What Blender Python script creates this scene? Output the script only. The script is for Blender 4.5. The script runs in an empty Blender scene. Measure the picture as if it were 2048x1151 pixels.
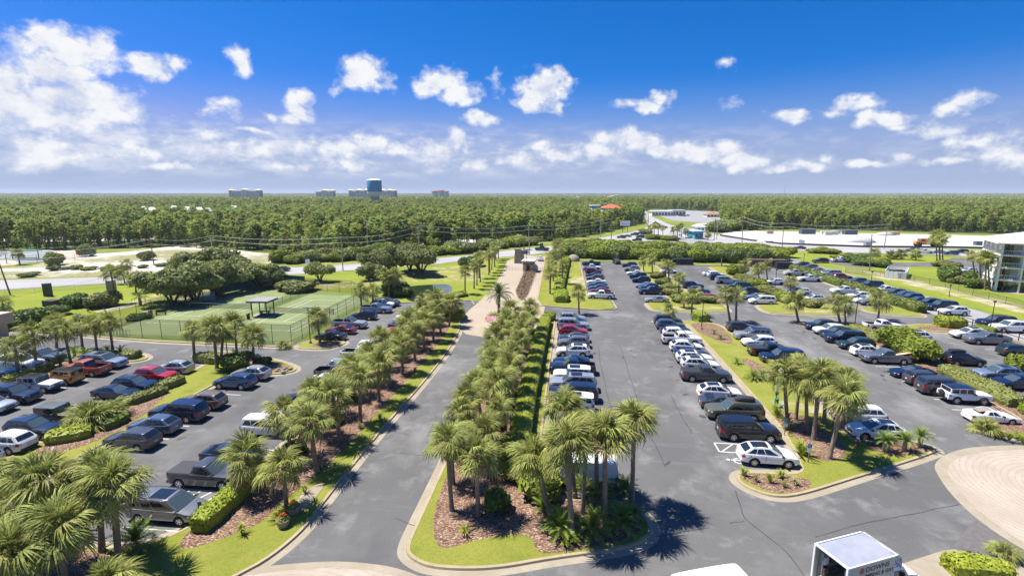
import bpy, bmesh, math, random
import numpy as np
from mathutils import Vector, Matrix, Euler
R = random.Random(7)
NR = np.random.RandomState(5)
S = bpy.context.scene
C = S.collection
rad = math.radians

# ------------------------------------------------------------------ camera
CAM_H = 22.4
PITCH = math.atan(188.5 / 1000.0)
YAW = rad(6.5)
cam = bpy.data.cameras.new('camera')
cam.sensor_width = 36.0
cam.lens = 36.0 * 1000.0 / 2048.0
cam.clip_start = 0.5
cam.clip_end = 60000.0
co = bpy.data.objects.new('camera', cam)
co.location = (0, 0, CAM_H)
co.rotation_euler = (rad(90) - PITCH, 0, YAW)
C.objects.link(co)
S.camera = co

# ------------------------------------------------------------------ exposure
S.view_settings.view_transform = 'Standard'
S.view_settings.look = 'None'
S.view_settings.gamma = 1.0
S.view_settings.use_curve_mapping = False
EXPO = 1.14
S.view_settings.exposure = EXPO
S.render.engine = 'CYCLES'
S.cycles.use_denoising = True
S.cycles.max_bounces = 6
S.cycles.diffuse_bounces = 3
S.cycles.glossy_bounces = 3
S.cycles.transmission_bounces = 3
S.cycles.transparent_max_bounces = 12
S.cycles.caustics_reflective = False
S.cycles.caustics_refractive = False

# ------------------------------------------------------------------ sun
SUN_EL = rad(64)
SUN_DIR = Vector((-0.973 * math.cos(SUN_EL), 0.231 * math.cos(SUN_EL), math.sin(SUN_EL)))
sl = bpy.data.lights.new('sun', 'SUN')
sl.energy = 4.2
sl.angle = rad(0.53)
sl.color = (1.0, 0.95, 0.87)
so = bpy.data.objects.new('sun', sl)
so.rotation_euler = (-SUN_DIR).to_track_quat('-Z', 'Y').to_euler()
so.location = (0, 0, 200)
C.objects.link(so)

# photograph pixel -> place on the ground (or at height z); X runs across the car park, Y along its aisles
ST, CT = math.sin(PITCH), math.cos(PITCH)
SY, CY = math.sin(YAW), math.cos(YAW)
def ray(px, py):
    u = (px - 1024.0) / 1000.0; v = (py - 575.5) / 1000.0
    dx = u; dy = CT - v * ST; dz = -(ST + v * CT)
    return Vector((dx * CY - dy * SY, dx * SY + dy * CY, dz))
def at(px, py, z=0.0):
    d = ray(px, py); k = (CAM_H - z) / -d.z
    return Vector((d.x * k, d.y * k, z))
def atd(px, py, dist):
    d = ray(px, py); k = dist / math.hypot(d.x, d.y)
    return Vector((d.x * k, d.y * k, CAM_H + d.z * k))
def proj(x, y, z=0.0):
    X = x * CY + y * SY; Yf = -x * SY + y * CY; dz = z - CAM_H
    zc = Yf * CT - dz * ST; yc = Yf * ST + dz * CT
    return 1024 + 1000 * X / zc, 575.5 - 1000 * yc / zc

# ------------------------------------------------------------------ sky with clouds
W = bpy.data.worlds.new('World'); S.world = W; W.use_nodes = True
nt = W.node_tree; nt.nodes.clear()
def wn(t, **k):
    n = nt.nodes.new(t)
    for a, b in k.items(): setattr(n, a, b)
    return n
def wl(a, b): nt.links.new(a, b)
def wmath(op, a, b=None, c=None, clamp=False):
    n = wn('ShaderNodeMath', operation=op); n.use_clamp = clamp
    for i, x in enumerate((a, b, c)):
        if x is None: continue
        if hasattr(x, 'is_linked'): wl(x, n.inputs[i])
        else: n.inputs[i].default_value = x
    return n.outputs[0]
def wvec(op, a, b=None, c=None, out=0):
    n = wn('ShaderNodeVectorMath', operation=op)
    for i, x in enumerate((a, b, c)):
        if x is None: continue
        if hasattr(x, 'is_linked'): wl(x, n.inputs[i])
        else: n.inputs[i].default_value = x
    return n.outputs[out]
def wmap(x, a, b, c=0.0, d=1.0, smooth=True):
    n = wn('ShaderNodeMapRange'); n.interpolation_type = 'SMOOTHSTEP' if smooth else 'LINEAR'
    wl(x, n.inputs[0]); n.inputs[1].default_value = a; n.inputs[2].default_value = b
    n.inputs[3].default_value = c; n.inputs[4].default_value = d
    return n.outputs[0]
def wmix(f, a, b, blend='MIX'):
    n = wn('ShaderNodeMix', data_type='RGBA', blend_type=blend)
    if hasattr(f, 'is_linked'): wl(f, n.inputs[0])
    else: n.inputs[0].default_value = f
    for i, x in ((6, a), (7, b)):
        if hasattr(x, 'is_linked'): wl(x, n.inputs[i])
        else: n.inputs[i].default_value = (*x, 1)
    return n.outputs[2]
SKY_STR = 0.12
sky = wn('ShaderNodeTexSky', sky_type='NISHITA')
sky.sun_disc = False; sky.sun_elevation = SUN_EL; sky.sun_rotation = rad(283)
sky.altitude = 0; sky.air_density = 1.0; sky.dust_density = 0.6; sky.ozone_density = 3.0
CB = 1.0 / (SKY_STR * 2 ** EXPO)
# film-like grade of the whole sky: reds fall off quickly away from the horizon, as in the photograph
sp0 = wn('ShaderNodeSeparateColor'); wl(sky.outputs[0], sp0.inputs[0])
k0 = 0.1757
g0 = wmath('MULTIPLY', sp0.outputs[1], 0.345 * k0 * CB)
r0 = wmath('MINIMUM', wmath('MULTIPLY', wmath('POWER', wmath('MULTIPLY', sp0.outputs[0], k0), 4.4), 1.0 * CB), wmath('MULTIPLY', g0, 0.5))
b0 = wmath('MULTIPLY', sp0.outputs[2], 0.77 * k0 * CB)
cc0 = wn('ShaderNodeCombineColor'); wl(r0, cc0.inputs[0]); wl(g0, cc0.inputs[1]); wl(b0, cc0.inputs[2])
skycol = cc0.outputs[0]
tc = wn('ShaderNodeTexCoord')
sep = wn('ShaderNodeSeparateXYZ'); wl(tc.outputs['Generated'], sep.inputs[0])
az = wmath('ARCTAN2', sep.outputs[0], sep.outputs[1])
el = wmath('ARCSINE', sep.outputs[2])
cmb = wn('ShaderNodeCombineXYZ'); wl(az, cmb.inputs[0]); wl(el, cmb.inputs[1])
P0 = cmb.outputs[0]
def wnoise(vec, scale, detail=6, rough=0.6, dims='3D'):
    n = wn('ShaderNodeTexNoise'); n.noise_dimensions = dims
    wl(vec, n.inputs['Vector']); n.inputs['Scale'].default_value = scale
    n.inputs['Detail'].default_value = detail; n.inputs['Roughness'].default_value = rough
    return n
nz1 = wnoise(P0, 11.0, 4, 0.55)
warp = wvec('MULTIPLY_ADD', nz1.outputs['Color'], (0.085, 0.055, 0), (-0.0425, -0.0275, 0))
P1 = wvec('ADD', P0, warp)
nz2 = wnoise(wvec('MULTIPLY', P0, (1.0, 1.25, 1.0)), 30.0, 9, 0.62)
fb = nz2.outputs[0]
def azel(px, py):
    d = ray(px, py).normalized()
    return math.atan2(d.x, d.y), math.asin(d.z)
# cloud puffs: photo x, y, half width, half height, thickness
PUFFS = [
 (118,92,62,24,1),(150,112,66,34,1),(208,98,24,28,.95),(70,92,36,16,.8),(110,150,56,36,1),(170,150,40,22,.7),(130,195,62,34,1),(60,215,60,36,1),(215,205,44,34,.95),(245,232,30,24,.75),(10,165,22,44,.9),(0,205,40,40,.9),(110,240,110,26,.85),(-60,170,50,70,1),
 (296,130,30,22,.95),(340,124,24,14,.6),(318,146,22,13,.8),(475,125,20,26,.8),(462,110,14,14,.6),(488,140,14,12,.6),(452,225,26,16,.75),(430,230,26,8,.45),(600,212,28,28,1),(616,196,20,16,.9),(578,232,18,14,.85),(540,233,10,8,.5),
 (722,142,44,32,1),(700,158,34,22,1),(762,172,22,14,.55),(745,152,36,18,.95),(882,158,48,28,1),(918,184,38,26,1),(850,168,26,18,.95),(938,202,20,14,.9),
 (965,242,34,14,.95),(990,168,20,16,.35),(1085,178,50,36,1),(1058,206,34,20,1),(1120,162,22,22,1),(1116,212,22,14,.7),
 (1318,190,26,16,.9),(1292,208,42,16,.95),(1250,208,32,10,.5),(1450,132,18,15,.38),(1456,206,18,11,.36),
 (1575,232,32,13,.9),(1600,222,22,8,.45),(1690,204,34,16,.95),(1735,208,28,14,.9),(1660,226,26,8,.65),(1768,238,34,12,.9),(1730,250,24,8,.7),(1800,248,18,6,.6),
 (1932,198,24,12,.85),(1902,216,20,12,.8),(1870,252,36,11,.8),(1960,272,32,12,.85),(2015,272,34,18,.35),
 (1232,280,46,20,1),(1280,286,56,18,1),(1340,298,76,18,1),(1420,304,74,16,1),(1490,318,60,12,1),(1200,302,60,16,.8),(1120,312,50,14,.8),(1076,298,30,14,.7),(1040,318,40,12,.7),(955,328,30,14,.85),(905,282,22,22,.95),(925,296,16,12,.7),
 (870,300,36,18,.85),(742,282,30,18,.95),(690,296,36,18,.85),(650,292,30,14,.75),(800,300,46,16,.75),(612,292,50,18,.7),(500,302,70,16,.7),(420,274,34,9,.75),(520,266,36,5,.6),(400,300,40,16,.7),(300,296,70,16,.6),(60,300,60,26,.8),(150,316,90,14,.6),(330,326,60,8,.5),(700,328,60,10,.55),(570,330,40,8,.5),
 (1476,330,18,11,.8),(1560,340,30,7,.65),(1612,334,34,9,.75),(1660,320,13,10,.75),(1746,328,34,7,.85),(1790,318,18,11,.85),(1905,322,44,9,.7),(1985,306,46,14,.6),(2055,318,60,24,.55),
]
def field(lo, hi):
    acc = None
    for (px, py, w, h, k) in PUFFS[lo:hi]:
        a, e = azel(px, py); ra = w * 1.13 / 1000; re = h * 1.13 / 1000
        v = wvec('MULTIPLY_ADD', P1, (1 / ra, 1 / re, 0), (-a / ra, -e / re, 0))
        l = wvec('LENGTH', v, out=1)
        d = wmath('MULTIPLY_ADD', l, -k, k) if True else l   # k at the puff's heart, 0 at its rim
        acc = d if acc is None else wmath('MAXIMUM', acc, d)
    return acc
dens = field(0, len(PUFFS))
dd = wmath('MULTIPLY_ADD', wmath('SUBTRACT', fb, 0.5), 1.7, dens)
mask = wmath('POWER', wmap(dd, -0.02, 0.56, smooth=False), 1.25)
# thin low bank of far clouds along the horizon
nzb = wnoise(wvec('MULTIPLY', P0, (1.0, 3.2, 1.0)), 16.0, 7, 0.6)
band = wmath('MULTIPLY', wmap(el, 0.025, 0.055), wmap(el, 0.135, 0.085))
leftish = wmap(az, 0.35, -0.35, 0.25, 1.0)
bm_ = wmath('MULTIPLY', wmath('MULTIPLY', band, leftish), wmap(nzb.outputs[0], 0.48, 0.64))
mask = wmath('MAXIMUM', mask, wmath('MULTIPLY', bm_, 0.62))
# pale veil of distant cloud low over the horizon, densest on the left
veil = wmath('MULTIPLY', wmath('MULTIPLY', wmap(el, 0.012, 0.045), wmap(el, 0.15, 0.07)), wmath('MULTIPLY', wmap(az, 0.5, -0.35, 0.10, 0.62), wmap(nzb.outputs[0], 0.30, 0.62)))
shade = wmap(wmath('MULTIPLY_ADD', nz1.outputs[0], 0.8, wmath('MULTIPLY', fb, 1.0)), 0.62, 1.05)
ccol = wmix(shade, (0.60 * CB, 0.66 * CB, 0.83 * CB), (0.93 * CB, 0.94 * CB, 0.97 * CB))
# milky air close to the horizon
hz = wmap(el, 0.22, 0.015)
skyh = wmix(wmath('MULTIPLY', hz, 0.97), skycol, (0.375 * CB, 0.47 * CB, 0.70 * CB))
skyh = wmix(veil, skyh, (0.62 * CB, 0.68 * CB, 0.84 * CB))
col = wmix(mask, skyh, ccol)
bg = wn('ShaderNodeBackground'); wl(col, bg.inputs[0]); bg.inputs[1].default_value = SKY_STR
wo = wn('ShaderNodeOutputWorld'); wl(bg.outputs[0], wo.inputs[0])

# ------------------------------------------------------------------ helpers
class MB:
    """collects faces, then links them as ONE mesh object"""
    def __init__(s): s.v = []; s.f = []; s.m = []
    def face(s, pts, m=0):
        i = len(s.v); s.v += [tuple(p) for p in pts]; s.f.append(tuple(range(i, i + len(pts)))); s.m.append(m)
    def grid(s, rows, m=0, closed=False, flip=False):
        i = len(s.v); n = len(rows[0])
        for r in rows: s.v += [tuple(p) for p in r]
        for a in range(len(rows) - 1):
            for b in range(n if closed else n - 1):
                c = (b + 1) % n
                q = (i + a * n + b, i + a * n + c, i + (a + 1) * n + c, i + (a + 1) * n + b)
                s.f.append(q[::-1] if flip else q); s.m.append(m(a, b) if callable(m) else m)
    def box(s, x0, x1, y0, y1, z0, z1, m=0, M=None):
        p = [(x0,y0,z0),(x1,y0,z0),(x1,y1,z0),(x0,y1,z0),(x0,y0,z1),(x1,y0,z1),(x1,y1,z1),(x0,y1,z1)]
        if M is not None: p = [tuple(M @ Vector(q)) for q in p]
        i = len(s.v); s.v += p
        for q in ((0,3,2,1),(4,5,6,7),(0,1,5,4),(1,2,6,5),(2,3,7,6),(3,0,4,7)):
            s.f.append(tuple(i + k for k in q)); s.m.append(m)
    def tube(s, p0, p1, r0, r1=None, n=8, m=0, cap=True):
        p0 = Vector(p0); p1 = Vector(p1); r1 = r0 if r1 is None else r1
        d = (p1 - p0)
        if d.length < 1e-9: return
        d.normalize()
        a = d.orthogonal().normalized(); b = d.cross(a)
        rows = []
        for p, r in ((p0, r0), (p1, r1)):
            rows.append([p + (a * math.cos(2*math.pi*k/n) + b * math.sin(2*math.pi*k/n)) * r for k in range(n)])
        s.grid(rows, m, closed=True)
        if cap: s.face(rows[1], m); s.face(rows[0][::-1], m)
    def path(s, pts, rs, n=8, m=0, cap=True):
        pts = [Vector(p) for p in pts]; rows = []
        for k, p in enumerate(pts):
            d = (pts[min(k+1, len(pts)-1)] - pts[max(k-1, 0)]).normalized()
            a = Vector((1, 0, 0)) if abs(d.x) < .8 else Vector((0, 1, 0))
            a = (a - d * a.dot(d)).normalized(); b = d.cross(a)
            r = rs[k] if hasattr(rs, '__len__') else rs
            rows.append([p + (a * math.cos(2*math.pi*j/n) + b * math.sin(2*math.pi*j/n)) * r for j in range(n)])
        s.grid(rows, m, closed=True)
        if cap: s.face(rows[-1], m); s.face(rows[0][::-1], m)
    def lathe(s, prof, n=16, c=(0,0,0), m=0, axis='z'):
        rows = []
        for (r, h) in prof:
            row = []
            for k in range(n):
                a = 2 * math.pi * k / n
                x, y = r * math.cos(a), r * math.sin(a)
                q = (x, y, h) if axis == 'z' else (x, h, y)
                row.append((c[0]+q[0], c[1]+q[1], c[2]+q[2]))
            rows.append(row)
        s.grid(rows, m, closed=True, flip=(axis != 'z'))
    def prism(s, poly, z0, z1, m=0, ms=None):
        n = len(poly); ms = m if ms is None else ms
        s.face([(p[0], p[1], z1) for p in poly], m)
        for k in range(n):
            a, b = poly[k], poly[(k+1) % n]
            s.face([(a[0],a[1],z0),(b[0],b[1],z0),(b[0],b[1],z1),(a[0],a[1],z1)], ms)
    def mesh(s, name, mats, smooth=None):
        me = bpy.data.meshes.new(name); me.from_pydata(s.v, [], s.f)
        for mt in (mats if isinstance(mats, (list, tuple)) else [mats]): me.materials.append(mt)
        if len(me.materials) > 1: me.polygons.foreach_set('material_index', s.m)
        if smooth is not None:
            bm = bmesh.new(); bm.from_mesh(me); bmesh.ops.remove_doubles(bm, verts=bm.verts, dist=1e-4)
            bmesh.ops.recalc_face_normals(bm, faces=bm.faces); bm.to_mesh(me); bm.free()
            me.polygons.foreach_set('use_smooth', [True] * len(me.polygons))
            me.set_sharp_from_angle(angle=rad(smooth))
        me.update()
        return me
    def build(s, name, mats, parent=None, smooth=None, loc=None):
        return ob(name, s.mesh(name, mats, smooth), parent, loc)
def ob(name, data, parent=None, loc=None, rz=None, sc=None):
    o = bpy.data.objects.new(name, data); C.objects.link(o)
    if parent is not None: o.parent = parent
    if loc is not None: o.location = loc
    if rz is not None: o.rotation_euler = (0, 0, rz)
    if sc is not None: o.scale = sc if hasattr(sc, '__len__') else (sc, sc, sc)
    return o
def tag(o, label=None, cat=None, group=None, kind=None):
    if label: o['label'] = label
    if cat: o['category'] = cat
    if group: o['group'] = group
    if kind: o['kind'] = kind
    return o
def thing(name, label, cat, loc=(0,0,0), rz=0.0, group=None, sc=None):
    return tag(ob(name, None, None, loc, rz, sc), label, cat, group)
def struct(o): o['kind'] = 'structure'; return o

# ------------------------------------------------------------------ materials
def gc(c): return tuple(min(.82, x * 1.2) for x in c)
def new_mat(name):
    m = bpy.data.materials.new(name); m.use_nodes = True
    t = m.node_tree; b = t.nodes['Principled BSDF']
    return m, t, b
def nd(t, ty, **k):
    n = t.nodes.new(ty)
    for a, b in k.items(): setattr(n, a, b)
    return n
def noise_fac(t, scale, detail=4, rough=.6, lo=.35, hi=.65, coord='Object', stretch=None, dist=0):
    tc = nd(t, 'ShaderNodeTexCoord'); n = nd(t, 'ShaderNodeTexNoise')
    src = tc.outputs[coord]
    if coord == 'World':
        src = None
    if stretch:
        mp = nd(t, 'ShaderNodeMapping'); mp.inputs['Scale'].default_value = stretch
        t.links.new(src, mp.inputs['Vector']); src = mp.outputs[0]
    t.links.new(src, n.inputs['Vector'])
    n.inputs['Scale'].default_value = scale; n.inputs['Detail'].default_value = detail
    n.inputs['Roughness'].default_value = rough; n.inputs['Distortion'].default_value = dist
    r = nd(t, 'ShaderNodeMapRange'); r.inputs[1].default_value = lo; r.inputs[2].default_value = hi
    t.links.new(n.outputs[0], r.inputs[0])
    return r.outputs[0], n
def mixc(t, f, a, b, blend='MIX'):
    n = nd(t, 'ShaderNodeMix', data_type='RGBA', blend_type=blend)
    if hasattr(f, 'is_linked'): t.links.new(f, n.inputs[0])
    else: n.inputs[0].default_value = f
    for i, x in ((6, a), (7, b)):
        if hasattr(x, 'is_linked'): t.links.new(x, n.inputs[i])
        else: n.inputs[i].default_value = (x[0], x[1], x[2], 1)
    return n.outputs[2]
def bump(t, b, h, dist=.02, strength=.5):
    n = nd(t, 'ShaderNodeBump'); n.inputs['Distance'].default_value = dist; n.inputs['Strength'].default_value = strength
    t.links.new(h, n.inputs['Height']); t.links.new(n.outputs[0], b.inputs['Normal'])
def plain(name, col, rough=.6, metal=0, spec=None, coat=0, var=0.0, vs=3.0):
    m, t, b = new_mat(name); col = gc(col)
    b.inputs['Roughness'].default_value = rough; b.inputs['Metallic'].default_value = metal
    if spec is not None: b.inputs['Specular IOR Level'].default_value = spec
    if coat: b.inputs['Coat Weight'].default_value = coat; b.inputs['Coat Roughness'].default_value = .03
    if var:
        f, n = noise_fac(t, vs, 5)
        t.links.new(mixc(t, f, [c * (1 - var) for c in col], [min(1, c * (1 + var)) for c in col]), b.inputs['Base Color'])
    else: b.inputs['Base Color'].default_value = (*col, 1)
    return m
def layered(name, base, layers, rough=.9, bumps=None, spec=.2):
    """base colour with noise layers: (scale, detail, lo, hi, colour, amount)"""
    m, t, b = new_mat(name); b.inputs['Roughness'].default_value = rough; b.inputs['Specular IOR Level'].default_value = spec
    cur = gc(base)
    for (sc, de, lo, hi, colr, amt, *st) in layers:
        f, n = noise_fac(t, sc, de, .62, lo, hi, stretch=st[0] if st else None)
        mm = nd(t, 'ShaderNodeMath', operation='MULTIPLY'); t.links.new(f, mm.inputs[0]); mm.inputs[1].default_value = amt
        mm.use_clamp = True
        cur = mixc(t, mm.outputs[0], cur, gc(colr))
    if hasattr(cur, 'is_linked'): t.links.new(cur, b.inputs['Base Color'])
    else: b.inputs['Base Color'].default_value = (*cur, 1)
    if bumps:
        f, n = noise_fac(t, bumps[0], 4, .7, .2, .8); bump(t, b, f, bumps[1], bumps[2] if len(bumps) > 2 else .6)
    return m
def leafy(name, cols, rough=.55, trans=.25, vs=.35, rnd=.35, hue=.008):
    """foliage: colour varies by clump (position) and by object, and lets some light through"""
    m, t, b = new_mat(name); cols = [gc(c) for c in cols]
    b.inputs['Roughness'].default_value = rough; b.inputs['Specular IOR Level'].default_value = .2
    f, n = noise_fac(t, vs, 3, .6, .32, .68)
    c = mixc(t, f, cols[0], cols[1])
    f2, n2 = noise_fac(t, vs * 9, 2, .6, .35, .7)
    c = mixc(t, f2, c, cols[2])
    oi = nd(t, 'ShaderNodeObjectInfo'); hv = nd(t, 'ShaderNodeHueSaturation')
    r1 = nd(t, 'ShaderNodeMapRange'); t.links.new(oi.outputs['Random'], r1.inputs[0])
    r1.inputs[3].default_value = 1 - rnd; r1.inputs[4].default_value = 1 + rnd
    t.links.new(r1.outputs[0], hv.inputs['Value'])
    r3 = nd(t, 'ShaderNodeMath', operation='MULTIPLY'); r3.inputs[1].default_value = 7.13; t.links.new(oi.outputs['Random'], r3.inputs[0]); r4 = nd(t, 'ShaderNodeMath', operation='FRACT'); t.links.new(r3.outputs[0], r4.inputs[0])
    r5 = nd(t, 'ShaderNodeMapRange'); t.links.new(r4.outputs[0], r5.inputs[0]); r5.inputs[3].default_value = .5 - hue; r5.inputs[4].default_value = .5 + hue; t.links.new(r5.outputs[0], hv.inputs['Hue']); t.links.new(c, hv.inputs['Color'])
    t.links.new(hv.outputs[0], b.inputs['Base Color'])
    if trans:
        tr = nd(t, 'ShaderNodeBsdfTranslucent'); mx = nd(t, 'ShaderNodeMixShader'); mx.inputs[0].default_value = trans
        t.links.new(hv.outputs[0], tr.inputs[0]); t.links.new(b.outputs[0], mx.inputs[1]); t.links.new(tr.outputs[0], mx.inputs[2])
        t.links.new(mx.outputs[0], t.nodes['Material Output'].inputs[0])
    return m
# ================================================================== materials of the setting
M = {}
M['asphalt'] = layered('asphalt', (.080,.079,.078), [
    (.045,5,.40,.62,(.108,.106,.104),.9), (.16,5,.52,.72,(.138,.136,.132),.75), (.35,6,.56,.76,(.215,.21,.20),.65),
    (.22,4,.38,.16,(.050,.050,.051),.85), (9,3,.45,.8,(.16,.158,.155),.3), (1.1,6,.64,.8,(.25,.245,.235),.4,(.25,1,1)), (.5,5,.58,.72,(.125,.122,.119),.6,(.12,1,1)),
    (.09,4,.56,.66,(.062,.062,.063),.7,(1,.35,1)), (.06,6,.55,.70,(.205,.20,.192),.7,(1.6,1,1))], .9, (40,.004,.5))
M['road_grey'] = layered('worn road', (.25,.242,.24), [(.05,4,.4,.6,(.30,.29,.285),.8), (.4,5,.5,.75,(.215,.21,.207),.6), (.15,4,.55,.7,(.34,.33,.32),.5,(.15,1,1))], .9)
M['paver_tan'] = layered('tan paving', (.272,.222,.165), [(.06,4,.4,.65,(.315,.255,.20),.9), (1.2,5,.5,.75,(.22,.17,.128),.6), (5,3,.5,.7,(.34,.28,.225),.4)], .85, (30,.004,.4))
M['lane_concrete'] = layered('lane concrete', (.205,.20,.205), [(.09,5,.4,.65,(.26,.255,.255),.9), (.8,5,.5,.8,(.165,.165,.17),.5)], .9)
M['concrete'] = layered('concrete', (.235,.20,.145), [(.5,5,.4,.7,(.29,.255,.20),.8), (3,4,.5,.8,(.165,.145,.11),.5)], .85, (25,.004,.4))
M['kerb'] = layered('kerb concrete', (.265,.215,.135), [(.35,5,.35,.7,(.32,.265,.175),.9), (2.5,5,.5,.8,(.17,.135,.09),.6)], .85, (20,.005,.4))
M['lawn'] = layered('lawn', (.170,.185,.030), [(.10,4,.38,.62,(.225,.220,.045),.9), (.45,5,.5,.75,(.115,.150,.022),.8), (.28,5,.62,.8,(.30,.25,.11),.7), (6,4,.45,.75,(.095,.125,.02),.6)], .95, (14,.05,.9), .1)
M['lawn_bright'] = layered('watered lawn', (.160,.190,.024), [(.07,4,.4,.62,(.205,.225,.032),.9), (.5,5,.5,.75,(.11,.160,.017),.7), (5,4,.45,.75,(.09,.135,.018),.5)], .95, (10,.05,.9), .1)
M['lawn_dry'] = layered('thin dry lawn', (.215,.205,.055), [(.12,5,.42,.62,(.155,.185,.035),.9), (.3,6,.52,.68,(.36,.31,.22),.9), (5,4,.45,.75,(.14,.15,.035),.5)], .95, (10,.05,.9), .1)
M['verge_sand'] = layered('sandy verge', (.205,.205,.055), [(.22,6,.44,.58,(.36,.31,.23),.95), (1.3,5,.5,.7,(.14,.175,.045),.7)], .95, (8,.06,.8), .1)
M['scrub'] = layered('scrubby sand', (.185,.175,.075), [(.06,8,.44,.54,(.46,.43,.40),.97,(.5,1,1)), (.35,6,.52,.62,(.115,.135,.036),.9), (1.4,6,.55,.65,(.50,.47,.43),.7), (2,4,.5,.75,(.25,.22,.13),.5)], .95, None, .1)
M['white_sand'] = layered('white sand', (.35,.342,.342), [(.03,6,.42,.66,(.40,.392,.392),.9), (.12,6,.56,.74,(.28,.262,.25),.8,(.3,1,1)), (.5,5,.55,.7,(.31,.30,.29),.6)], .95, None, .1)
M['field'] = layered('rough field', (.130,.155,.028), [(.02,5,.4,.6,(.185,.20,.042),.9), (.12,5,.5,.7,(.09,.125,.024),.8), (.06,6,.62,.72,(.32,.28,.19),.8)], .95, None, .1)
M['forest_floor'] = layered('forest floor', (.060,.080,.022), [(.01,5,.4,.62,(.085,.11,.030),.9), (.004,5,.62,.72,(.14,.13,.08),.5)], 1.0, None, .05)
M['court'] = layered('court surface', (.140,.168,.070), [(.06,4,.4,.6,(.170,.198,.085),.8), (.5,4,.5,.8,(.115,.145,.058),.6), (.25,5,.56,.7,(.19,.21,.11),.5,(1,.3,1))], .9, None, .15)
M['court_edge'] = layered('court surround', (.095,.130,.040), [(.06,4,.4,.6,(.12,.155,.05),.8), (.4,5,.5,.7,(.08,.115,.035),.6)], .9, None, .15)
M['paint_white'] = layered('road paint', (.50,.50,.49), [(3,5,.5,.75,(.33,.33,.325),.6)], .7)
M['paint_blue'] = plain('blue road paint', (.05,.16,.45), .7, var=.2)
M['crack'] = plain('crack sealer', (.036,.036,.038), .75, var=.5, vs=1.2)
M['teal_court'] = plain('teal sport surface', (.175,.20,.20), .85, var=.2, vs=.3)
M['pink_court'] = plain('pink sport surface', (.55,.33,.25), .85, var=.1, vs=.2)
# bark mulch: chips of many browns
m_, t_, b_ = new_mat('bark mulch'); b_.inputs['Roughness'].default_value = .95; b_.inputs['Specular IOR Level'].default_value = .1
tcx = nd(t_, 'ShaderNodeTexCoord'); vo = nd(t_, 'ShaderNodeTexVoronoi'); vo.inputs['Scale'].default_value = 9
mpx = nd(t_, 'ShaderNodeMapping'); mpx.inputs['Scale'].default_value = (1, 1.7, 1); t_.links.new(tcx.outputs['Object'], mpx.inputs[0]); t_.links.new(mpx.outputs[0], vo.inputs['Vector'])
sp_ = nd(t_, 'ShaderNodeSeparateColor'); t_.links.new(vo.outputs['Color'], sp_.inputs[0])
cr_ = nd(t_, 'ShaderNodeValToRGB'); t_.links.new(sp_.outputs[0], cr_.inputs[0])
e = cr_.color_ramp.elements; e[0].position = 0; e[0].color = (.054,.029,.019,1); e[1].position = 1; e[1].color = (.52,.41,.33,1)
for p_, c_ in ((.3,(.138,.077,.050,1)),(.6,(.228,.142,.096,1)),(.85,(.336,.228,.162,1))):
    q_ = e.new(p_); q_.color = c_
f_, n_ = noise_fac(t_, .6, 4, .6, .35, .65)
mf_ = nd(t_, 'ShaderNodeMath', operation='MULTIPLY'); mf_.inputs[1].default_value = .45; t_.links.new(f_, mf_.inputs[0])
t_.links.new(mixc(t_, mf_.outputs[0], cr_.outputs[0], (.156,.086,.058)), b_.inputs['Base Color'])
n_.inputs['Scale'].default_value = .5
for l_ in list(t_.links):
    pass
bump(t_, b_, vo.outputs['Distance'], .05, .8)
M['mulch'] = m_
# pond water
m_, t_, b_ = new_mat('pond water'); b_.inputs['Base Color'].default_value = (.018,.035,.020,1); b_.inputs['Roughness'].default_value = .06
f_, n_ = noise_fac(t_, 1.4, 3, .5, .2, .8); bump(t_, b_, f_, .03, .25)
M['water'] = m_
# curved rows of small pavers for the two turning circles
def paver_circle_mat(name, cx, cy):
    m, t, b = new_mat(name); b.inputs['Roughness'].default_value = .85
    tc = nd(t, 'ShaderNodeTexCoord'); sb = nd(t, 'ShaderNodeVectorMath', operation='SUBTRACT'); sb.inputs[1].default_value = (cx, cy, 0)
    t.links.new(tc.outputs['Object'], sb.inputs[0]); ln = nd(t, 'ShaderNodeVectorMath', operation='LENGTH'); t.links.new(sb.outputs[0], ln.inputs[0])
    mu = nd(t, 'ShaderNodeMath', operation='MULTIPLY'); t.links.new(ln.outputs[1], mu.inputs[0]); mu.inputs[1].default_value = 2 * math.pi / .42
    si = nd(t, 'ShaderNodeMath', operation='SINE'); t.links.new(mu.outputs[0], si.inputs[0])
    mr = nd(t, 'ShaderNodeMapRange'); t.links.new(si.outputs[0], mr.inputs[0]); mr.inputs[1].default_value = .35; mr.inputs[2].default_value = 1
    f, n = noise_fac(t, .35, 5, .6, .35, .65); f2, n2 = noise_fac(t, 3.2, 4, .6, .35, .65)
    c = mixc(t, f, (.33,.272,.21), (.39,.335,.272)); mm = nd(t, 'ShaderNodeMath', operation='MULTIPLY'); t.links.new(mr.outputs[0], mm.inputs[0]); t.links.new(f2, mm.inputs[1])
    c = mixc(t, mm.outputs[0], c, (.28,.228,.175)); t.links.new(c, b.inputs['Base Color'])
    return m

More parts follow.
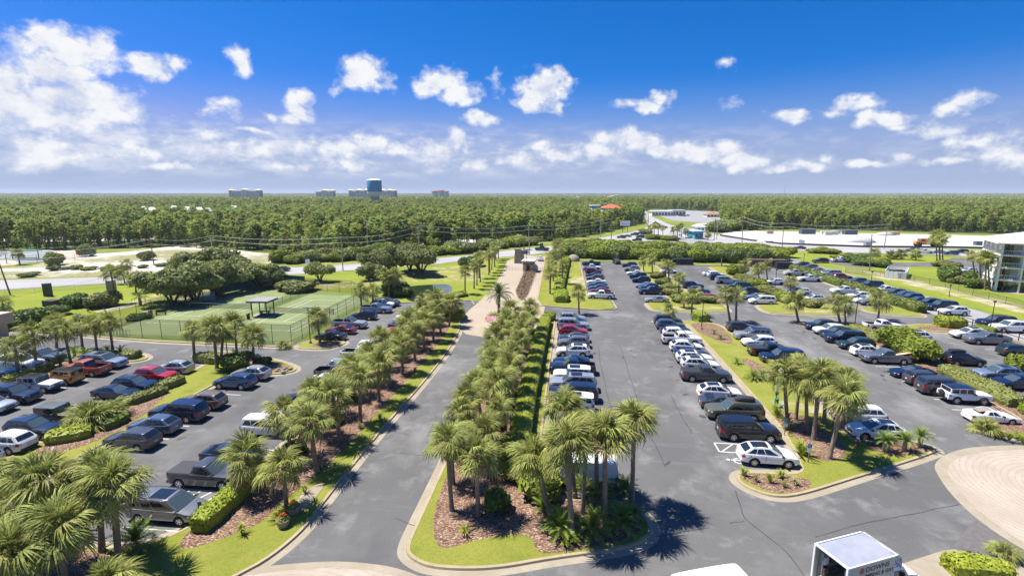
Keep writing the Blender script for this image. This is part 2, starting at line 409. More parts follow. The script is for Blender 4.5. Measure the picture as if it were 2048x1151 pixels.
# ================================================================== flat ground
def chaikin(p, n=2, closed=True):
    p = [Vector((a[0], a[1])) for a in p]
    for _ in range(n):
        q = []
        for i in range(len(p) if closed else len(p) - 1):
            a, b = p[i], p[(i + 1) % len(p)]
            q += [a * .75 + b * .25, a * .25 + b * .75]
        if not closed: q = [p[0]] + q + [p[-1]]
        p = q
    return p
def P(pts): return [at(*q).to_2d() for q in pts]
def orient(p):
    a = sum(p[i][0] * p[(i+1) % len(p)][1] - p[(i+1) % len(p)][0] * p[i][1] for i in range(len(p)))
    return p if a > 0 else p[::-1]
def flat(name, pts, z, mat, smooth=0, kind='structure', parent=None):
    pts = orient([Vector((q[0], q[1])) for q in pts])
    if smooth: pts = chaikin(pts, smooth)
    mb = MB(); mb.face([(q[0], q[1], z) for q in pts])
    o = mb.build(name, mat, parent)
    if parent is None: o['kind'] = kind
    return o
def offset(p, d):
    """moves a counter-clockwise outline inwards by d"""
    n = len(p); out = []
    for i in range(n):
        a, b, c = Vector(p[i-1]), Vector(p[i]), Vector(p[(i+1) % n])
        e1 = (b - a); e2 = (c - b)
        if e1.length < 1e-6: e1 = e2
        if e2.length < 1e-6: e2 = e1
        n1 = Vector((-e1.y, e1.x)).normalized(); n2 = Vector((-e2.y, e2.x)).normalized()
        m = n1 + n2
        if m.length < .2: m = n1
        m.normalize(); k = d / max(.45, m.dot(n1))
        out.append(b + m * k)
    return out
def ribbon(name, pts, w, z, mat, parent=None, closed=False, h=0.0):
    pts = [Vector((q[0], q[1])) for q in pts]; mb = MB(); L, Rr = [], []
    for i, p in enumerate(pts):
        a = pts[max(i-1, 0)] if not closed else pts[i-1]; b = pts[min(i+1, len(pts)-1)] if not closed else pts[(i+1) % len(pts)]
        d = (b - a).normalized(); nrm = Vector((-d.y, d.x)) * w / 2
        L.append(p + nrm); Rr.append(p - nrm)
    rows = [[(a.x, a.y, z + h), (b.x, b.y, z + h)] for a, b in zip(L, Rr)]
    if h: rows = [[(a.x, a.y, z), (a.x, a.y, z + h), (b.x, b.y, z + h), (b.x, b.y, z)] for a, b in zip(L, Rr)]
    if closed: rows.append(rows[0])
    mb.grid(rows, flip=True)
    o = mb.build(name, mat, parent)
    if parent is None: o['kind'] = 'structure'
    return o
KT = .14
def island(pts, fills=(), base='lawn', sm=2, gutter=.55, kerb=.26):
    out = chaikin(orient([Vector((q[0], q[1])) for q in pts]), sm)
    inn = offset(out, kerb)
    mb = MB(); mb.face([(q.x, q.y, KT - .02) for q in inn])
    isl = mb.build('planting_island', M[base]); isl['kind'] = 'structure'
    kb = MB(); rows = []
    for a, b in zip(out, inn):
        a2 = a.lerp(b, .18)
        rows.append([(a.x, a.y, 0), (a2.x, a2.y, KT), (b.x, b.y, KT), (b.x, b.y, KT - .025)])
    rows.append(rows[0]); kb.grid(rows, flip=False)
    kb.build('kerb', M['kerb'], isl)
    if gutter:
        g = offset(out, -gutter); gb = MB(); r2 = [[(a.x, a.y, .004), (b.x, b.y, .004)] for a, b in zip(g, out)]; r2.append(r2[0])
        gb.grid(r2, flip=False); gb.build('gutter', M['concrete'], isl)
    for k, (mat, poly, s) in enumerate(fills):
        f = flat({'mulch': 'mulch_bed', 'concrete': 'slab', 'verge_sand': 'sand_strip', 'lawn_dry': 'dry_grass', 'lawn': 'lawn'}[mat], poly, KT - .014 + .004 * k, M[mat], s, parent=isl)
    return isl

# big ground sheet out to the horizon, finer near the car park
mb = MB()
ring = [0, 120, 400, 1500, 6000, 30000]
mb.face([(-45000, -8000, -.10), (45000, -8000, -.10), (45000, 45000, -.10), (-45000, 45000, -.10)])
struct(mb.build('ground', M['forest_floor']))
flat('field', P([(-700,760),(-500,520),(-100,506),(160,500),(340,493),(560,506),(640,513),(720,506),(900,501),(1000,488),(1085,484),(1200,468),(1284,446),(1286,427),(1300,420),(1440,428),(1470,458),(1600,459),(1750,462),(2048,469),(2600,476),(2900,760)]) + [Vector((120, 10)), Vector((-160, 10))], -.08, M['field'])
# left side
flat('scrub_ground', P([(-500,556),(0,557),(215,551),(350,541),(470,520),(560,528),(700,520),(700,512),(560,511),(400,490),(340,492),(250,504),(160,508),(20,540),(-500,548)]), -.06, M['scrub'], 1)
flat('sport_ground', P([(-260,545),(0,527),(45,526),(120,519),(165,513),(178,506),(165,500),(95,496),(0,502),(-260,512)]), -.05, M['teal_court'])
flat('running_track', P([(92,499),(110,518),(160,513),(176,505),(162,500)]), -.046, M['pink_court'], 1)
flat('play_surface', P([(-200,542),(0,531),(40,528),(30,520),(0,519),(-200,528)]), -.046, M['pink_court'], 1)
flat('lawn', P([(-400,600),(0,583),(215,569),(300,563),(440,552),(600,551),(700,543),(880,529),(962,519),(1012,514),(1006,540),(990,566),(966,597),(940,603),(800,604),(740,606),(600,578),(480,572),(330,600),(230,655),(170,672),(0,690),(-500,760)]), -.056, M['lawn_bright'], 0)
flat('dry_lawn', P([(590,575),(640,565),(720,560),(760,552),(800,540),(900,532),(962,522),(985,530),(975,556),(935,566),(870,560),(800,566),(700,574),(640,580)]), -.052, M['lawn_dry'], 2)
flat('sandy_path', P([(185,626),(215,624),(300,604),(330,590),(420,590),(520,570),(560,566),(560,560),(430,575),(310,586),(262,604),(200,614)]), -.044, M['verge_sand'], 1)
flat('court_path', P([(215,672),(240,645),(330,612),(470,566),(600,570),(690,576),(690,570),(600,563),(470,558),(325,604),(220,650),(195,672)]), -.048, M['verge_sand'], 1)
flat('pond', P([(806,577),(822,571),(868,568),(896,567),(906,574),(902,586),(880,598),(850,604),(822,603),(806,592)]), -.040, M['water'], 2)
flat('pond_bank', P([(796,577),(820,567),(868,564),(902,562),(925,568),(938,585),(920,600),(870,606),(815,606),(796,595)]), -.048, M['lawn_bright'], 2)
# right side
flat('lawn', P([(1557,506),(1700,506),(1900,513),(2080,520),(2300,540),(2500,760),(2048,640),(1900,600),(1760,560),(1680,536),(1600,519)]), -.056, M['lawn_bright'], 0)
flat('sandy_verge', P([(1680,537),(1760,556),(1850,577),(1950,602),(2080,636),(2400,720),(2400,690),(2080,616),(1960,590),(1850,563),(1760,545),(1700,536)]), -.050, M['verge_sand'], 0)
flat('building_site', P([(1436,470),(1452,464),(1510,461),(1600,463),(1720,466),(1900,469),(2048,474),(2500,488),(2500,515),(2048,498),(1900,496),(1740,495.5),(1640,491.5),(1560,489),(1500,482)]), -.060, M['white_sand'], 0)
flat('store_yard', P([(1296,420),(1340,419),(1432,423),(1470,432),(1520,440),(1470,446),(1400,444),(1345,440),(1320,432),(1303,426)]), -.060, M['lane_concrete'], 0)
flat('store_yard', P([(1334,462),(1362,456),(1392,461),(1425,468),(1436,478),(1420,487),(1335,484)]), -.056, M['lane_concrete'], 0)
# roads
def road(name, up, lo, z=-.036, mat='road_grey'): return flat(name, P(up + lo[::-1]), z, M[mat])
road('road', [(-900,598),(0,560),(100,557),(215,553),(300,548),(450,539),(590,534),(700,528),(870,516.5),(952,509),(1013,501),(1085,493.5),(1140,485),(1200,475),(1233,470),(1277,460.5),(1296,452),(1302,444)],
     [(-900,628),(0,579),(100,573),(215,566),(300,560),(450,552),(600,547),(700,540),(880,526.5),(965,516),(1010,513),(1067,508),(1140,497),(1200,484),(1271,485),(1300,484),(1345,463),(1345,452)])
road('road', [(1286.5,422),(1288,430),(1296,450),(1296,456)], [(1291,421),(1300,431),(1342,450),(1372,458)], -.032)
road('road', [(1340,449),(1368,454),(1392,459),(1424,466),(1438,471),(1500,482),(1560,489),(1640,492),(1780,496),(1900,499),(2048,503),(2500,524)],
     [(1296,486),(1340,466),(1365,461),(1400,474),(1430,487),(1500,495),(1561,499),(1687,504),(1875,509),(1939,512),(2048,517),(2500,545)], -.028)
ribbon('road_edge_strip', P([(-900,598),(0,560),(215,553),(450,539),(590,534),(700,528),(870,516.5),(952,509),(1013,501),(1085,493.5)]), .7, -.022, M['concrete'])
ribbon('silt_fence', P([(1440,471),(1500,481),(1560,488),(1640,491),(1740,494.5),(1900,495.5),(2048,498.5),(2500,515)]), .08, -.05, plain('black silt cloth', (.02,.02,.022), .8), None, False, .8)
ribbon('yellow_line', P([(1200,479.5),(1250,477),(1296,466),(1320,455)]), .25, -.02, plain('yellow road paint', (.65,.45,.08), .7))
# condo drive and lane beside the fence
flat('condo_drive', P([(1640,523),(1660,516),(1730,522),(1850,526),(1900,518),(1905,514),(1990,520),(1985,548),(1945,552),(1935,545),(1905,536),(1850,532),(1760,534),(1720,536)]), -.040, M['asphalt'], 1)
flat('condo_walk', P([(1905,523),(1912,523),(1975,565),(1990,583),(2080,592),(2080,586),(1996,576),(1978,560)]), -.036, M['concrete'], 0)
flat('lane', [(68.6, 60), (79, 60), (79.6, 92), (79.2, 125), (78.5, 150), (78, 185), (77, 205), (72, 205), (70, 180), (68.4, 158), (68.2, 120), (69, 95)], -.03, M['lane_concrete'])

# car park asphalt: one sheet
A_out = [(-120, 8), (75, 8), (90, 34), (69.6, 62), (69.6, 82), (69.3, 92), (67.8, 104), (67.8, 128), (67.3, 142), (67.6, 158), (63.9, 160.5), (52, 162.5), (34.9, 163), (14.2, 168.2), (3.8, 168.2),
         (4.4, 107.4), (4.4, 99), (-4.5, 99), (-6, 103), (-20.2, 102.5), (-34.5, 98.5), (-36.3, 102.3), (-39.7, 93.6), (-39.5, 73.2), (-39.2, 70.0), (-48.8, 67.0), (-62, 67.3), (-76.8, 68.9), (-120, 73)]
car_park = flat('car_park', A_out, 0.0, M['asphalt'])
ribbon('kerb', [(-120, 73.1), (-76.8, 69.0), (-62, 67.4), (-48.8, 67.2), (-41, 67.0)], .35, 0, M['kerb'], h=.14)
ribbon('gutter', [(-120, 72.6), (-76.8, 68.5), (-62, 66.9), (-48.8, 66.7), (-41, 66.5)], .7, .004, M['concrete'])
ribbon('kerb', [(-39.6, 73.2), (-39.8, 93.6), (-36.5, 102.2)], .2, 0, M['kerb'], h=.14)
ribbon('kerb', [(-34.7, 98.6), (-20.4, 102.6), (-19.0, 98.5)], .3, 0, M['kerb'], h=.14)
ribbon('kerb', [(4.3, 107.2), (3.7, 168.3), (14.2, 168.4)], .3, 0, M['kerb'], h=.14)
ribbon('kerb', [(34.9, 163.1), (52, 162.6), (63.9, 160.6)], .3, 0, M['kerb'], h=.14)
# paved entry drive with its circle
drive = [(-18.0, 80.8), (-16.2, 77.2), (-13.1, 75.8), (-9.6, 76.0), (-7.1, 77.4), (-5.2, 82), (-4.7, 87.5), (-4.7, 98.2), (-5.4, 101)] + [tuple(q) for q in P([(1074,598),(1081,566),(1086,540),(1091,512),(1052,510),(1016,521),(1007,540),(996,562),(984,580),(968,595)])] + [(-18.6, 100), (-19.0, 93.8), (-18.9, 86)]
flat('entry_drive', drive, .006, M['paver_tan'])
ribbon('drive_border', drive, .35, .010, M['kerb'], closed=True)

# ------------------------------------------------------------------ planting islands
I1 = [(-17.3, 28.7), (-17.5, 31.5), (-17.5, 38), (-17.4, 46), (-17.0, 54), (-16.9, 62.9), (-17.1, 71), (-17.7, 79.3), (-18.7, 84.1), (-20.3, 89.5), (-22.2, 92.4), (-24.4, 92.8), (-25.2, 91),
      (-25.3, 60), (-25.3, 30), (-25.4, 27.4), (-27.2, 25.9), (-30, 25.2), (-46, 25.2), (-46, 16), (-24, 16), (-21, 21.5), (-19.2, 23.9), (-18.0, 25.7)]
island(I1, [('mulch', [(-24.9, 89), (-20.6, 86), (-19.6, 78), (-19.3, 66), (-19.3, 50), (-19.4, 37), (-20.6, 31.2), (-20.6, 28.6), (-22.6, 26.6), (-24.0, 25.6), (-24.9, 26.4), (-25.0, 28.2)], 1),
            ('mulch', [(-26.2, 24.9), (-29, 24.9), (-45.6, 24.9), (-45.6, 17), (-30, 17), (-27.2, 21.5)], 1),
            ])
flat('concrete_slab', P([(606,985),(640,968),(652,970),(620,1013),(600,1030),(585,1020)]), KT + .004, M['concrete'], 1)
I2 = [(-10.1, 27.6), (-10.1, 30), (-10.1, 36.8), (-10.1, 55), (-10.1, 72), (-9.5, 75.2), (-7, 76.6), (-5.2, 81.5), (-4.4, 87.5), (-3.6, 89.5), (-2.5, 89.4), (-2.0, 87.6),
      (-2.1, 70), (-2.1, 45), (-2.1, 36), (-1.9, 33.9), (3.4, 34.0), (5.4, 33.2), (6.1, 31.9), (5.9, 30.4), (4.6, 29.3), (2.8, 28.6), (-.8, 27.5), (-3.7, 26.4), (-6.1, 26.0), (-8.2, 26.0), (-9.6, 26.7)]
island(I2, [('mulch', [(-8.2, 27.9), (-9.2, 31), (-9.4, 36), (-9.4, 70), (-8.0, 74.5), (-5.6, 76), (-4.6, 60), (-4.6, 42), (-2.4, 38), (-2.2, 34.2), (3.2, 33.5), (5.4, 32.2), (5.3, 30.8), (3.2, 29.3), (-.6, 28.0), (-1.6, 28.0), (-2.2, 29.8), (-5.2, 29.0), (-7.2, 27.7)], 1)], sm=2)
I3 = [(13.5, 38.2), (14.0, 36.9), (15.5, 35.9), (17.5, 36.2), (22.6, 39.0), (32.0, 44.1), (33.0, 45.0), (32.4, 46.1), (30.6, 46.3), (26.7, 45.9), (26.5, 47.5), (27.2, 54), (27.2, 64), (26.8, 78), (26.4, 86.5), (25.5, 88.8), (22, 89.6), (16.4, 89.8), (15.2, 88.9), (15.8, 87.9), (20.4, 87.6),
      (20.9, 86), (20.9, 70), (20.9, 52), (20.6, 46), (19.7, 41.4), (19.2, 39.6), (16.5, 39.4), (14.4, 39.3)]
island(I3, [('mulch', [(13.9, 38.3), (15.6, 36.4), (17.4, 36.6), (19.2, 37.6), (19.4, 38.9), (16.4, 39.1), (14.4, 39.0)], 1),
            ('mulch', [(20.9, 43.2), (21.2, 45.2), (21.0, 50.2), (22.2, 52.4), (24.2, 51), (24.6, 47.6), (25.2, 44.6), (23.6, 42.2), (21.8, 41.6)], 1),
            ('mulch', [(26.4, 45.6), (28.2, 43.0), (31.6, 44.4), (32.6, 45.1), (31.2, 46.0)], 1),
            ('mulch', [(21.2, 88.6), (21.4, 81.5), (23.4, 77), (24.6, 75.6), (25.4, 77.5), (25.8, 81), (26.2, 87.4)], 1),
            ('mulch', [(23.6, 68.6), (24.6, 69.2), (25.4, 67.6), (25.9, 64.5), (26.2, 62), (25.0, 60.8), (23.6, 62.2), (24.0, 65)], 1),
            ('verge_sand', [(22, 52.6), (26.6, 51.2), (27.0, 53.5), (22.2, 55)], 1)])
I4 = [(45.9, 53.6), (44.9, 51.7), (41.2, 51.0), (39.8, 50.2), (39.6, 49.2), (42.2, 47.9), (48, 46.2), (58, 45.4), (58, 48), (51.2, 50.4), (50.0, 52.5), (50.0, 70), (50.0, 87.6), (55.4, 88.2), (56.2, 89.3), (55, 90.5), (41, 90.6), (39.6, 89.7), (40.4, 88.5), (45.4, 88.2), (45.9, 86.5), (45.9, 70)]
island(I4, [('mulch', [(46.3, 54), (41.2, 50.6), (40.2, 49.6), (42.6, 48.3), (48.2, 46.7), (57.5, 46), (51, 50), (49.6, 53), (49.6, 87), (46.3, 87)], 1)], 'lawn')
I5 = P([(1291,605),(1296,614),(1306,621),(1330,622.5),(1455,624.5),(1460,621),(1450,612),(1438,605.5)]) + [Vector((27.4, 106)), Vector((27.4, 130)), Vector((27.4, 160)), Vector((26.6, 163)), Vector((22.4, 163)), Vector((21.6, 161)), Vector((21.6, 130)), Vector((21.6, 106.5)), Vector((20.8, 104.6))]
island(I5, [('verge_sand', P([(1320,615),(1380,612),(1440,614),(1450,619),(1330,619)]), 1)], 'lawn')
I6 = P([(1511,610),(1520,618),(1530,624),(1545,627.5),(1688,631.5),(1692,628),(1676,617),(1664,609)]) + [Vector((49, 105.8)), Vector((49.0, 130)), Vector((49.0, 158)), Vector((47.8, 160.5)), Vector((44, 160.5)), Vector((43.0, 158)), Vector((43.0, 130)), Vector((43.0, 106.5)), Vector((42, 105))]
island(I6, [('verge_sand', P([(1560,620),(1600,617),(1660,618),(1675,626),(1600,625)]), 1)], 'lawn')
I7 = [Vector((57.6, 105.2)), Vector((57.2, 102)), Vector((58.6, 99.2)), Vector((62, 98.2)), Vector((67.4, 97.9)), Vector((67.4, 120)), Vector((66.9, 140)), Vector((66.6, 157)), Vector((65.2, 157.6)), Vector((64.8, 150)), Vector((65.2, 120)), Vector((65.2, 106.4)), Vector((63.5, 105.6))]
island(I7, [], 'lawn')
I8 = [(57.4, 87.4), (56.6, 89), (58.6, 91), (62, 92.2), (69.0, 92.4), (69.2, 82), (69.2, 62), (66.0, 62), (66.0, 86.6), (61, 86.8)]
island(I8, [('mulch', [(58, 88), (60, 90.5), (68.6, 91.6), (68.6, 63), (66.5, 63), (66.5, 87.2)], 1)], 'lawn')
IL = [(-47.6, 28), (-41.6, 28), (-41.6, 40), (-41.6, 53.5), (-41.2, 55.4), (-37.5, 55.8), (-35.0, 56.6), (-34.4, 57.8), (-35.6, 59.4), (-40, 61.6), (-46, 63.6), (-50.5, 64.2), (-52.2, 63.2), (-52, 61.6), (-48.2, 60.6), (-47.6, 58.5), (-47.6, 45)]
island(IL, [('mulch', [(-47.2, 60), (-42.5, 56), (-38, 56.4), (-35, 57.4), (-36.4, 59.2), (-45, 63), (-51, 63.6)], 1), ('mulch', [(-47.2, 35), (-43.2, 35.5), (-42.2, 41.5), (-45.4, 50.5), (-47.2, 50)], 1)], 'lawn')
IB = [(-67.2, 34), (-63.2, 34), (-63.2, 50), (-63.0, 56.6), (-60, 57.8), (-57.8, 58.6), (-57.2, 59.8), (-58.6, 61.2), (-62, 62.4), (-68, 63), (-72, 62.4), (-71.8, 61.2), (-67.6, 60.4), (-67.2, 58)]
island(IB, [('mulch', [(-66.9, 36), (-63.6, 36), (-63.6, 57), (-58.4, 59.4), (-60, 61), (-68, 62)], 1)], 'lawn')
I9 = [(-40.8, 66.9), (-36.6, 66.2), (-34.4, 67.0), (-33.4, 69.2), (-33.6, 70.6), (-36, 71.6), (-39.2, 72.0)]
island(I9, [('mulch', [(-38.6, 68), (-36, 66.9), (-34.2, 68), (-34, 70), (-36.2, 71)], 1)], 'lawn_dry')
c0 = at(1000, 637)
island([(c0.x + 3.0 * math.cos(a), c0.y + 3.9 * math.sin(a)) for a in np.linspace(0, 2*math.pi, 14)[:-1]], [], 'mulch', 2, 0, .2)
md = P([(1035,598),(1042,601),(1056,592),(1075,541),(1066,537),(1048,541),(1030,586)])
island(md, [], 'mulch', 1, 0, .25)
island([(-36.2, 90.6), (-34.0, 90.3), (-33.2, 91.2), (-33.8, 92.4), (-36.2, 92.6)], [], 'mulch', 1, 0, .18)
# upper verge between gate drive and first row
flat('lawn', [(-5.2, 99.4), (6.1, 96.8), (9.3, 98.6), (8.9, 105.6), (4.2, 107.2), (3.5, 168)] + [tuple(q) for q in P([(1120,516),(1092,514),(1088,540),(1083,566),(1076,597)])], .10, M['lawn'])
ribbon('kerb', [(-5.4, 99.2), (-2, 98.3), (6.1, 96.5), (9.0, 97.3), (9.7, 98.6), (9.3, 105.8), (4.5, 107.4)], .28, 0, M['kerb'], h=.14)
flat('sand_patch', P([(1140,556),(1158,551),(1168,556),(1172,572),(1150,574),(1142,568)]), .106, M['verge_sand'], 2)

# turning circles at the bottom of the picture
cR = (42.5, 37.5)
pr_ = [(cR[0] + 13.2 * math.cos(a), cR[1] + 9.6 * math.sin(a)) for a in np.linspace(0, 2*math.pi, 72)[:-1]]
circ = P([(1880,935),(1888,922),(1905,911),(1935,901),(1975,896),(2048,893.5),(2130,897)]) + [Vector((56, 43)), Vector((60, 36)), Vector((56, 29)), Vector((44, 26.5))] + P([(2100,1120),(2048,1092),(2000,1062),(1950,1025),(1910,984),(1888,952)])
circ = chaikin(orient(circ), 2)
mb = MB(); mb.face([(q.x, q.y, .008) for q in circ]); struct(mb.build('turning_circle', paver_circle_mat('ringed pavers', 39.5, 38.5)))
ribbon('circle_border', circ, .8, .012, M['concrete'], closed=True)
cl = P([(300,1190),(440,1150),(540,1136),(650,1127.5),(720,1130),(800,1142),(880,1180)]) + [Vector((-6, 19)), Vector((-15, 14)), Vector((-24, 18))]
cl = chaikin(orient(cl), 2)
mb = MB(); mb.face([(q.x, q.y, .008) for q in cl]); struct(mb.build('turning_circle', paver_circle_mat('ringed pavers near', -15, 17)))
ribbon('circle_border', cl, .55, .012, M['concrete'], closed=True)
flat('loading_pad', [(20.6, 29.6)] + [tuple(q) for q in P([(1885,1100),(1908,1097),(1935,1102),(1990,1118),(2060,1138)])] + [(30, 24), (19, 24)], .006, M['concrete'])
flat('dark_patch', P([(1955,1033),(2040,1090),(2010,1110),(1905,1092)]), .005, plain('newer asphalt', (.10,.09,.088), .9, var=.15))

# ------------------------------------------------------------------ cracks, stall lines, markings
def crack(pts, w=.07):
    q = chaikin(P(pts), 1, False); out = [q[0]]
    for a, b in zip(q, q[1:]):
        n = max(1, int((b - a).length / 1.2))
        for k in range(1, n + 1):
            p = a.lerp(b, k / n); out.append(p + Vector((R.uniform(-.05, .05), R.uniform(-.05, .05))))
    o = ribbon('crack', out, w, .005, M['crack'], car_park); return o
for c in ([(1197,690),(1200,722),(1210,770),(1222,815),(1230,850)], [(1238,687),(1250,720),(1262,760),(1275,800),(1290,850),(1320,905),(1331,934)],
          [(1343,790),(1352,812),(1372,846),(1384,866)], [(1471,980),(1484,1020),(1492,1040),(1530,1068),(1570,1100),(1610,1150)], [(1311,1072),(1345,1065),(1420,1054)],
          [(1460,1046),(1490,1040)], [(1630,1073),(1720,1047),(1790,1033),(1860,1020),(1918,1007)], [(290,895),(380,838),(470,785),(545,742),(590,715)], [(520,740),(560,705),(640,690)],
          [(790,1035),(830,1052),(860,1055)], [(855,872),(870,840)], [(800,905),(850,910)], [(1600,940),(1640,925)]):
    crack(c)
lm = MB(); lm.box(-2.3, 2.3, -.05, .05, 0, .003); LINE = lm.mesh('stall_line', M['paint_white'])
def stall_lines(x, ys):
    for y in ys: ob('stall_line', LINE, car_park, (x, y, .004))
def stall_row(x, y0, y1, n=None):
    n = n or max(1, round((y1 - y0) / 2.74)); stall_lines(x, [y0 + (y1 - y0) * k / n for k in range(n + 1)])
stall_row(.6, 48.0, 88.0); stall_row(17.8, 43.0, 87.0); stall_row(29.2, 46.6, 88); stall_row(42.9, 51.8, 87); stall_row(52.6, 53, 87); stall_row(63.2, 64, 86)
stall_row(6.8, 106.8, 166); stall_row(19, 106.8, 162); stall_row(30, 106.8, 160); stall_row(40.4, 107, 160); stall_row(51.6, 107, 160); stall_row(62.4, 107, 158)
stall_row(-38.9, 36.6, 54.8); stall_row(-50.2, 33, 58.5); stall_row(-60.6, 36, 57.2); stall_row(-69.6, 38, 60); stall_row(-27.8, 27.4, 90.5); stall_row(-37, 72.4, 90.4); stall_row(-37, 93, 99)
M['oil'] = plain('oil stain', (.040,.040,.042), .7, var=.4, vs=2)
om = MB(); rr_ = random.Random(3)
om.face([(.42 * math.cos(a) * rr_.uniform(.6, 1.2), .30 * math.sin(a) * rr_.uniform(.6, 1.2), 0) for a in np.linspace(0, 2*math.pi, 14)[:-1]]); OIL = om.mesh('oil_stain', M['oil'])
for (x_, y0_, y1_, n_) in ((3.4, 50, 88, 12), (14.6, 44, 88, 14), (26.6, 50, 86, 5), (39.8, 54, 86, 10), (-36.2, 38, 55, 6), (-52.6, 36, 58, 7), (-30.6, 30, 88, 12), (10.2, 108, 160, 8), (8.5, 36, 86, 6)):
    for _ in range(n_): ob('oil_stain', OIL, car_park, (x_ + R.uniform(-1.2, .9), R.uniform(y0_, y1_), .0062 + .0001 * R.randrange(9)), R.uniform(0, 6), (R.uniform(.4, 1.3), R.uniform(.4, 1.2), 1))
def painted(name, polys, mat, z=.004):
    mb = MB()
    for i, p in enumerate(polys): mb.face([(q[0], q[1], z + .0002 * i) for q in orient([Vector((a[0], a[1])) for a in p])])
    return mb.build(name, mat, car_park)
def bar(a, b, w):
    a = Vector(a); b = Vector(b); d = (b - a).normalized(); n = Vector((-d.y, d.x)) * w / 2
    return [a + n, b + n, b - n, a - n]
def hatch(x0, x1, y0, y1, n, mat):
    ps = [bar((x0, y0), (x0, y1), .12), bar((x1, y0), (x1, y1), .12)]
    ps += [bar((x0 + .06, y1), (x1 - .06, y1), .12), bar((x0 + .06, y0), (x1 - .06, y0), .12)]
    for k in range(n):
        xa = x0 + (x1 - x0) * (k + .15) / n; xb = x0 + (x1 - x0) * (k + .85) / n
        ps.append(bar((xa, y0 + .1), (xb, y1 - .1), .11))
    for i, p in enumerate(ps): painted('hatch_stripe', [p], mat, .004 if i < 2 else .0045 + .0003 * i)
hatch(13.6, 19.2, 42.6, 44.2, 3, M['paint_white'])
hatch(-.6, 4.2, 37.6, 39.2, 3, M['paint_white'])
hatch(-30.2, -25.7, 30.4, 32.0, 5, M['paint_white'])
painted('blue_stripe', [bar((-25.9, 30.5), (-25.9, 31.9), .4)], M['paint_blue'], .012)
# wheelchair symbol on the bay of the white crossover
wc = at(1478, 921); cx, cy = wc.x, wc.y
def arc(cx, cy, r, a0, a1, w, n=14):
    return [[(cx + (r - w/2) * math.cos(a), cy + (r - w/2) * math.sin(a)), (cx + (r + w/2) * math.cos(a), cy + (r + w/2) * math.sin(a)),
             (cx + (r + w/2) * math.cos(b), cy + (r + w/2) * math.sin(b)), (cx + (r - w/2) * math.cos(b), cy + (r - w/2) * math.sin(b))] for a, b in zip(np.linspace(a0, a1, n), np.linspace(a0, a1, n)[1:])]
sym = arc(cx, cy, .42, rad(30), rad(285), .11) + [bar((cx - .62, cy + .12), (cx + .1, cy + .12), .12), bar((cx + .12, cy + .18), (cx + .12, cy - .45), .12), bar((cx + .18, cy - .42), (cx + .62, cy - .56), .12)] + arc(cx - .85, cy + .14, .09, 0, 2*math.pi, .13)
painted('wheelchair_symbol', sym, M['paint_white'], .006)
# ================================================================== vegetation
M['sabal'] = leafy('sabal frond', [(.240,.262,.060), (.140,.180,.038), (.350,.345,.105)], .60, .30, 1.2, .32, .014)
M['sabal_dark'] = leafy('shaded fan frond', [(.07,.115,.03), (.10,.15,.04), (.13,.17,.06)], .45, .2, 1.2, .2)
M['frond_dead'] = leafy('dry frond', [(.30,.22,.11), (.22,.15,.075), (.36,.28,.15)], .8, .15, 1.5, .2)
M['sago'] = leafy('cycad frond', [(.125,.190,.024), (.080,.140,.018), (.20,.25,.035)], .4, .15, 1.2, .15)
M['date'] = leafy('date palm frond', [(.10,.145,.035), (.065,.11,.028), (.17,.20,.07)], .45, .15, 1.2, .15)
M['trunk'] = layered('palm trunk', (.17,.13,.095), [(1.5,4,.4,.65,(.26,.21,.16),.9,(1,1,6)), (9,4,.5,.7,(.09,.065,.045),.7,(1,1,4))], .95, (9,.03,.8))
M['bark'] = layered('bark', (.11,.09,.07), [(2,4,.4,.65,(.19,.16,.13),.9,(1,1,.3))], .95)
M['oak'] = leafy('live oak leaf', [(.110,.140,.040), (.165,.195,.055), (.24,.26,.09)], .55, .32, 6, .16)
M['bush'] = leafy('shrub leaf', [(.165,.21,.024), (.11,.16,.018), (.25,.28,.035)], .55, .28, 4, .22)
M['hedge'] = leafy('clipped hedge leaf', [(.18,.225,.022), (.135,.185,.020), (.27,.30,.035)], .5, .22, .8, .15)
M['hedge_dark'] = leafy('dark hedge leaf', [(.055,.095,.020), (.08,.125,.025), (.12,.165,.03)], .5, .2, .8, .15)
M['hedge_mid'] = leafy('shaggy hedge leaf', [(.085,.125,.024), (.125,.165,.030), (.19,.215,.05)], .5, .22, .9, .15)
M['hedge_olive'] = leafy('olive hedge leaf', [(.155,.170,.045), (.11,.13,.032), (.22,.225,.07)], .55, .2, .8, .15)
M['pine'] = leafy('pine needle', [(.145,.195,.034), (.212,.262,.050), (.285,.32,.078)], .65, .45, 5, .34, .02)
M['pine_far'] = leafy('far canopy', [(.130,.165,.040), (.190,.225,.058), (.25,.275,.08)], .7, .25, .05, .36, .02)
M['grass_tuft'] = leafy('tuft grass', [(.22,.22,.07), (.15,.17,.04), (.32,.30,.12)], .6, .25, 2, .2)

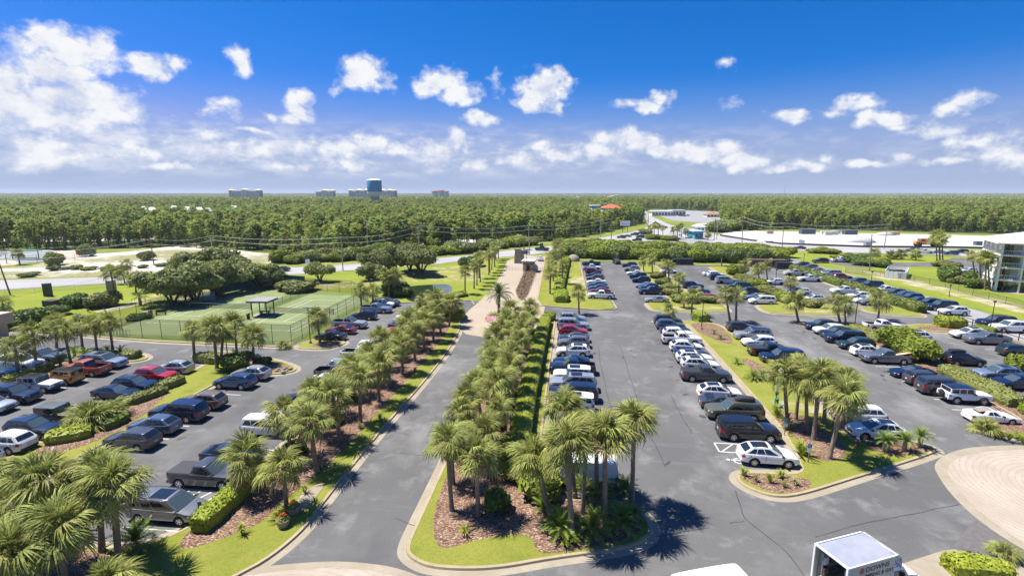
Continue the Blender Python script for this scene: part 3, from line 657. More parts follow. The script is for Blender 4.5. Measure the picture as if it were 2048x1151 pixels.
def rnd_unit(): 
    z = R.uniform(-1, 1); a = R.uniform(0, 2*math.pi); r = math.sqrt(1 - z*z)
    return Vector((r*math.cos(a), r*math.sin(a), z))
def leaf_quad(mb, p, n, s, asp=.55, m=0):
    n = (n + rnd_unit() * .75).normalized(); a = n.orthogonal().normalized(); b = n.cross(a)
    t = R.uniform(0, 6.283); u = a * math.cos(t) + b * math.sin(t); v = n.cross(u)
    s *= R.uniform(.7, 1.3); u = u * s; v = v * s * asp
    mb.face([p - u, p - v * .9 - u * .1, p + u, p + v], m)
def ico(mb, c, r, sub=1, m=0, jit=.0, flat=1.0):
    bm = bmesh.new(); bmesh.ops.create_icosphere(bm, subdivisions=sub, radius=1)
    i = len(mb.v)
    for v in bm.verts:
        k = 1 + R.uniform(-jit, jit); mb.v.append((c[0] + v.co.x * r[0] * k, c[1] + v.co.y * r[1] * k, c[2] + v.co.z * r[2] * k))
    for f in bm.faces: mb.f.append(tuple(i + v.index for v in f.verts)); mb.m.append(m)
    bm.free()
def lobes_crown(lobes, n, size, asp=.6, core=.80, m=0):
    """leaf clumps over the surface of several lobes, with a solid shaded heart"""
    mb = MB(); areas = [l[3] * l[4] + l[3] * l[5] + l[4] * l[5] for l in lobes]; tot = sum(areas)
    for l, a in zip(lobes, areas):
        c = Vector(l[:3]); r = l[3:6]
        if core: ico(mb, c, [q * core for q in r], 2, m, .10)
        for _ in range(int(n * a / tot)):
            d = rnd_unit()
            if d.z < -.45: d.z *= -.6; d.normalize()
            k = R.uniform(.80, 1.08)
            p = c + Vector((d.x * r[0], d.y * r[1], d.z * r[2])) * k
            nn = Vector((d.x / r[0], d.y / r[1], d.z / r[2])).normalized()
            leaf_quad(mb, p, nn, size, asp, m)
    return mb
# ------------------------------------------------------------------ fan palm
def fan_frond(seed, pet=.85, L=.95, droop=.35, nseg=34):
    rr = random.Random(seed); mb = MB()
    # petiole: thin folded strip that bends down a little
    def axis(t): return Vector((pet * t, 0, .10 * math.sin(t * 2.2) - .12 * droop * t * t))
    rows = []
    for t in (0, .5, 1):
        c = axis(t); w = .035 - .012 * t
        rows.append([c + Vector((0, w, .008)), c + Vector((0, 0, -.014)), c + Vector((0, -w, .008))])
    mb.grid(rows)
    c0 = axis(1)
    for k in range(nseg):
        a = rad(-128 + 256 * (k + .5) / nseg) + rr.uniform(-.07, .07)
        if rr.random() < .06: continue
        l = L * (.62 + .38 * math.cos(a * .55)) * rr.uniform(.78, 1.08)
        ca, sa = math.cos(a), math.sin(a)
        base = c0 + Vector((.22 * ca if ca > 0 else .05 * ca, .06 * sa, 0))
        ang = Vector((ca, sa, 0)); side = Vector((-sa, ca, 0))
        w = .030 * L / .95
        tilt = .45 if k % 2 else -.45
        pts = []
        for t, ww in ((0, .5), (.42, 1.0), (.74, .72), (1.0, .10)):
            fold = .10 * abs(sa) * t * l
            z = fold - droop * l * (t ** 2.2) * rr.uniform(.85, 1.15) * (1 if t > .3 else .6)
            q = base + ang * (l * t * (1 - .10 * droop * t * t)) + Vector((0, 0, z))
            pts.append([q + side * w * ww / 1.0 + Vector((0, 0, tilt * w * ww)), q - side * w * ww / 1.0 - Vector((0, 0, tilt * w * ww))])
        mb.grid(pts)
    return mb.mesh('fan_frond', M['sabal'])
FRONDS = [fan_frond(s, d_pet, L, dr) for s, d_pet, L, dr in ((1, .78, .86, .50), (2, .90, .92, .72), (3, .72, .84, 1.0), (4, .84, .92, .86))]
YOUNG = [fan_frond(7, .50, .78, .16), fan_frond(8, .60, .80, .28)]
DEAD = []
for k in (0, 2):
    d = FRONDS[k].copy(); d.name = 'dry_frond'; d.materials.clear(); d.materials.append(M['frond_dead']); DEAD.append(d)
def trunk_mesh(seed, r0=.165, r1=.135, boots=True):
    """unit-height palm trunk; top quarter carries old leaf bases"""
    rr = random.Random(seed); mb = MB(); rows = []; n = 10
    for i in range(13):
        t = i / 12; r = r0 * (1.25 - .25 * min(1, t * 8)) * (1 - t) + r1 * t
        r *= 1 + rr.uniform(-.05, .05) + (.16 if t > .86 else 0)
        rows.append([(r * math.cos(2*math.pi*k/n) , r * math.sin(2*math.pi*k/n), t) for k in range(n)])
    mb.grid(rows, closed=True); mb.face(rows[-1])
    return mb.mesh('palm_trunk', M['trunk'], 60)
TRUNKS = [trunk_mesh(s) for s in range(3)]
def crown_matrices(n, seed, spread=1.0, low=124):
    rr = random.Random(seed); out = []
    for i in range(n):
        f = (i + .5) / n
        el = 82 - low * f ** .92 + rr.uniform(-12, 12)     # young ones upright, old ones hanging
        az_ = i * 137.508 + rr.uniform(-24, 24)
        out.append((rad(az_), rad(el), rr.uniform(-.6, .6), rr.uniform(.76, 1.12) * spread, f))
    return out
def frond_matrix(a, e, roll, s, z=0):
    return Matrix.Translation((0, 0, z)) @ Matrix.Rotation(a, 4, 'Z') @ Matrix.Rotation(-e, 4, 'Y') @ Matrix.Rotation(roll, 4, 'X') @ Matrix.Scale(s, 4)
def joined_crown(seed, n=26):
    mb = MB(); rr = random.Random(seed)
    for (a, e, ro, s, f) in crown_matrices(n, seed):
        me = (YOUNG[rr.randrange(2)] if f < .2 else FRONDS[rr.randrange(4)]); mt = frond_matrix(a, e, ro, s)
        i = len(mb.v); mb.v += [tuple(mt @ v.co) for v in me.vertices]
        for p in me.polygons: mb.f.append(tuple(i + k for k in p.vertices)); mb.m.append(0)
    return mb.mesh('palm_crown', M['sabal'])
FAR_CROWNS = [joined_crown(s) for s in (11, 12, 13)]
NPALM = [0]
def palm(base, top, label, group, size=1.0, near=True, fronds=30, dead=2, twist=None, name='sabal_palm', low=124):
    """base and top are places; the trunk leans from one to the other"""
    b = Vector(base); t = Vector(top); d = t - b; h = d.length; NPALM[0] += 1; seed = NPALM[0]
    rr = random.Random(seed * 31)
    root = thing(name, label, 'palm tree', b, 0, group)
    q = d.to_track_quat('Z', 'Y').to_matrix().to_4x4()
    tr = ob('trunk', TRUNKS[seed % 3], root); k = size ** .5 * rr.uniform(.9, 1.1)
    tr.matrix_local = q @ Matrix.Diagonal((k, k, h, 1)) @ Matrix.Rotation(rr.uniform(0, 6), 4, 'Z')
    T = Matrix.Translation(d) @ Matrix.Rotation(rr.uniform(0, 6.28), 4, 'Z') @ Matrix.Scale(size, 4)
    if near:
        for (a, e, ro, s, f) in crown_matrices(fronds, seed, 1.0, low):
            me = YOUNG[rr.randrange(2)] if f < .2 else FRONDS[rr.randrange(4)]
            if f > .80 and rr.random() < dead * .22 * (1.6 if f > .92 else 1): me = DEAD[rr.randrange(2)]
            o = ob('frond', me, root); o.matrix_local = T @ frond_matrix(a, e, ro, s, .10 - .35 * f)
    else:
        o = ob('crown', FAR_CROWNS[seed % 3], root); o.matrix_local = T
    return root
def top_of(base, px, py):
    """point over the base's distance seen at a pixel: gives the trunk its height and lean"""
    d = ray(px, py); f = Vector((-SY, CY, 0)); k = (base.x * f.x + base.y * f.y) / (d.x * f.x + d.y * f.y)
    return Vector((d.x * k, d.y * k, max(1.2, CAM_H + d.z * k)))
# ------------------------------------------------------------------ feather fronds: cycads and the date palm
def feather_frond(seed, L=1.1, n=20, w=.20, arch=.5, mat='sago', vee=.35):
    rr = random.Random(seed); mb = MB(); pts = []
    for i in range(7):
        t = i / 6; pts.append(Vector((L * t * (1 - .14 * arch * t * t), 0, L * (.42 * t - arch * t ** 2.1))))
    def ax(t):
        x = t * 6; i = min(5, int(x)); return pts[i].lerp(pts[i+1], x - i)
    mb.grid([[p + Vector((0, .012, 0)), p + Vector((0, -.012, 0))] for p in pts])
    for i in range(n):
        t = .1 + .9 * (i + .5) / n; c = ax(t); d = (ax(min(1, t + .05)) - ax(t - .05)).normalized()
        l = w * (math.sin(math.pi * min(1, .12 + t * .86)) ** .6) * rr.uniform(.9, 1.1); hw = L * .9 / n * .34
        for sgn in (1, -1):
            o = Vector((.45 * l * (1 + t), sgn * l, vee * l - .3 * l * rr.random()))
            mb.face([c - d * hw, c + d * hw, c + o + d * hw * .2, c + o * .6 - d * hw * .9])
    return mb.mesh('feather_frond', M[mat])
SAGO = [feather_frond(21, 1.05, 18, .17, .50), feather_frond(22, 1.1, 18, .17, .62), feather_frond(23, 1.0, 18, .16, .38)]
DATE = [feather_frond(31, 2.6, 34, .38, .55, 'date'), feather_frond(32, 2.7, 34, .40, .72, 'date'), feather_frond(33, 2.5, 34, .36, .42, 'date')]
st_ = MB(); st_.lathe([(.0, 0), (.17, .02), (.19, .3), (.17, .8), (.14, 1.0), (0, 1.02)], 10); STUMP = st_.mesh('cycad_trunk', M['trunk'], 60)
def feather_plant(name, label, base, n, meshes, size=1.0, trunk=.3, group=None, cat='palm', e0=72, e1=-12, tw=1.0):
    root = thing(name, label, cat, base, 0, group); NPALM[0] += 1; rr = random.Random(NPALM[0] * 17)
    if trunk: 
        t = ob('trunk', STUMP, root); t.scale = (tw, tw, trunk)
    for i in range(n):
        f = (i + .5) / n; o = ob('frond', meshes[rr.randrange(len(meshes))], root)
        o.matrix_local = frond_matrix(i * 2.39996 + rr.uniform(-.15, .15), rad(e0 + (e1 - e0) * f + rr.uniform(-6, 6)), rr.uniform(-.2, .2), size * rr.uniform(.88, 1.1), trunk)
    return root
# grass clumps with strap leaves
def tuft_mesh(seed, n=34, h=.6, spread=.45, w=.016, mat='grass_tuft'):
    rr = random.Random(seed); mb = MB()
    for _ in range(n):
        a = rr.uniform(0, 6.283); l = h * rr.uniform(.7, 1.15); s = spread * rr.uniform(.2, 1.1); d = Vector((math.cos(a), math.sin(a), 0)); sd = Vector((-d.y, d.x, 0)) * w * rr.uniform(.8, 1.6)
        b = d * .05 * rr.random(); m1 = b + d * s * .4 + Vector((0, 0, l * .62)); e = b + d * s * 1.1 + Vector((0, 0, l * .72))
        mb.grid([[b - sd, b + sd], [m1 - sd, m1 + sd], [e - sd * .2, e + sd * .2]])
    return mb.mesh('grass_clump', M[mat])
TUFT = [tuft_mesh(1), tuft_mesh(2, 40, .5, .5)]
TUFT_G = [tuft_mesh(3, 44, .8, .55, .02, 'hedge'), tuft_mesh(4, 40, .7, .6, .022, 'hedge')]
def tuft(px, py, label, size=1.0, meshes=None, z=KT, group='grass clumps in the mulch beds', name='grass_clump'):
    p = at(px, py, z); o = ob(name, R.choice(meshes or TUFT), None, p, R.uniform(0, 6), size); return tag(o, label, 'plant', group)
# ------------------------------------------------------------------ hedges: clipped bodies with leaf clumps all over
def hedge(label, path, w, h, mat='hedge', dens=26, leaf=.17, z=KT - .03, group=None, name='hedge', bumpy=.12):
    pts = [Vector((p[0], p[1], 0)) for p in path]; mb = MB()
    res = [pts[0]]
    for a, b in zip(pts, pts[1:]):
        n = max(1, int((b - a).length / .8))
        for k in range(1, n + 1): res.append(a.lerp(b, k / n))
    secs = []
    for i, p in enumerate(res):
        d = (res[min(i+1, len(res)-1)] - res[max(i-1, 0)]).normalized(); s = Vector((-d.y, d.x, 0))
        e = .78 if i in (0, len(res)-1) else 1.0
        hw = w / 2 * e * R.uniform(1 - bumpy, 1 + bumpy * .6); hh = h * (e ** .5) * R.uniform(1 - bumpy, 1 + bumpy * .6)
        prof = [(-.92, 0), (-1, .45), (-.92, .82), (-.6, .98), (0, 1.02), (.6, .98), (.92, .82), (1, .45), (.92, 0)]
        secs.append([p + s * (hw * a) + Vector((0, 0, z + hh * b)) for a, b in prof])
    mb.grid(secs); mb.face(secs[0][::-1]); mb.face(secs[-1])
    fs = list(mb.f)
    vs = [Vector(v) for v in mb.v]
    for f in fs:
        q = [vs[i] for i in f]; c = sum(q, Vector()) / len(q); n = (q[1] - q[0]).cross(q[2] - q[0])
        if len(q) == 4: ar = n.length
        else: ar = w * h
        if ar < 1e-6: continue
        n.normalize()
        if n.z < -.3 : n = -n
        out = n if len(q) == 4 else (c - (res[len(res)//2] + Vector((0, 0, h/2)))).normalized()
        ctr = Vector((0, 0, 0))
        for _ in range(int(ar * dens + R.random())):
            if len(q) == 4: u, v = R.random(), R.random(); p = q[0].lerp(q[1], u).lerp(q[3].lerp(q[2], u), v)
            else: p = c + (q[R.randrange(len(q))] - c) * R.random()
            leaf_quad(mb, p + out * R.uniform(-.03, .10), out, leaf, .6)
    o = mb.build(name, M[mat]); return tag(o, label, 'hedge', group)
def shrub_mesh(seed, mat, n=900, leaf=.17, k=4, flat=.8):
    rr = random.Random(seed); lobes = [(0, 0, .45, .62, .62, .5)]
    for i in range(k):
        a = 6.283 * i / k + rr.uniform(-.4, .4); r = rr.uniform(.3, .5)
        lobes.append((r * math.cos(a), r * math.sin(a), rr.uniform(.3, .62), rr.uniform(.35, .5), rr.uniform(.35, .5), rr.uniform(.3, .42)))
    return lobes_crown(lobes, n, leaf).mesh('shrub', M[mat])
SHRUB = {m: [shrub_mesh(41 + i, m) for i in range(2)] for m in ('bush', 'hedge', 'hedge_dark', 'hedge_olive', 'oak')}
SHRUB_BIG = {m: [shrub_mesh(46 + i, m, 2600, .078, 7) for i in range(2)] for m in ('bush', 'hedge', 'hedge_dark', 'hedge_olive', 'oak')}
def shrub(px, py, label, w, h, mat='bush', group=None, z=0, name='shrub', cat='shrub', d=None):
    p = at(px, py, z) if not isinstance(px, Vector) else px
    o = ob(name, R.choice((SHRUB if w < 4.2 else SHRUB_BIG)[mat]), None, p, R.uniform(0, 6), (w / 1.7, (d or w) / 1.7, h)); return tag(o, label, cat, group)
# ------------------------------------------------------------------ spreading broadleaf trees (live oaks) on several stems
def oak_meshes(seed, n=3800):
    rr = random.Random(seed); lobes = []
    for i in range(17):
        a = rr.uniform(0, 6.283); r = rr.uniform(.05, .64) if i else 0
        lobes.append((r * math.cos(a), r * math.sin(a), .60 + rr.uniform(-.24, .16) - .14 * r, rr.uniform(.20, .34), rr.uniform(.20, .34), rr.uniform(.16, .25)))
    cr = lobes_crown(lobes, n, .042, .65, .70).mesh('oak_crown', M['oak'])
    tb = MB()
    for i in range(6):
        a = 6.283 * i / 6 + rr.uniform(-.4, .4); p1 = Vector((.12 * math.cos(a), .12 * math.sin(a), .2)); p2 = Vector((.34 * math.cos(a), .34 * math.sin(a), .5))
        tb.path([(.03 * math.cos(a), .03 * math.sin(a), 0), p1, p2, p2 * 1.2], [.030, .024, .016, .006], 6)
    return cr, tb.mesh('oak_stem', M['bark'])
OAKS = [oak_meshes(s) for s in (51, 52, 53)]
NOAK = [0]
def oak(base, w, h, label, group=None, mat=None, name='live_oak'):
    NOAK[0] += 1; i = NOAK[0] % 3; root = thing(name, label, 'tree', base, R.uniform(0, 6), group, (w * .54, w * .54, h))
    ob('trunk', OAKS[i][1], root); ob('crown', OAKS[i][0], root); return root
# ------------------------------------------------------------------ pines and the wood
def pine_meshes(seed, broad=False):
    rr = random.Random(seed); mb = MB(); H = 1.0
    levels = 17 if not broad else 10
    for i in range(levels):
        t = (.40 + .58 * i / (levels - 1)) if not broad else (.14 + .80 * i / (levels - 1))
        rmax = ((.24 * (1 - ((t - .55) / .50) ** 2) ** .7 if t > .55 else .24 * (t - .2) / .35) if not broad else .26 * math.sin(math.pi * min(1, (t - .12) / .9)))
        for j in range(rr.randint(4, 6)):
            a = rr.uniform(0, 6.283); r = max(.03, rmax) * rr.uniform(.35, 1.05)
            c = Vector((r * math.cos(a), r * math.sin(a), t + rr.uniform(-.03, .03)))
            k = rr.uniform(.045, .07) if not broad else rr.uniform(.07, .10)
            for q in range(7 if not broad else 9):
                d = rnd_unit(); leaf_quad(mb, c + Vector((d.x, d.y, d.z * .55)) * k, Vector((d.x * .6, d.y * .6, abs(d.z) + .7)), .040 if not broad else .05, .6)
    cr = mb.mesh('pine_crown', M['pine'])
    tb = MB(); x = [Vector((0, 0, 0))]
    for i in range(4): x.append(x[-1] + Vector((rr.uniform(-.012, .012), rr.uniform(-.012, .012), .24)))
    tb.path(x, [.0125, .011, .009, .006, .003], 6)
    for i in range(7):
        t = .4 + .5 * i / 7; a = rr.uniform(0, 6.28); tb.tube((0, 0, t), (.12 * math.cos(a), .12 * math.sin(a), t + .05), .004, .001, 4, cap=False)
    return cr, tb.mesh('pine_trunk', M['bark'])
PINES = [pine_meshes(60 + i) for i in range(4)] + [pine_meshes(70 + i, True) for i in range(2)]
# ------------------------------------------------------------------ the wood beyond the road, out to the horizon
BX = [-3000,-700,-100,0,160,340,560,640,720,900,1000,1085,1200,1284,1284.5,1300,1340,1440,1441,1470,1600,1750,2048,2600,5000]
BY = [507,506,504,503,499,492,503,511,504,499,486,482,467,446,424,417,419,423,447,461,457.5,460,467,474,478]
CLEAR = [[(1180,442),(1215,441),(1250,439),(1252,447),(1215,452),(1180,452)], [(430,469),(760,470),(760,477.5),(430,477)], [(-20,474),(250,471),(330,476),(250,481),(-20,484)], [(895,478),(990,477),(995,484),(895,485)], [(1440,447),(1480,438),(1530,441),(1500,450)]]
CLEARW = [[at(*q).to_2d() for q in c] for c in CLEAR]
for c in CLEAR[1:]: flat('sand_clearing', P(c), -.07, M['white_sand'], 1)
def inside(poly, x, y):
    r = np.zeros(x.shape, bool); n = len(poly)
    for i in range(n):
        x0, y0 = poly[i]; x1, y1 = poly[(i+1) % n]
        if y0 == y1: continue
        c = ((y0 > y) != (y1 > y)) & (x < (x1 - x0) * (y - y0) / (y1 - y0) + x0); r ^= c
    return r
FOOT = []   # footprints of buildings in the wood: x, y, radius
def scatter(d0, d1, step, jit=.5, half=62):
    """points of a jittered grid between two distances, inside the wedge of land the camera looks over"""
    n = int(d1 / step) + 1
    gx, gy = np.meshgrid(np.arange(-n, n + 1), np.arange(-n // 8, n + 1))
    x = (gx.ravel() + NR.uniform(-jit, jit, gx.size)) * step; y = (gy.ravel() + NR.uniform(-jit, jit, gx.size)) * step
    r = np.hypot(x, y); a = np.degrees(np.arctan2(x, y)) + 6.5
    k = (r > d0) & (r < d1) & (np.abs(a) < half); x, y = x[k], y[k]
    X = x * CY + y * SY; Yf = -x * SY + y * CY; dz = -CAM_H
    zc = Yf * CT - dz * ST; yc = Yf * ST + dz * CT
    ok = zc > 1; px = np.where(ok, 1024 + 1000 * X / np.where(ok, zc, 1), 0); py = np.where(ok, 575.5 - 1000 * yc / np.where(ok, zc, 1), 9999)
    k = ok & (py < np.interp(px, BX, BY))
    for c in CLEARW: k &= ~inside(c, x, y)
    for (fx, fy, fr) in FOOT: k &= np.hypot(x - fx, y - fy) > fr
    return x[k], y[k]
def forest():
    x, y = scatter(150, 620, 4.4)
    r = np.hypot(x, y); a = np.degrees(np.arctan2(x, y)) + 6.5
    vis = np.abs(a) < 46.5
    order = np.argsort(np.where(vis, r, 1e9)); near = order[:300]; rest = np.ones(len(x), bool); rest[near] = False
    for i in near:
        broad = R.random() < .48; k = (4 + R.randrange(2)) if broad else R.randrange(4)
        h = R.uniform(2.6, 7.5) if broad else R.uniform(7.5, 13.5)
        root = thing('broadleaf_tree' if broad else 'pine_tree', 'bushy broadleaf tree in the front edge of the wood beyond the road' if broad else 'tall slender pine in the front edge of the wood beyond the road', 'tree',
                     (float(x[i]), float(y[i]), -.08), R.uniform(0, 6), 'broadleaf trees along the edge of the wood' if broad else 'pines along the edge of the wood', (h * R.uniform(.95, 1.35),) * 2 + (h,))
        ob('trunk', PINES[k][1], root); ob('crown', PINES[k][0], root)
    # deeper wood: instances of the same trees, then of whole groves
    col = bpy.data.collections.new('wood_sources')
    for k, (cr, tr) in enumerate(PINES):
        mb = MB()
        for me in (cr, tr):
            i = len(mb.v); mb.v += [tuple(v.co) for v in me.vertices]
            for p in me.polygons: mb.f.append(tuple(i + q for q in p.vertices)); mb.m.append(0 if me is cr else 1)
        col.objects.link(bpy.data.objects.new('%02d_tree' % k, mb.mesh('wood_tree', [M['pine'], M['bark']])))
    groves = bpy.data.collections.new('grove_sources')
    for k in range(4):
        rr = random.Random(80 + k); mb = MB()
        for j in range(34):
            c = Vector((rr.uniform(-17, 17), rr.uniform(-17, 17), 0)); h = rr.uniform(7, 13.5); w = rr.uniform(1.6, 3.0)
            for q in range(26):
                d = rnd_unit(); leaf_quad(mb, c + Vector((d.x * w, d.y * w, h * (.68 + .32 * d.z))), Vector((d.x, d.y, abs(d.z) + .4)), 1.25, .7)
            mb.tube(c, c + Vector((0, 0, h * .7)), .25, .15, 4, cap=False)
        groves.objects.link(bpy.data.objects.new('%02d_grove' % k, mb.mesh('wood_grove', M['pine_far'])))
    def cloud(name, x, y, s, n, colx):
        me = bpy.data.meshes.new(name); me.from_pydata([(float(a), float(b), -.1) for a, b in zip(x, y)], [], [])
        for nm, ty, arr in (('sc', 'FLOAT', s), ('rot', 'FLOAT', NR.uniform(0, 6.28, len(x))), ('idx', 'INT', NR.randint(0, n, len(x)) if not hasattr(n, '__len__') else n)):
            at_ = me.attributes.new(nm, ty, 'POINT'); at_.data.foreach_set('value', np.asarray(arr, np.int32 if ty == 'INT' else np.float32))
        o = ob(name, me); o['kind'] = 'stuff'
        g = bpy.data.node_groups.new(name, 'GeometryNodeTree'); g.interface.new_socket('Geometry', in_out='INPUT', socket_type='NodeSocketGeometry'); g.interface.new_socket('Geometry', in_out='OUTPUT', socket_type='NodeSocketGeometry')
        gi = g.nodes.new('NodeGroupInput'); go = g.nodes.new('NodeGroupOutput'); ip = g.nodes.new('GeometryNodeInstanceOnPoints'); ci = g.nodes.new('GeometryNodeCollectionInfo')
        ci.inputs['Collection'].default_value = colx; ci.inputs['Separate Children'].default_value = True; ci.inputs['Reset Children'].default_value = True
        def na(nm, ty):
            n_ = g.nodes.new('GeometryNodeInputNamedAttribute'); n_.data_type = ty; n_.inputs[0].default_value = nm
            return [s_ for s_ in n_.outputs if s_.enabled and s_.name == 'Attribute'][0]
        cx = g.nodes.new('ShaderNodeCombineXYZ'); g.links.new(na('rot', 'FLOAT'), cx.inputs[2])
        ip.inputs['Pick Instance'].default_value = True
        g.links.new(gi.outputs[0], ip.inputs['Points']); g.links.new(ci.outputs[0], ip.inputs['Instance']); g.links.new(na('idx', 'INT'), ip.inputs['Instance Index'])
        g.links.new(cx.outputs[0], ip.inputs['Rotation']); g.links.new(na('sc', 'FLOAT'), ip.inputs['Scale']); g.links.new(ip.outputs[0], go.inputs[0])
        md_ = o.modifiers.new('scatter', 'NODES'); md_.node_group = g
        return o
    xr, yr = x[rest], y[rest]
    x2, y2 = scatter(620, 1250, 7.5)
    xa = np.concatenate([xr, x2]); ya = np.concatenate([yr, y2]); idx = np.where(NR.uniform(size=len(xa)) < .45, 4 + NR.randint(0, 2, len(xa)), NR.randint(0, 4, len(xa)))
    s = np.where(idx >= 4, NR.uniform(3.5, 9, len(xa)), NR.uniform(7.5, 13.5, len(xa))) * np.where(np.hypot(xa, ya) > 620, 1.15, 1)
    cloud('wood', xa, ya, s, idx, col)
    x3, y3 = scatter(1230, 4200, 31, half=50); cloud('far_wood', x3, y3, NR.uniform(.85, 1.15, len(x3)), 4, groves)
    x4, y4 = scatter(4200, 9000, 75, half=50); cloud('farthest_wood', x4, y4, NR.uniform(1.2, 2.0, len(x4)), 4, groves)
# ================================================================== palms where they stand
def ordinal(i):
    u = ['first','second','third','fourth','fifth','sixth','seventh','eighth','ninth','tenth','eleventh','twelfth','thirteenth','fourteenth','fifteenth','sixteenth','seventeenth','eighteenth','nineteenth','twentieth']
    return u[i] if i < 20 else ('twenty-' if i < 29 else 'thirty-') + u[(i - 20) % 10]
# entry-road border: a kerb-side row and a row behind it
def P2(x, y, h, lx=0, ly=0): return (Vector((x, y, .1)), Vector((x + lx, y + ly, h)))
for i in range(13):
    y = 30.9 + 4.55 * i; b, t = P2(-20.3 + R.uniform(-.3, .3), y + R.uniform(-.4, .4), R.uniform(3.3, 4.8), R.uniform(-.4, .4), R.uniform(-.3, .3))
    palm(b, t, '%s sabal palm from the near end, kerb row left of entry road' % ordinal(i), 'palms in the bed left of the entry road', R.uniform(1.05, 1.36), True, 30)
for i in range(13):
    y = 32.2 + 4.45 * i; b, t = P2(-23.3 + R.uniform(-.35, .35), y + R.uniform(-.5, .5), R.uniform(3.1, 4.7), R.uniform(-.45, .35), R.uniform(-.3, .3))
    palm(b, t, '%s sabal palm from the near end, rear row of left bed' % ordinal(i), 'palms in the bed left of the entry road', R.uniform(1.05, 1.36), True, 28)
# centre bed between the entry road and the right car park
for i in range(13):
    y = 31.2 + 3.7 * i; h = 5.4 if i == 0 else R.uniform(3.5, 5.2)
    b, t = P2(-8.4 + R.uniform(-.25, .25) + (.5 if i == 0 else 0), y + R.uniform(-.4, .4), h, R.uniform(-.5, .1), R.uniform(-.3, .3))
    palm(b, t, '%s sabal palm from the near end, entry-road side of the centre bed' % ordinal(i), 'palms in the centre bed', R.uniform(.92, 1.2), True, 30)
for i in range(13):
    y = 31.3 + 3.65 * i + (1.6 if i else 0); h = 4.6 if i == 0 else R.uniform(3.4, 5.3)
    b, t = P2(-6.1 + R.uniform(-.3, .3), y + R.uniform(-.4, .4), h, R.uniform(-.1, .4), R.uniform(-.3, .3))
    palm(b, t, '%s sabal palm from the near end, hedge side of the centre bed' % ordinal(i), 'palms in the centre bed', R.uniform(.92, 1.2), True, 30)
def px_palm(bx, by, tx, ty, label, group, size=1.0, near=True, fronds=28, z=.12, **k):
    b = at(bx, by, z); return palm(b, top_of(b, tx, ty), label, group, size * (1.1 if z > 0 else 1), near, fronds, **k)
G = 'tall palms at the corner of the centre bed'
for (bx, by, tx, ty, l, s) in [(1101,1030,1068,918,'low leaning sabal palm left of the corner cluster',1.05), (1146,1074,1131,893,'sabal palm nearest the kerb in the corner cluster',1.08), (1150,992,1129,822,'slim sabal palm at the back left of the corner cluster',1.0),
        (1165,1024,1174,872,'sabal palm with forked-looking head in the middle of the corner cluster',1.0), (1193,985,1193,868,'back middle sabal palm of the corner cluster before the white van',1.0), (1210,1049,1210,876,'thick sabal palm right of centre in the corner cluster',1.1), (1264,1006,1268,846,'lone sabal palm at the right of the corner cluster, shadow on the asphalt',1.06)]:
    px_palm(bx, by, tx, ty - 4, l, G, s, True, 36, low=96)
G = 'big palms at the bottom left'
for (bx, by, tx, ty, l, s) in [(238,1133,226,968,'tall sabal palm with pale trunk left of the grey minivan',1.12), (204,1100,196,938,'sabal palm directly behind the tall one left of the minivan',1.0), (133,1190,120,1052,'sabal palm with lit trunk at the bottom left corner',1.15), (70,1130,82,962,'back sabal palm in the bottom left thicket',1.12), (10,1120,34,1008,'sabal palm at the left edge of the bottom left thicket',1.08), (20,1230,25,1105,'lowest sabal palm in the bottom left corner',1.15), (-40,1090,-30,960,'sabal palm cut by the left edge of the picture',1.05), (215,1230,215,1165,'short fan palm at the bottom edge left of the green sign',.95)]:
    px_palm(bx, by, tx, ty, l, G, s, True, 38)
G = 'palms on the grass island in the right car park'
for (bx, by, tx, ty, l, s) in [(1575,849,1568,742,'slim sabal palm at the left of the island group, near the green post',1.0), (1614,862,1612,768,'dark-trunked sabal palm in the middle of the island group',1.0), (1627,878,1640,752,'tall sabal palm in the middle of the island group',1.08), (1658,916,1690,792,'leaning sabal palm nearest the kerb on the island',1.12), (1668,870,1692,765,'right rear sabal palm over the white cars on the island',1.05), (1592,838,1602,738,'rear sabal palm of the island group',1.0), (1648,845,1655,745,'back right sabal palm of the island group',1.0)]:
    px_palm(bx, by, tx, ty, l, G, s, True, 32)
G = 'palms around the upper car park'
for (bx, by, tx, ty, l, s) in [(1158,627,1157,583,'single sabal palm on the grass by the cross lane, before the white pickup',1.0), (848,634,845,597,'small sabal palm by the pond lane above the yellow kayak',.85),
        (1338,572,1337,531,'sabal palm between the hedges of the first island',1.0), (1357,597,1358,556,'sabal palm over the clipped hedges of the first island',1.0), (1383,630,1385,590,'leaning sabal palm at the sandy end of the first island',1.05), (1338,640,1338,622,'low pale sabal palm behind the black car at the head of the row',1.0),
        (1460,641,1451,587,'left palm of the crossed pair beside the lane',1.1), (1472,642,1473,590,'right palm of the crossed pair beside the lane',1.1), (1487,554,1489,527,'sabal palm by the round shrub on the second island',1.05), (1520,569,1516,537,'sabal palm left of the white crossover on the second island',1.1),
        (1580,588,1582,564,'sabal palm in front of the white flatbed on the second island',1.05), (1597,643,1588,600,'curved sabal palm at the near end of the second island',1.2), (1680,644,1671,605,'left leaning palm of the pair near the tall lamp post',1.2), (1691,646,1690,608,'right palm of the pair near the tall lamp post',1.15), (1756,638,1761,600,'sabal palm with thick trunk on the right grass triangle',1.25),
        (1288,545,1286,519,'sabal palm at the far end of the first island',1.0), (1305,552,1304,519,'second palm from the far end of the first island',1.0), (1332,556,1330,528,'third palm from the far end of the first island',.95), (1443,531,1444,499,'slender palm before the woods at the far end of aisle two',.9),
        (1535,560,1532,530,'palm behind the lamp on the second island',1.0), (1368,615,1367,597,'low palm among hedges on the first island',.9)]:
    px_palm(bx, by, tx, ty, l, G, s, True, 22)
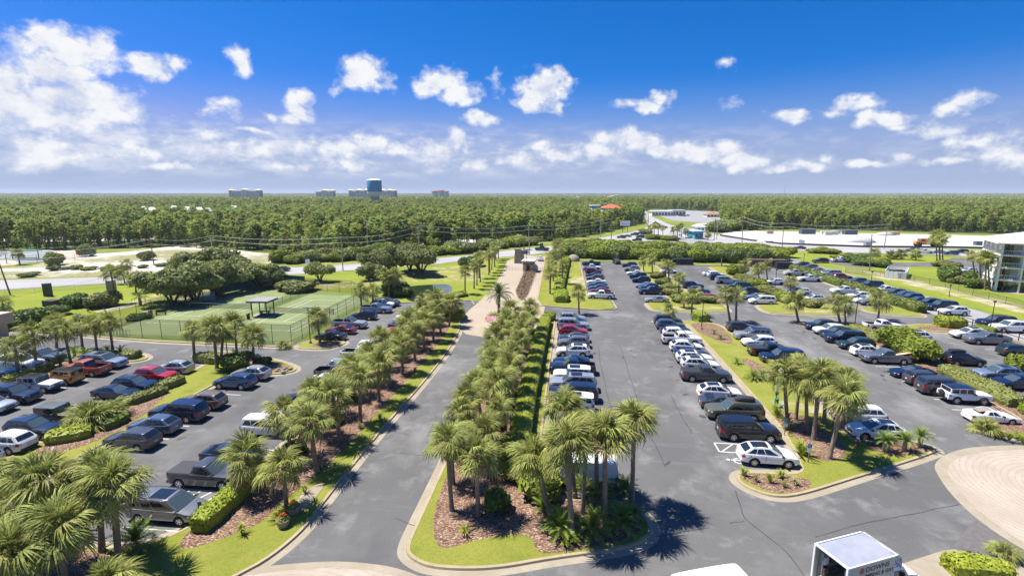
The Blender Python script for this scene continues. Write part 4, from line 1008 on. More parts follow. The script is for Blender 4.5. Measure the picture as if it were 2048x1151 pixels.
# rows along the gate drive
for i in range(13):
    f = i / 12; a = at(952, 587).lerp(at(1012, 517), f); b = Vector((a.x - R.uniform(.2, 2.6) - .6, a.y + R.uniform(-1, 1), -.05)); palm(b, b + Vector((R.uniform(-.4, .4), R.uniform(-.3, .3), R.uniform(4.6, 6.4))), '%s sabal palm from the front in the row left of the gate drive' % ordinal(i), 'palms left of the gate drive', R.uniform(1.0, 1.15), True, 20)
for i in range(15):
    f = i / 14; a = at(1096, 586).lerp(at(1112, 508), f); b = Vector((a.x + R.uniform(-.3, 3.0), a.y + R.uniform(-1, 1), .1)); palm(b, b + Vector((R.uniform(-.4, .4), R.uniform(-.3, .3), R.uniform(4.4, 6.2))), '%s sabal palm from the front in the row right of the gate drive' % ordinal(i), 'palms right of the gate drive', R.uniform(1.0, 1.15), True, 20)
G = 'palms around the left car park and courts'
for (bx, by, tx, ty, l, s, fr) in [(73,735,65,665,'sabal palm before the dark blue pickup at the left edge',1.15,26), (37,748,29,696,'sabal palm in front of the white off-roader at the left edge',1.2,26), (142,727,128,660,'sabal palm with thick trunk behind the red pickup',1.1,26), (165,697,160,646,'sabal palm fourth from the right, island beyond the red pickup',1.0,24), (194,702,188,646,'slim sabal palm in the middle of the far island row',1.0,24), (226,702,218,642,'rightmost sabal palm of the far island row, over the silver wagon',1.1,24), (113,694,112,642,'sabal palm at the back of the far island row',1.0,24),
        (389,714,385,660,'leftmost sabal palm before the tennis courts',1.0,26), (434,735,427,656,'thick double-trunked palm before the tennis courts',1.15,28), (441,727,447,663,'right trunk of the pair before the tennis courts',1.0,26), (474,710,469,646,'tall leaning palm with pale hanging fronds before the tennis courts',1.15,28), (508,729,505,669,'single sabal palm right of the group before the tennis courts',1.1,28), (640,685,634,633,'sabal palm in the red mulch by the court corner',1.1,28),
        (723,618,721,578,'left of two palms over the car row by the courts',1.0,22), (745,615,746,580,'right of two palms over the car row by the courts',1.05,22), (769,590,767,549,'left palm of the clump at the pond',1.1,22), (790,590,789,550,'right palm of the clump at the pond',1.25,22), (778,592,778,556,'middle palm of the clump at the pond',1.1,20),
        (233,605,221,543,'tall leaning palm on the lawn by the road',1.15,22), (256,550,254,527,'palm beyond the road verge on the left',1.1,18), (371,600,371,578,'low fan palm under the big oaks',1.4,20), (563,568,562,548,'palm at the right end of the big oaks',1.1,18), (272,584,270,556,'palm beside the oaks, left end',1.3,18), (250,566,246,549,'bushy palm between lawn and oaks',1.2,18),(10,628,5,606,'palm at the left edge above the tan building',1.2,18)]:
    px_palm(bx, by, tx, ty, l, G, s, True, fr)
feather_plant('pindo_palm', 'grey-green arching feather palm on the lawn at the courts path', at(281, 609), 22, DATE, .72, 1.6, None, 'palm', 60, -30, 1.6)
G = 'palms by the white apartment block'
for (bx, by, tx, ty, l, s) in [(1952,563,1944,511,'leftmost sabal palm by the white apartment block',1.15), (1962,566,1959,516,'second sabal palm by the white apartment block',1.15), (1970,580,1973,514,'tall curved palm before the apartment corner',1.3), (1979,579,1976,516,'palm leaning right before the apartment corner',1.2), (2014,581,2018,520,'palm before the apartment balconies',1.2),
        (1874,523,1872,477,'left of three tall palms on the apartment drive',1.6), (1886,530,1884,478,'right of three tall palms on the apartment drive',1.6), (1880,523,1878,470,'middle of three tall palms on the apartment drive',1.6), (1749,517,1749,505,'low palm in the field by the road pole',1.3), (1784,518,1783,509,'left of two pale palms in the field',1.4), (1802,518,1802,507,'right of two pale palms in the field',1.4), (1832,520,1831,507,'yellowish palm in the field by the drive',1.3)]:
    px_palm(bx, by, tx, ty, l, G, s, False, z=-.05)
G = 'palms by the road junction'
for (bx, by, tx, ty, l) in [(1303,474,1301,454,'leftmost palm on the road triangle'), (1309,475,1308,452,'second palm on the road triangle'), (1317,474,1316,451,'third palm on the road triangle'), (1326,472,1325,455,'rightmost palm on the road triangle'), (1348,477,1347,458,'left palm at the teal shop yard'), (1355,478,1355,456,'middle palm at the teal shop yard'), (1363,475,1362,451,'tall palm at the teal shop yard'), (1372,476,1371,461,'short palm at the teal shop yard'), (1416,480,1416,469,'round palm before the teal shop'),
        (618,522,617,511,'palm by the small white post across the road'), (568,512,567,497,'left palm in front of the pines across the road'), (40,492,38,474,'palm at the sport ground edge'), (95,490,97,474,'second palm at the sport ground edge'), (143,490,144,475,'third palm at the sport ground edge'), (1040,500,1038,477,'tall palm behind the stone gate pier'), (1048,499,1048,479,'second palm behind the stone gate pier'),(40,529,36,506,'small palm before the sport ground')]:
    px_palm(bx, by, tx, ty, l, G, 1.25, False, z=-.05)
# date palm in the round bed
feather_plant('date_palm', 'date palm with feather fronds in the round flower bed of the entry circle', at(998, 630, .1), 62, DATE, 1.05, 0, None, 'palm', 82, -38)
dp = [o for o in C.objects if o.name == 'date_palm'][0]
for ch in dp.children: ch.location.z += 3.9
t_ = ob('trunk', TRUNKS[0], dp); t_.matrix_local = Matrix.Diagonal((1.9, 1.9, 3.9, 1))
# cycads
G = 'cycads in the mulch beds'
for (px, py, l, n, s, tr) in [(1120,1070,'yellow-green cycad left of the corner palm trunks',32,1.5,.5), (1185,1066,'cycad between the corner palm trunks',32,1.5,.4), (1244,1056,'cycad right of the corner palm trunks by the kerb',34,1.55,.45), (1268,1032,'low cycad with a pale heart at the corner kerb',20,.9,.2), (1085,1020,'dark cycad in the shade of the corner hedge',22,1.0,.3),
        (1166,985,'cycad in the shade before the white van',24,1.2,.3), (1205,1000,'dark cycad behind the thick corner trunk',24,1.2,.4), (1250,985,'dark cycad at the lane corner',24,1.2,.3), (1222,975,'rear dark cycad by the parking bay',22,1.2,.3),
        (274,1098,'big dark cycad left of the grey minivan',34,1.6,.5), (1441,678,'upper left cycad on the grass island',18,.9,.2), (1473,727,'small cycad in a mulch ring on the grass island',18,.85,.25), (1506,758,'left of two lush cycads on the grass island',24,1.3,.25), (1524,757,'right of two lush cycads on the grass island',22,1.2,.25), (1428,668,'topmost cycad on the grass island',16,.8,.2),
        (122,735,'broad cycad behind the yellow compact',26,1.4,.7), (215,704,'left dark cycad on the far island',20,1.1,.2), (242,708,'right dark cycad on the far island',20,1.2,.25), (150,712,'dark cycad behind the silver wagon',24,1.3,.3), (170,715,'shaded cycad beside the silver wagon',22,1.3,.3), (425,723,'shaded cycad under the court palms',20,1.3,.3), (470,718,'second shaded cycad under the court palms',20,1.3,.3)]:
    feather_plant('cycad', l, at(px, py, .1), n, SAGO, s, tr, G, 'cycad')
for (px, py, l) in [(1768,902,'left of the three trunked cycads at the island tip'), (1808,901,'middle of the three trunked cycads at the island tip'), (1839,893,'right of the three trunked cycads at the island tip')]:
    feather_plant('cycad', l, at(px, py, .1), 30, SAGO, 1.05, 1.0, G, 'cycad', 70, -22)
# big trunkless fan palm between the hedges of the left car park, and small fan palms
def fan_bush(px, py, label, n, size, z=.1):
    root = thing('fan_palm', label, 'palm', at(px, py, z), 0, 'low fan palms'); rr = random.Random(px)
    for i in range(n):
        f = (i + .5) / n; o = ob('frond', FRONDS[i % 4] if f > .3 else YOUNG[i % 2], root)
        o.matrix_local = frond_matrix(i * 2.39996, rad(84 - 78 * f + rr.uniform(-8, 8)), rr.uniform(-.3, .3), size * rr.uniform(.85, 1.1), .1)
fan_bush(183, 848, 'large trunkless fan palm between the olive hedges', 40, 1.55); fan_bush(215, 835, 'second trunkless fan palm joined to the large one', 30, 1.35)
fan_bush(1970, 862, 'young fan palm on the island end by the white convertible', 20, .9); fan_bush(568, 695, 'small fan palm at the court fence corner', 14, .8)
# ------------------------------------------------------------------ hedges
hedge('long clipped hedge between the centre palms and the right car park', [(-4.1, 40.5), (-4.2, 52), (-4.15, 64), (-4.0, 78), (-3.8, 85.5)], 2.1, 1.3, 'hedge', 70, .085, bumpy=.03)
hedge('rounded hedge end where the centre bed meets the entry circle', [(-3.9, 86.2), (-2.8, 88.9)], 2.2, 1.2, 'hedge', 34, .15)
hedge('long bright hedge along the gate drive beside the first car row', [tuple(at(1117, 585).to_2d()), tuple(at(1134, 519).to_2d())], 2.4, 1.5, 'hedge', 14, .22)
hedge('bright green clipped block at the lane end of the drive hedge', [tuple(at(1122, 606).to_2d()), tuple(at(1122, 591).to_2d())], 3.1, 1.6, 'hedge', 34, .16)
hedge('yellow-green hedge in front of the dark pickup and minivan', [(-24.2, 27.3), (-24.3, 29.6), (-24.2, 32.4), (-23.9, 34.6)], 1.6, 1.15, 'hedge', 60, .13)
hedge('green hedge at the entry-circle end of the left palm bed', [(-23.6, 87.8), (-20.4, 89.6), (-19.6, 85.4)], 2.6, 1.6, 'hedge', 34, .16)
for i, (a, b, l, w, h, mt) in enumerate([((245,815),(330,785),'long low olive hedge below the navy sedan',1.5,.85,'hedge_olive'), ((318,783),(365,765),'olive hedge beside the red crossover',1.5,.9,'hedge_olive'), ((95,885),(185,868),'green hedge by the red hydrant',2.4,1.0,'hedge'), ((200,862),(250,840),'dark hedge behind the grey crossover',2.0,.9,'hedge_dark'), ((395,720),(440,727),'mixed hedge under the left court palms',2.0,1.1,'hedge_olive'), ((248,716),(277,716),'olive hedge at the nose of the silver wagon',2.0,1.0,'hedge_olive'), ((10,766),(105,738),'low hedge in front of the white off-roader row',1.4,.7,'hedge'),
        ((1390,642),(1412,640),'bright rounded hedge at the head of the grass island',3.0,1.5,'hedge')]):
    hedge(l, [tuple(at(*a).to_2d()), tuple(at(*b).to_2d())], w, h, mt, 40, .15, group='hedges in the car park islands')
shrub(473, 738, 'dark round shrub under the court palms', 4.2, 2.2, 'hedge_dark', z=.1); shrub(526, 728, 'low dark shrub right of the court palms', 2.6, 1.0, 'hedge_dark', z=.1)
hedge('clipped hedge along the middle of the right island, lower part', [(47.9, 66.5), (47.9, 60), (47.6, 55.5)], 2.6, 1.15, 'hedge_olive', 40, .15)
hedge('yellowish low hedge at the top of the right island', [(47.8, 87), (47.8, 79)], 2.6, 1.0, 'hedge_olive', 34, .15)
hedge('green hedge at the near end of the right island', [(47.6, 54.6), (48.2, 50.5), (51, 48)], 2.2, 1.2, 'bush', 40, .17)
shrub(Vector((48.0, 76.5, .1)), None, 'large light green bush on the right island, upper', 5.4, 3.2, 'bush', 'large bushes of the right island'); shrub(Vector((47.8, 71.4, .1)), None, 'large light green bush on the right island, lower, by the roof-box car', 5.8, 3.2, 'bush', 'large bushes of the right island')
shrub(2038, 742, 'round green bush behind the grey pickup', 3.6, 2.2, 'bush'); hedge('green shrubbery by the fence above the white off-roader', [tuple(at(1872, 652).to_2d()), tuple(at(1925, 655).to_2d())], 3.2, 1.7, 'hedge', 30, .2); hedge('low shrubbery along the fence behind the grey pickup', [tuple(at(1945, 660).to_2d()), tuple(at(1990, 668).to_2d())], 2.0, .9, 'bush', 30, .18)
hedge('dense hedge between the upper car park and the concrete lane, far half', [(66.6, 157), (66.7, 140), (66.8, 128)], 2.6, 1.5, 'hedge_mid', 20, .27, bumpy=.22)
hedge('dense hedge between the upper car park and the concrete lane, near half', [(66.8, 127), (66.9, 114), (67.0, 101)], 2.8, 1.7, 'hedge_mid', 22, .27, bumpy=.22)
for i, (px, py) in enumerate([(1302,556),(1312,568),(1322,580),(1330,590),(1344,603),(1362,604),(1400,604)]):
    p = at(px, py); shrub(Vector((p.x + 1.6, p.y, .1)), None, '%s clipped olive mound from the far end, first island' % ordinal(i), 4.6, 1.5, 'hedge_olive', 'clipped mounds of the first island')
for i, (px, py) in enumerate([(1478,548),(1487,560),(1497,568),(1516,574),(1530,583),(1548,590),(1570,602),(1590,606),(1625,612)]):
    shrub(px, py, '%s shrub from the far end, second island' % ordinal(i), 5.0, 1.6 + .5 * (i % 3 == 0), 'bush' if i % 3 == 0 else 'hedge_olive', 'shrubs of the second island', .1)
shrub(1470, 549, 'round sunlit shrub at the far end of the second island', 5.0, 3.0, 'bush', None, .1)
# corner of the centre bed: tall green shrubs
for i in range(11):
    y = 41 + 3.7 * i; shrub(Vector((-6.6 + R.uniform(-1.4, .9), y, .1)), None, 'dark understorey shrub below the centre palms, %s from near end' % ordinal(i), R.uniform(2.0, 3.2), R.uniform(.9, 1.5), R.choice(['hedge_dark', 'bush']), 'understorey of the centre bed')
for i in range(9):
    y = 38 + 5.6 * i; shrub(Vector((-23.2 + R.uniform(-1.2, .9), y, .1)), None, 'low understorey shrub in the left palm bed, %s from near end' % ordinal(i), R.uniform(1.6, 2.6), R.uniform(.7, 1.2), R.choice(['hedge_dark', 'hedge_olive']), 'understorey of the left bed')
for (px, py, w, h, l, mt) in [(1046,902,3.6,1.5,'loose green shrub row end under the centre palms','bush'), (1050,955,3.8,1.9,'large leafy green shrub left of the corner palms','bush'), (1080,990,3.4,2.1,'tall leafy shrub beside the corner palms','bush'), (994,1016,2.4,1.5,'round dark shrub in the middle of the mulch','hedge_dark'), (984,1022,1.0,.8,'small bright bush before the round dark shrub','hedge'), (1098,955,3.2,2.2,'tall shrub beside the white van','bush'), (1020,930,2.6,1.4,'shaded shrub behind the mulch','bush')]:
    shrub(px, py, l, w, h, mt, 'shrubs of the corner bed', .1)
for i, (px, py) in enumerate([(700,940),(610,985),(672,940),(740,886),(720,855),(778,820),(830,742),(760,838),(860,702),(640,935)]): tuft(px, py, 'tuft of straw-coloured grass in the mulch left of the entry road', 1.3)
for i, (px, py) in enumerate([(484,1066),(930,1068),(1128,1090),(1150,1086)]): tuft(px, py, 'small green strap-leaved clump in the mulch', 1.0, TUFT_G, group='strap-leaved clumps')
for i, (px, py) in enumerate([(1487,950),(1512,962),(1540,964),(1568,972),(1562,955),(1590,968)]): tuft(px, py, 'grass clump in the small bed by the wheelchair bay', 1.1, TUFT_G if i % 2 == 0 else TUFT, group='clumps by the wheelchair bay')
for (px, py, l) in [(1603,908,'yellow-green grass fountain by the nearer blue sign'), (1555,832,'grass fountain beside the large black wagon'), (1573,858,'grass fountain at the farther blue sign')]: tuft(px, py, l, 2.0, TUFT_G)
for i, (px, py) in enumerate([(2000,875),(2018,880),(2036,876),(1985,868),(2045,884)]): tuft(px, py, 'low plant on the island end by the white convertible', 1.2, TUFT_G, group='low plants by the convertible')
for i, (px, py) in enumerate([(958,600),(975,606),(1008,600),(1000,604)]): pass
hedge('hedge on the loading pad at the bottom right corner', [tuple(at(1895, 1142).to_2d()), tuple(at(1965, 1146).to_2d()), tuple(at(2015, 1152).to_2d())], 1.7, 1.0, 'hedge', 70, .12, .01)
fan_bush(2005, 1112, 'dark spiky plant behind the corner hedge', 16, .6, .02)
# flowers of the round bed, low green cover and dead plants of the drive median
def scatter_leaves(name, poly, n, size, mat, z, h, kind='stuff', label=None):
    poly = [Vector((q[0], q[1])) for q in poly]; xs = [q.x for q in poly]; ys = [q.y for q in poly]; mb = MB(); k = 0
    while k < n:
        x, y = R.uniform(min(xs), max(xs)), R.uniform(min(ys), max(ys))
        if inside(poly, np.array([x]), np.array([y]))[0]:
            leaf_quad(mb, Vector((x, y, z + R.uniform(0, h))), Vector((0, 0, 1)), size); k += 1
    o = mb.build(name, mat); o['kind'] = kind; return o
M['petal'] = leafy('pink petals', [(.75,.28,.42), (.62,.16,.30), (.85,.55,.60)], .6, .2, 3, .2)
M['dry_leaf'] = leafy('dry groundcover', [(.20,.14,.09), (.14,.095,.06), (.27,.20,.13)], .8, .1, 2, .2)
scatter_leaves('pink_flowers', P([(970,634),(974,643),(985,650),(1000,648),(1004,640),(992,634)]), 900, .09, M['petal'], .13, .25)
scatter_leaves('flower_leaves', P([(972,632),(980,627),(1000,625),(1022,630),(1028,640),(1015,648),(1002,646),(990,634)]), 1200, .12, M['hedge'], .13, .35)
scatter_leaves('dry_groundcover', P([(1036,596),(1043,600),(1054,591),(1072,544),(1064,540),(1050,543),(1031,584)]), 5200, .16, M['dry_leaf'], .12, .5)
scatter_leaves('reed_grass', P([(850,606),(935,592),(930,585),(905,590),(880,600),(845,602)]), 2400, .3, M['hedge'], -.04, .7)
# ------------------------------------------------------------------ trees and shrubs of the left side
G = 'live oaks between the courts and the road'
for (px, py, w, h, l) in [(345,608,17,8.4,'broad live oak at the left of the big oak group'), (392,604,17,9.2,'largest live oak in front of the group'), (440,592,15,8.6,'live oak right of centre in the big group'), (415,566,19,10.0,'rear live oak of the big group'), (480,572,14,8.0,'live oak at the right end of the big group'), (370,566,16,8.6,'rear left live oak of the big group'), (520,574,13,6.6,'low oak crown over the far court corner'), (548,572,9,5.4,'small oak at the end of the court fence')]:
    oak(at(px, py, -.05), w, h, l, G)
G = 'oaks between the pond and the road'
for (px, py, w, h, l) in [(640,562,10,5.6,'small round oak casting shade on the lawn'), (752,552,13,7.6,'left oak of the dark pair at the road'), (785,546,14,8.6,'middle oak of the group at the road'), (843,548,17,9.4,'broad oak with visible limbs right of the group'), (820,541,13,9.2,'rear oak behind the broad one'), (738,560,8,5,'low oak at the left foot of the group')]:
    oak(at(px, py, -.05), w, h, l, G)
for (px, py, w, h, l, mt) in [(934,536,6.5,3.4,'dark dome-shaped clipped shrub by the road','hedge_dark'), (950,532,6.5,3.4,'second dome shrub behind the first by the road','hedge_dark'), (110,530,6,4.2,'round dark tree beside the sport ground','oak'), (172,512,6,4.4,'round dark tree at the end of the sport ground','oak'), (293,520,6,3.2,'low dry shrub by the sandy bank','hedge_olive'), (788,588,7,3.4,'dark thicket by the pond palms','hedge_dark'), (805,592,5,2.6,'low thicket at the pond edge','hedge_dark'), (150,614,5,2.8,'round shrub left of the path lamp','hedge_dark'), (198,614,5.4,2.8,'left shrub beside the path','hedge_olive'), (215,611,5.2,3.0,'right shrub beside the path','hedge_olive'), (115,629,4.4,1.8,'small round shrub on the bright lawn','hedge_dark'), (35,655,6,3,'dark shrub beside the tan building','hedge_dark'), (68,646,6,2.8,'dark shrub on the lawn edge','hedge_dark'), (270,640,3,1.2,'shrub at the court fence corner','hedge_dark'), (288,637,3,1.2,'second shrub at the court fence','hedge_dark'), (388,612,3.4,1.2,'shrubs by the white court screen','bush'), (600,582,9,2.6,'fan shrubs at the far court corner','hedge_olive'), (575,580,6,2.4,'shrub by the teal court screen','hedge_olive')]:
    shrub(px, py, l, w, h, mt, 'shrubs of the left lawns', -.05)
# woods between the car park and the road: shrubs and bushy trees
def belt(pts, n, wr, hr, group, mats, label):
    q = [at(*p) for p in pts]
    for i in range(n):
        f = (i + R.uniform(-.3, .3) * .9) / max(1, n - 1) * (len(q) - 1); f = min(max(f, 0), len(q) - 1.001); k = int(f)
        p = q[k].lerp(q[k+1], f - k) + Vector((R.uniform(-1.5, 1.5), R.uniform(-2, 2), 0)); p.z = -.08
        w = R.uniform(*wr); h = R.uniform(*hr)
        o = ob('thicket_bush', R.choice(SHRUB_BIG[R.choice(mats)]), None, p, R.uniform(0, 6), (w / 1.7, w / 1.7, h)); tag(o, '%s, %s from the left' % (label, ordinal(i)), 'bush', group)
B = 'bushes in the belt of woods behind the upper car park'
belt([(1135,512),(1180,514),(1230,516),(1300,518),(1400,522),(1480,523),(1556,520)], 26, (7, 10), (3.4, 5.0), B, ['oak', 'bush', 'hedge_dark'], 'dense green bush at the car park edge of the woods belt')
belt([(1140,500),(1180,498),(1230,502),(1300,506),(1400,508),(1480,508),(1550,512)], 30, (7, 11), (3.2, 4.6), B, ['bush', 'oak', 'bush'], 'sunlit bush in the middle of the woods belt')
belt([(1150,492),(1190,490),(1240,494),(1300,495),(1400,496),(1440,499),(1520,504)], 24, (6, 10), (2.2, 3.4), B, ['bush', 'oak'], 'bush at the road side of the woods belt')
belt([(1284,462),(1300,478),(1320,478),(1338,480)], 8, (5, 8), (1.6, 2.6), 'bushes on the road triangle', ['oak', 'bush'], 'dark bush under the palms of the road triangle')
belt([(1440,463),(1460,458),(1480,452),(1520,452)], 10, (12, 18), (5, 8), 'bushes beyond the shop', ['oak', 'bush'], 'large bush beyond the teal shop')
belt([(560,524),(600,524),(640,520),(690,520),(720,514),(760,508)], 16, (6, 9), (2.6, 4.6), 'bushes across the road', ['oak', 'bush', 'hedge_olive'], 'bush on the sandy verge across the road')
belt([(880,508),(930,503),(980,497),(1060,488)], 12, (8, 11), (3, 4.6), 'bushes across the road near the gate', ['oak', 'bush'], 'dark bush at the wood edge across from the gate')
belt([(30,556),(100,540),(180,536),(230,540),(320,532)], 10, (3, 5), (.8, 1.6), 'scrub on the sandy bank', ['hedge_olive', 'hedge_dark'], 'low scrub clump on the sandy bank')
belt([(1635,505),(1655,504),(1680,517),(1722,519),(1770,526)], 7, (5, 8), (1.4, 2.4), 'shrubs in the roadside field', ['hedge_dark', 'bush'], 'low shrub in the roadside field')
for (px, py, w, h, l, mt) in [(1762,534,5.5,2.0,'clipped dark hedge by the white enclosure','hedge_dark'), (1706,524,9,2.2,'broad planting by the condo drive','hedge_dark'), (1690,520,5,1.6,'bright bush by the white wagon','bush'), (1728,530,8,2,'dark planting beside the pole','hedge_dark'), (1884,533,6,2,'shrubs round the palm foot on the drive','hedge_olive'), (1900,536,6,1.8,'olive shrub at the drive bend','hedge_olive'), (1897,563,5.4,4.0,'clipped round-topped bush on the apartment lawn','hedge_dark'), (1915,566,5,2.0,'grey twiggy shrub beside the clipped bush','hedge_olive'), (1942,575,4,2.4,'fan shrubs before the apartment corner','hedge_dark'), (1962,575,4,2.2,'second fan shrub before the apartment corner','hedge_dark'), (2006,580,4,1.6,'shrub at the apartment foot','hedge_dark'), (2035,582,4,2.0,'round shrub before the right balconies','hedge'), (1942,556,4,2,'shrub by the parked white wagon','hedge_dark')]:
    shrub(px, py, l, w, h, mt, 'shrubs around the apartment block', -.05)
# ================================================================== vehicles
def paint(name, col, metal=.35, rough=.32):
    m, t, b = new_mat('paint ' + name); col = gc(col); b.inputs['Base Color'].default_value = (*col, 1); b.inputs['Metallic'].default_value = metal
    b.inputs['Roughness'].default_value = rough; b.inputs['Coat Weight'].default_value = 1; b.inputs['Coat Roughness'].default_value = .04
    f, n = noise_fac(t, 2.0, 5, .6, .4, .9); mr = nd(t, 'ShaderNodeMapRange'); t.links.new(f, mr.inputs[0]); mr.inputs[3].default_value = rough; mr.inputs[4].default_value = rough + .18
    t.links.new(mr.outputs[0], b.inputs['Roughness']); return m
PAINT = {k: paint(k, *v) for k, v in {
    'white': ((.62,.62,.612), 0, .35), 'silver': ((.34,.355,.375), .55, .34), 'grey': ((.16,.165,.175), .5, .34), 'dark grey': ((.060,.062,.068), .5, .34), 'black': ((.010,.010,.012), .2, .28),
    'navy': ((.010,.018,.045), .4, .3), 'blue': ((.025,.06,.135), .4, .32), 'light blue': ((.20,.255,.34), .5, .34), 'slate blue': ((.07,.10,.15), .5, .34), 'red': ((.34,.010,.018), .25, .3), 'dark red': ((.16,.018,.030), .35, .32),
    'brick red': ((.33,.065,.045), .1, .4), 'yellow': ((.50,.215,.020), .1, .36), 'olive': ((.115,.115,.075), .45, .36), 'tan': ((.34,.27,.19), .25, .4), 'bronze': ((.17,.13,.10), .5, .36), 'dark green': ((.018,.04,.038), .4, .3), 'cream': ((.42,.40,.34), .1, .4)}.items()}
M['glass'] = plain('car glass', (.012,.016,.020), .04, 0, .9)
M['glass_light'] = plain('windscreen glass', (.045,.065,.075), .05, 0, .9)
M['trim'] = plain('black plastic trim', (.022,.022,.024), .55)
M['tyre'] = plain('tyre rubber', (.018,.018,.019), .8)
M['alloy'] = plain('alloy wheel', (.50,.50,.52), .32, .8)
M['steel_dark'] = plain('dark wheel', (.05,.05,.055), .45, .5)
M['lamp_clear'] = plain('headlamp lens', (.62,.65,.68), .12, .1, .8)
M['lamp_red'] = plain('tail lamp lens', (.34,.012,.014), .18)
M['plate'] = plain('number plate', (.42,.42,.41), .5)
M['chrome'] = plain('bright trim', (.60,.60,.62), .2, .9)
M['liner'] = plain('wheel arch liner', (.008,.008,.008), .95)
M['rack'] = plain('roof bar', (.05,.05,.055), .45, .4)

# L, W, H, wheel radius, wheel x (front, rear), hood z, belt z, cabin base x (front, rear), roof x (front, rear), roof half width share
TYPES = {
 'suv': dict(L=4.72, W=1.90, H=1.70, r=.385, wx=(1.42,-1.34), nose=.90, hood=1.05, belt=1.13, cb=(1.06,-2.24), rf=(.12,-1.80), rw=.75, clad=True, rails=True),
 'large_suv': dict(L=5.45, W=2.04, H=1.92, r=.425, wx=(1.66,-1.56), nose=1.04, hood=1.18, belt=1.26, cb=(1.20,-2.66), rf=(.36,-2.38), rw=.79, clad=False, rails=True),
 'box_suv':  dict(L=4.60, W=1.90, H=1.86, r=.40, wx=(1.42,-1.42), nose=1.06, hood=1.14, belt=1.20, cb=(.70,-2.22), rf=(.48,-2.16), rw=.88, clad=True, rails=False),
 'crossover': dict(L=4.60, W=1.88, H=1.64, r=.375, wx=(1.38,-1.30), nose=.84, hood=1.00, belt=1.10, cb=(1.10,-2.18), rf=(.06,-1.48), rw=.70, clad=True, rails=True),
 'sedan': dict(L=4.85, W=1.85, H=1.44, r=.345, wx=(1.46,-1.38), nose=.70, hood=.90, belt=.99, cb=(1.00,-1.88), rf=(-.04,-.92), rw=.68, clad=False, rails=False),
 'convertible':dict(L=4.45, W=1.82, H=1.32, r=.33, wx=(1.30,-1.20), nose=.62, hood=.82, belt=.92, cb=(.62,-1.30), rf=(-.05,-.88), rw=.70, clad=False, rails=False),
 'minivan':  dict(L=5.15, W=1.98, H=1.78, r=.36, wx=(1.58,-1.44), nose=.82, hood=1.02, belt=1.10, cb=(1.62,-2.50), rf=(.62,-2.28), rw=.80, clad=False, rails=True),
 'van':      dict(L=5.60, W=2.02, H=2.25, r=.37, wx=(1.80,-1.60), nose=1.0, hood=1.16, belt=1.25, cb=(1.95,-2.76), rf=(1.20,-2.70), rw=.88, clad=False, rails=False),
 'pickup': dict(L=5.75, W=2.03, H=1.90, r=.425, wx=(1.78,-1.80), nose=1.06, hood=1.19, belt=1.25, cb=(1.16,-.86), rf=(.32,-.62), rw=.78, clad=False, rails=False, bed=True),
 'jeep':     dict(L=4.40, W=1.86, H=1.85, r=.42, wx=(1.35,-1.30), nose=1.08, hood=1.14, belt=1.20, cb=(.52,-1.95), rf=(.34,-1.92), rw=.90, clad=True, rails=False, jeep=True),
}
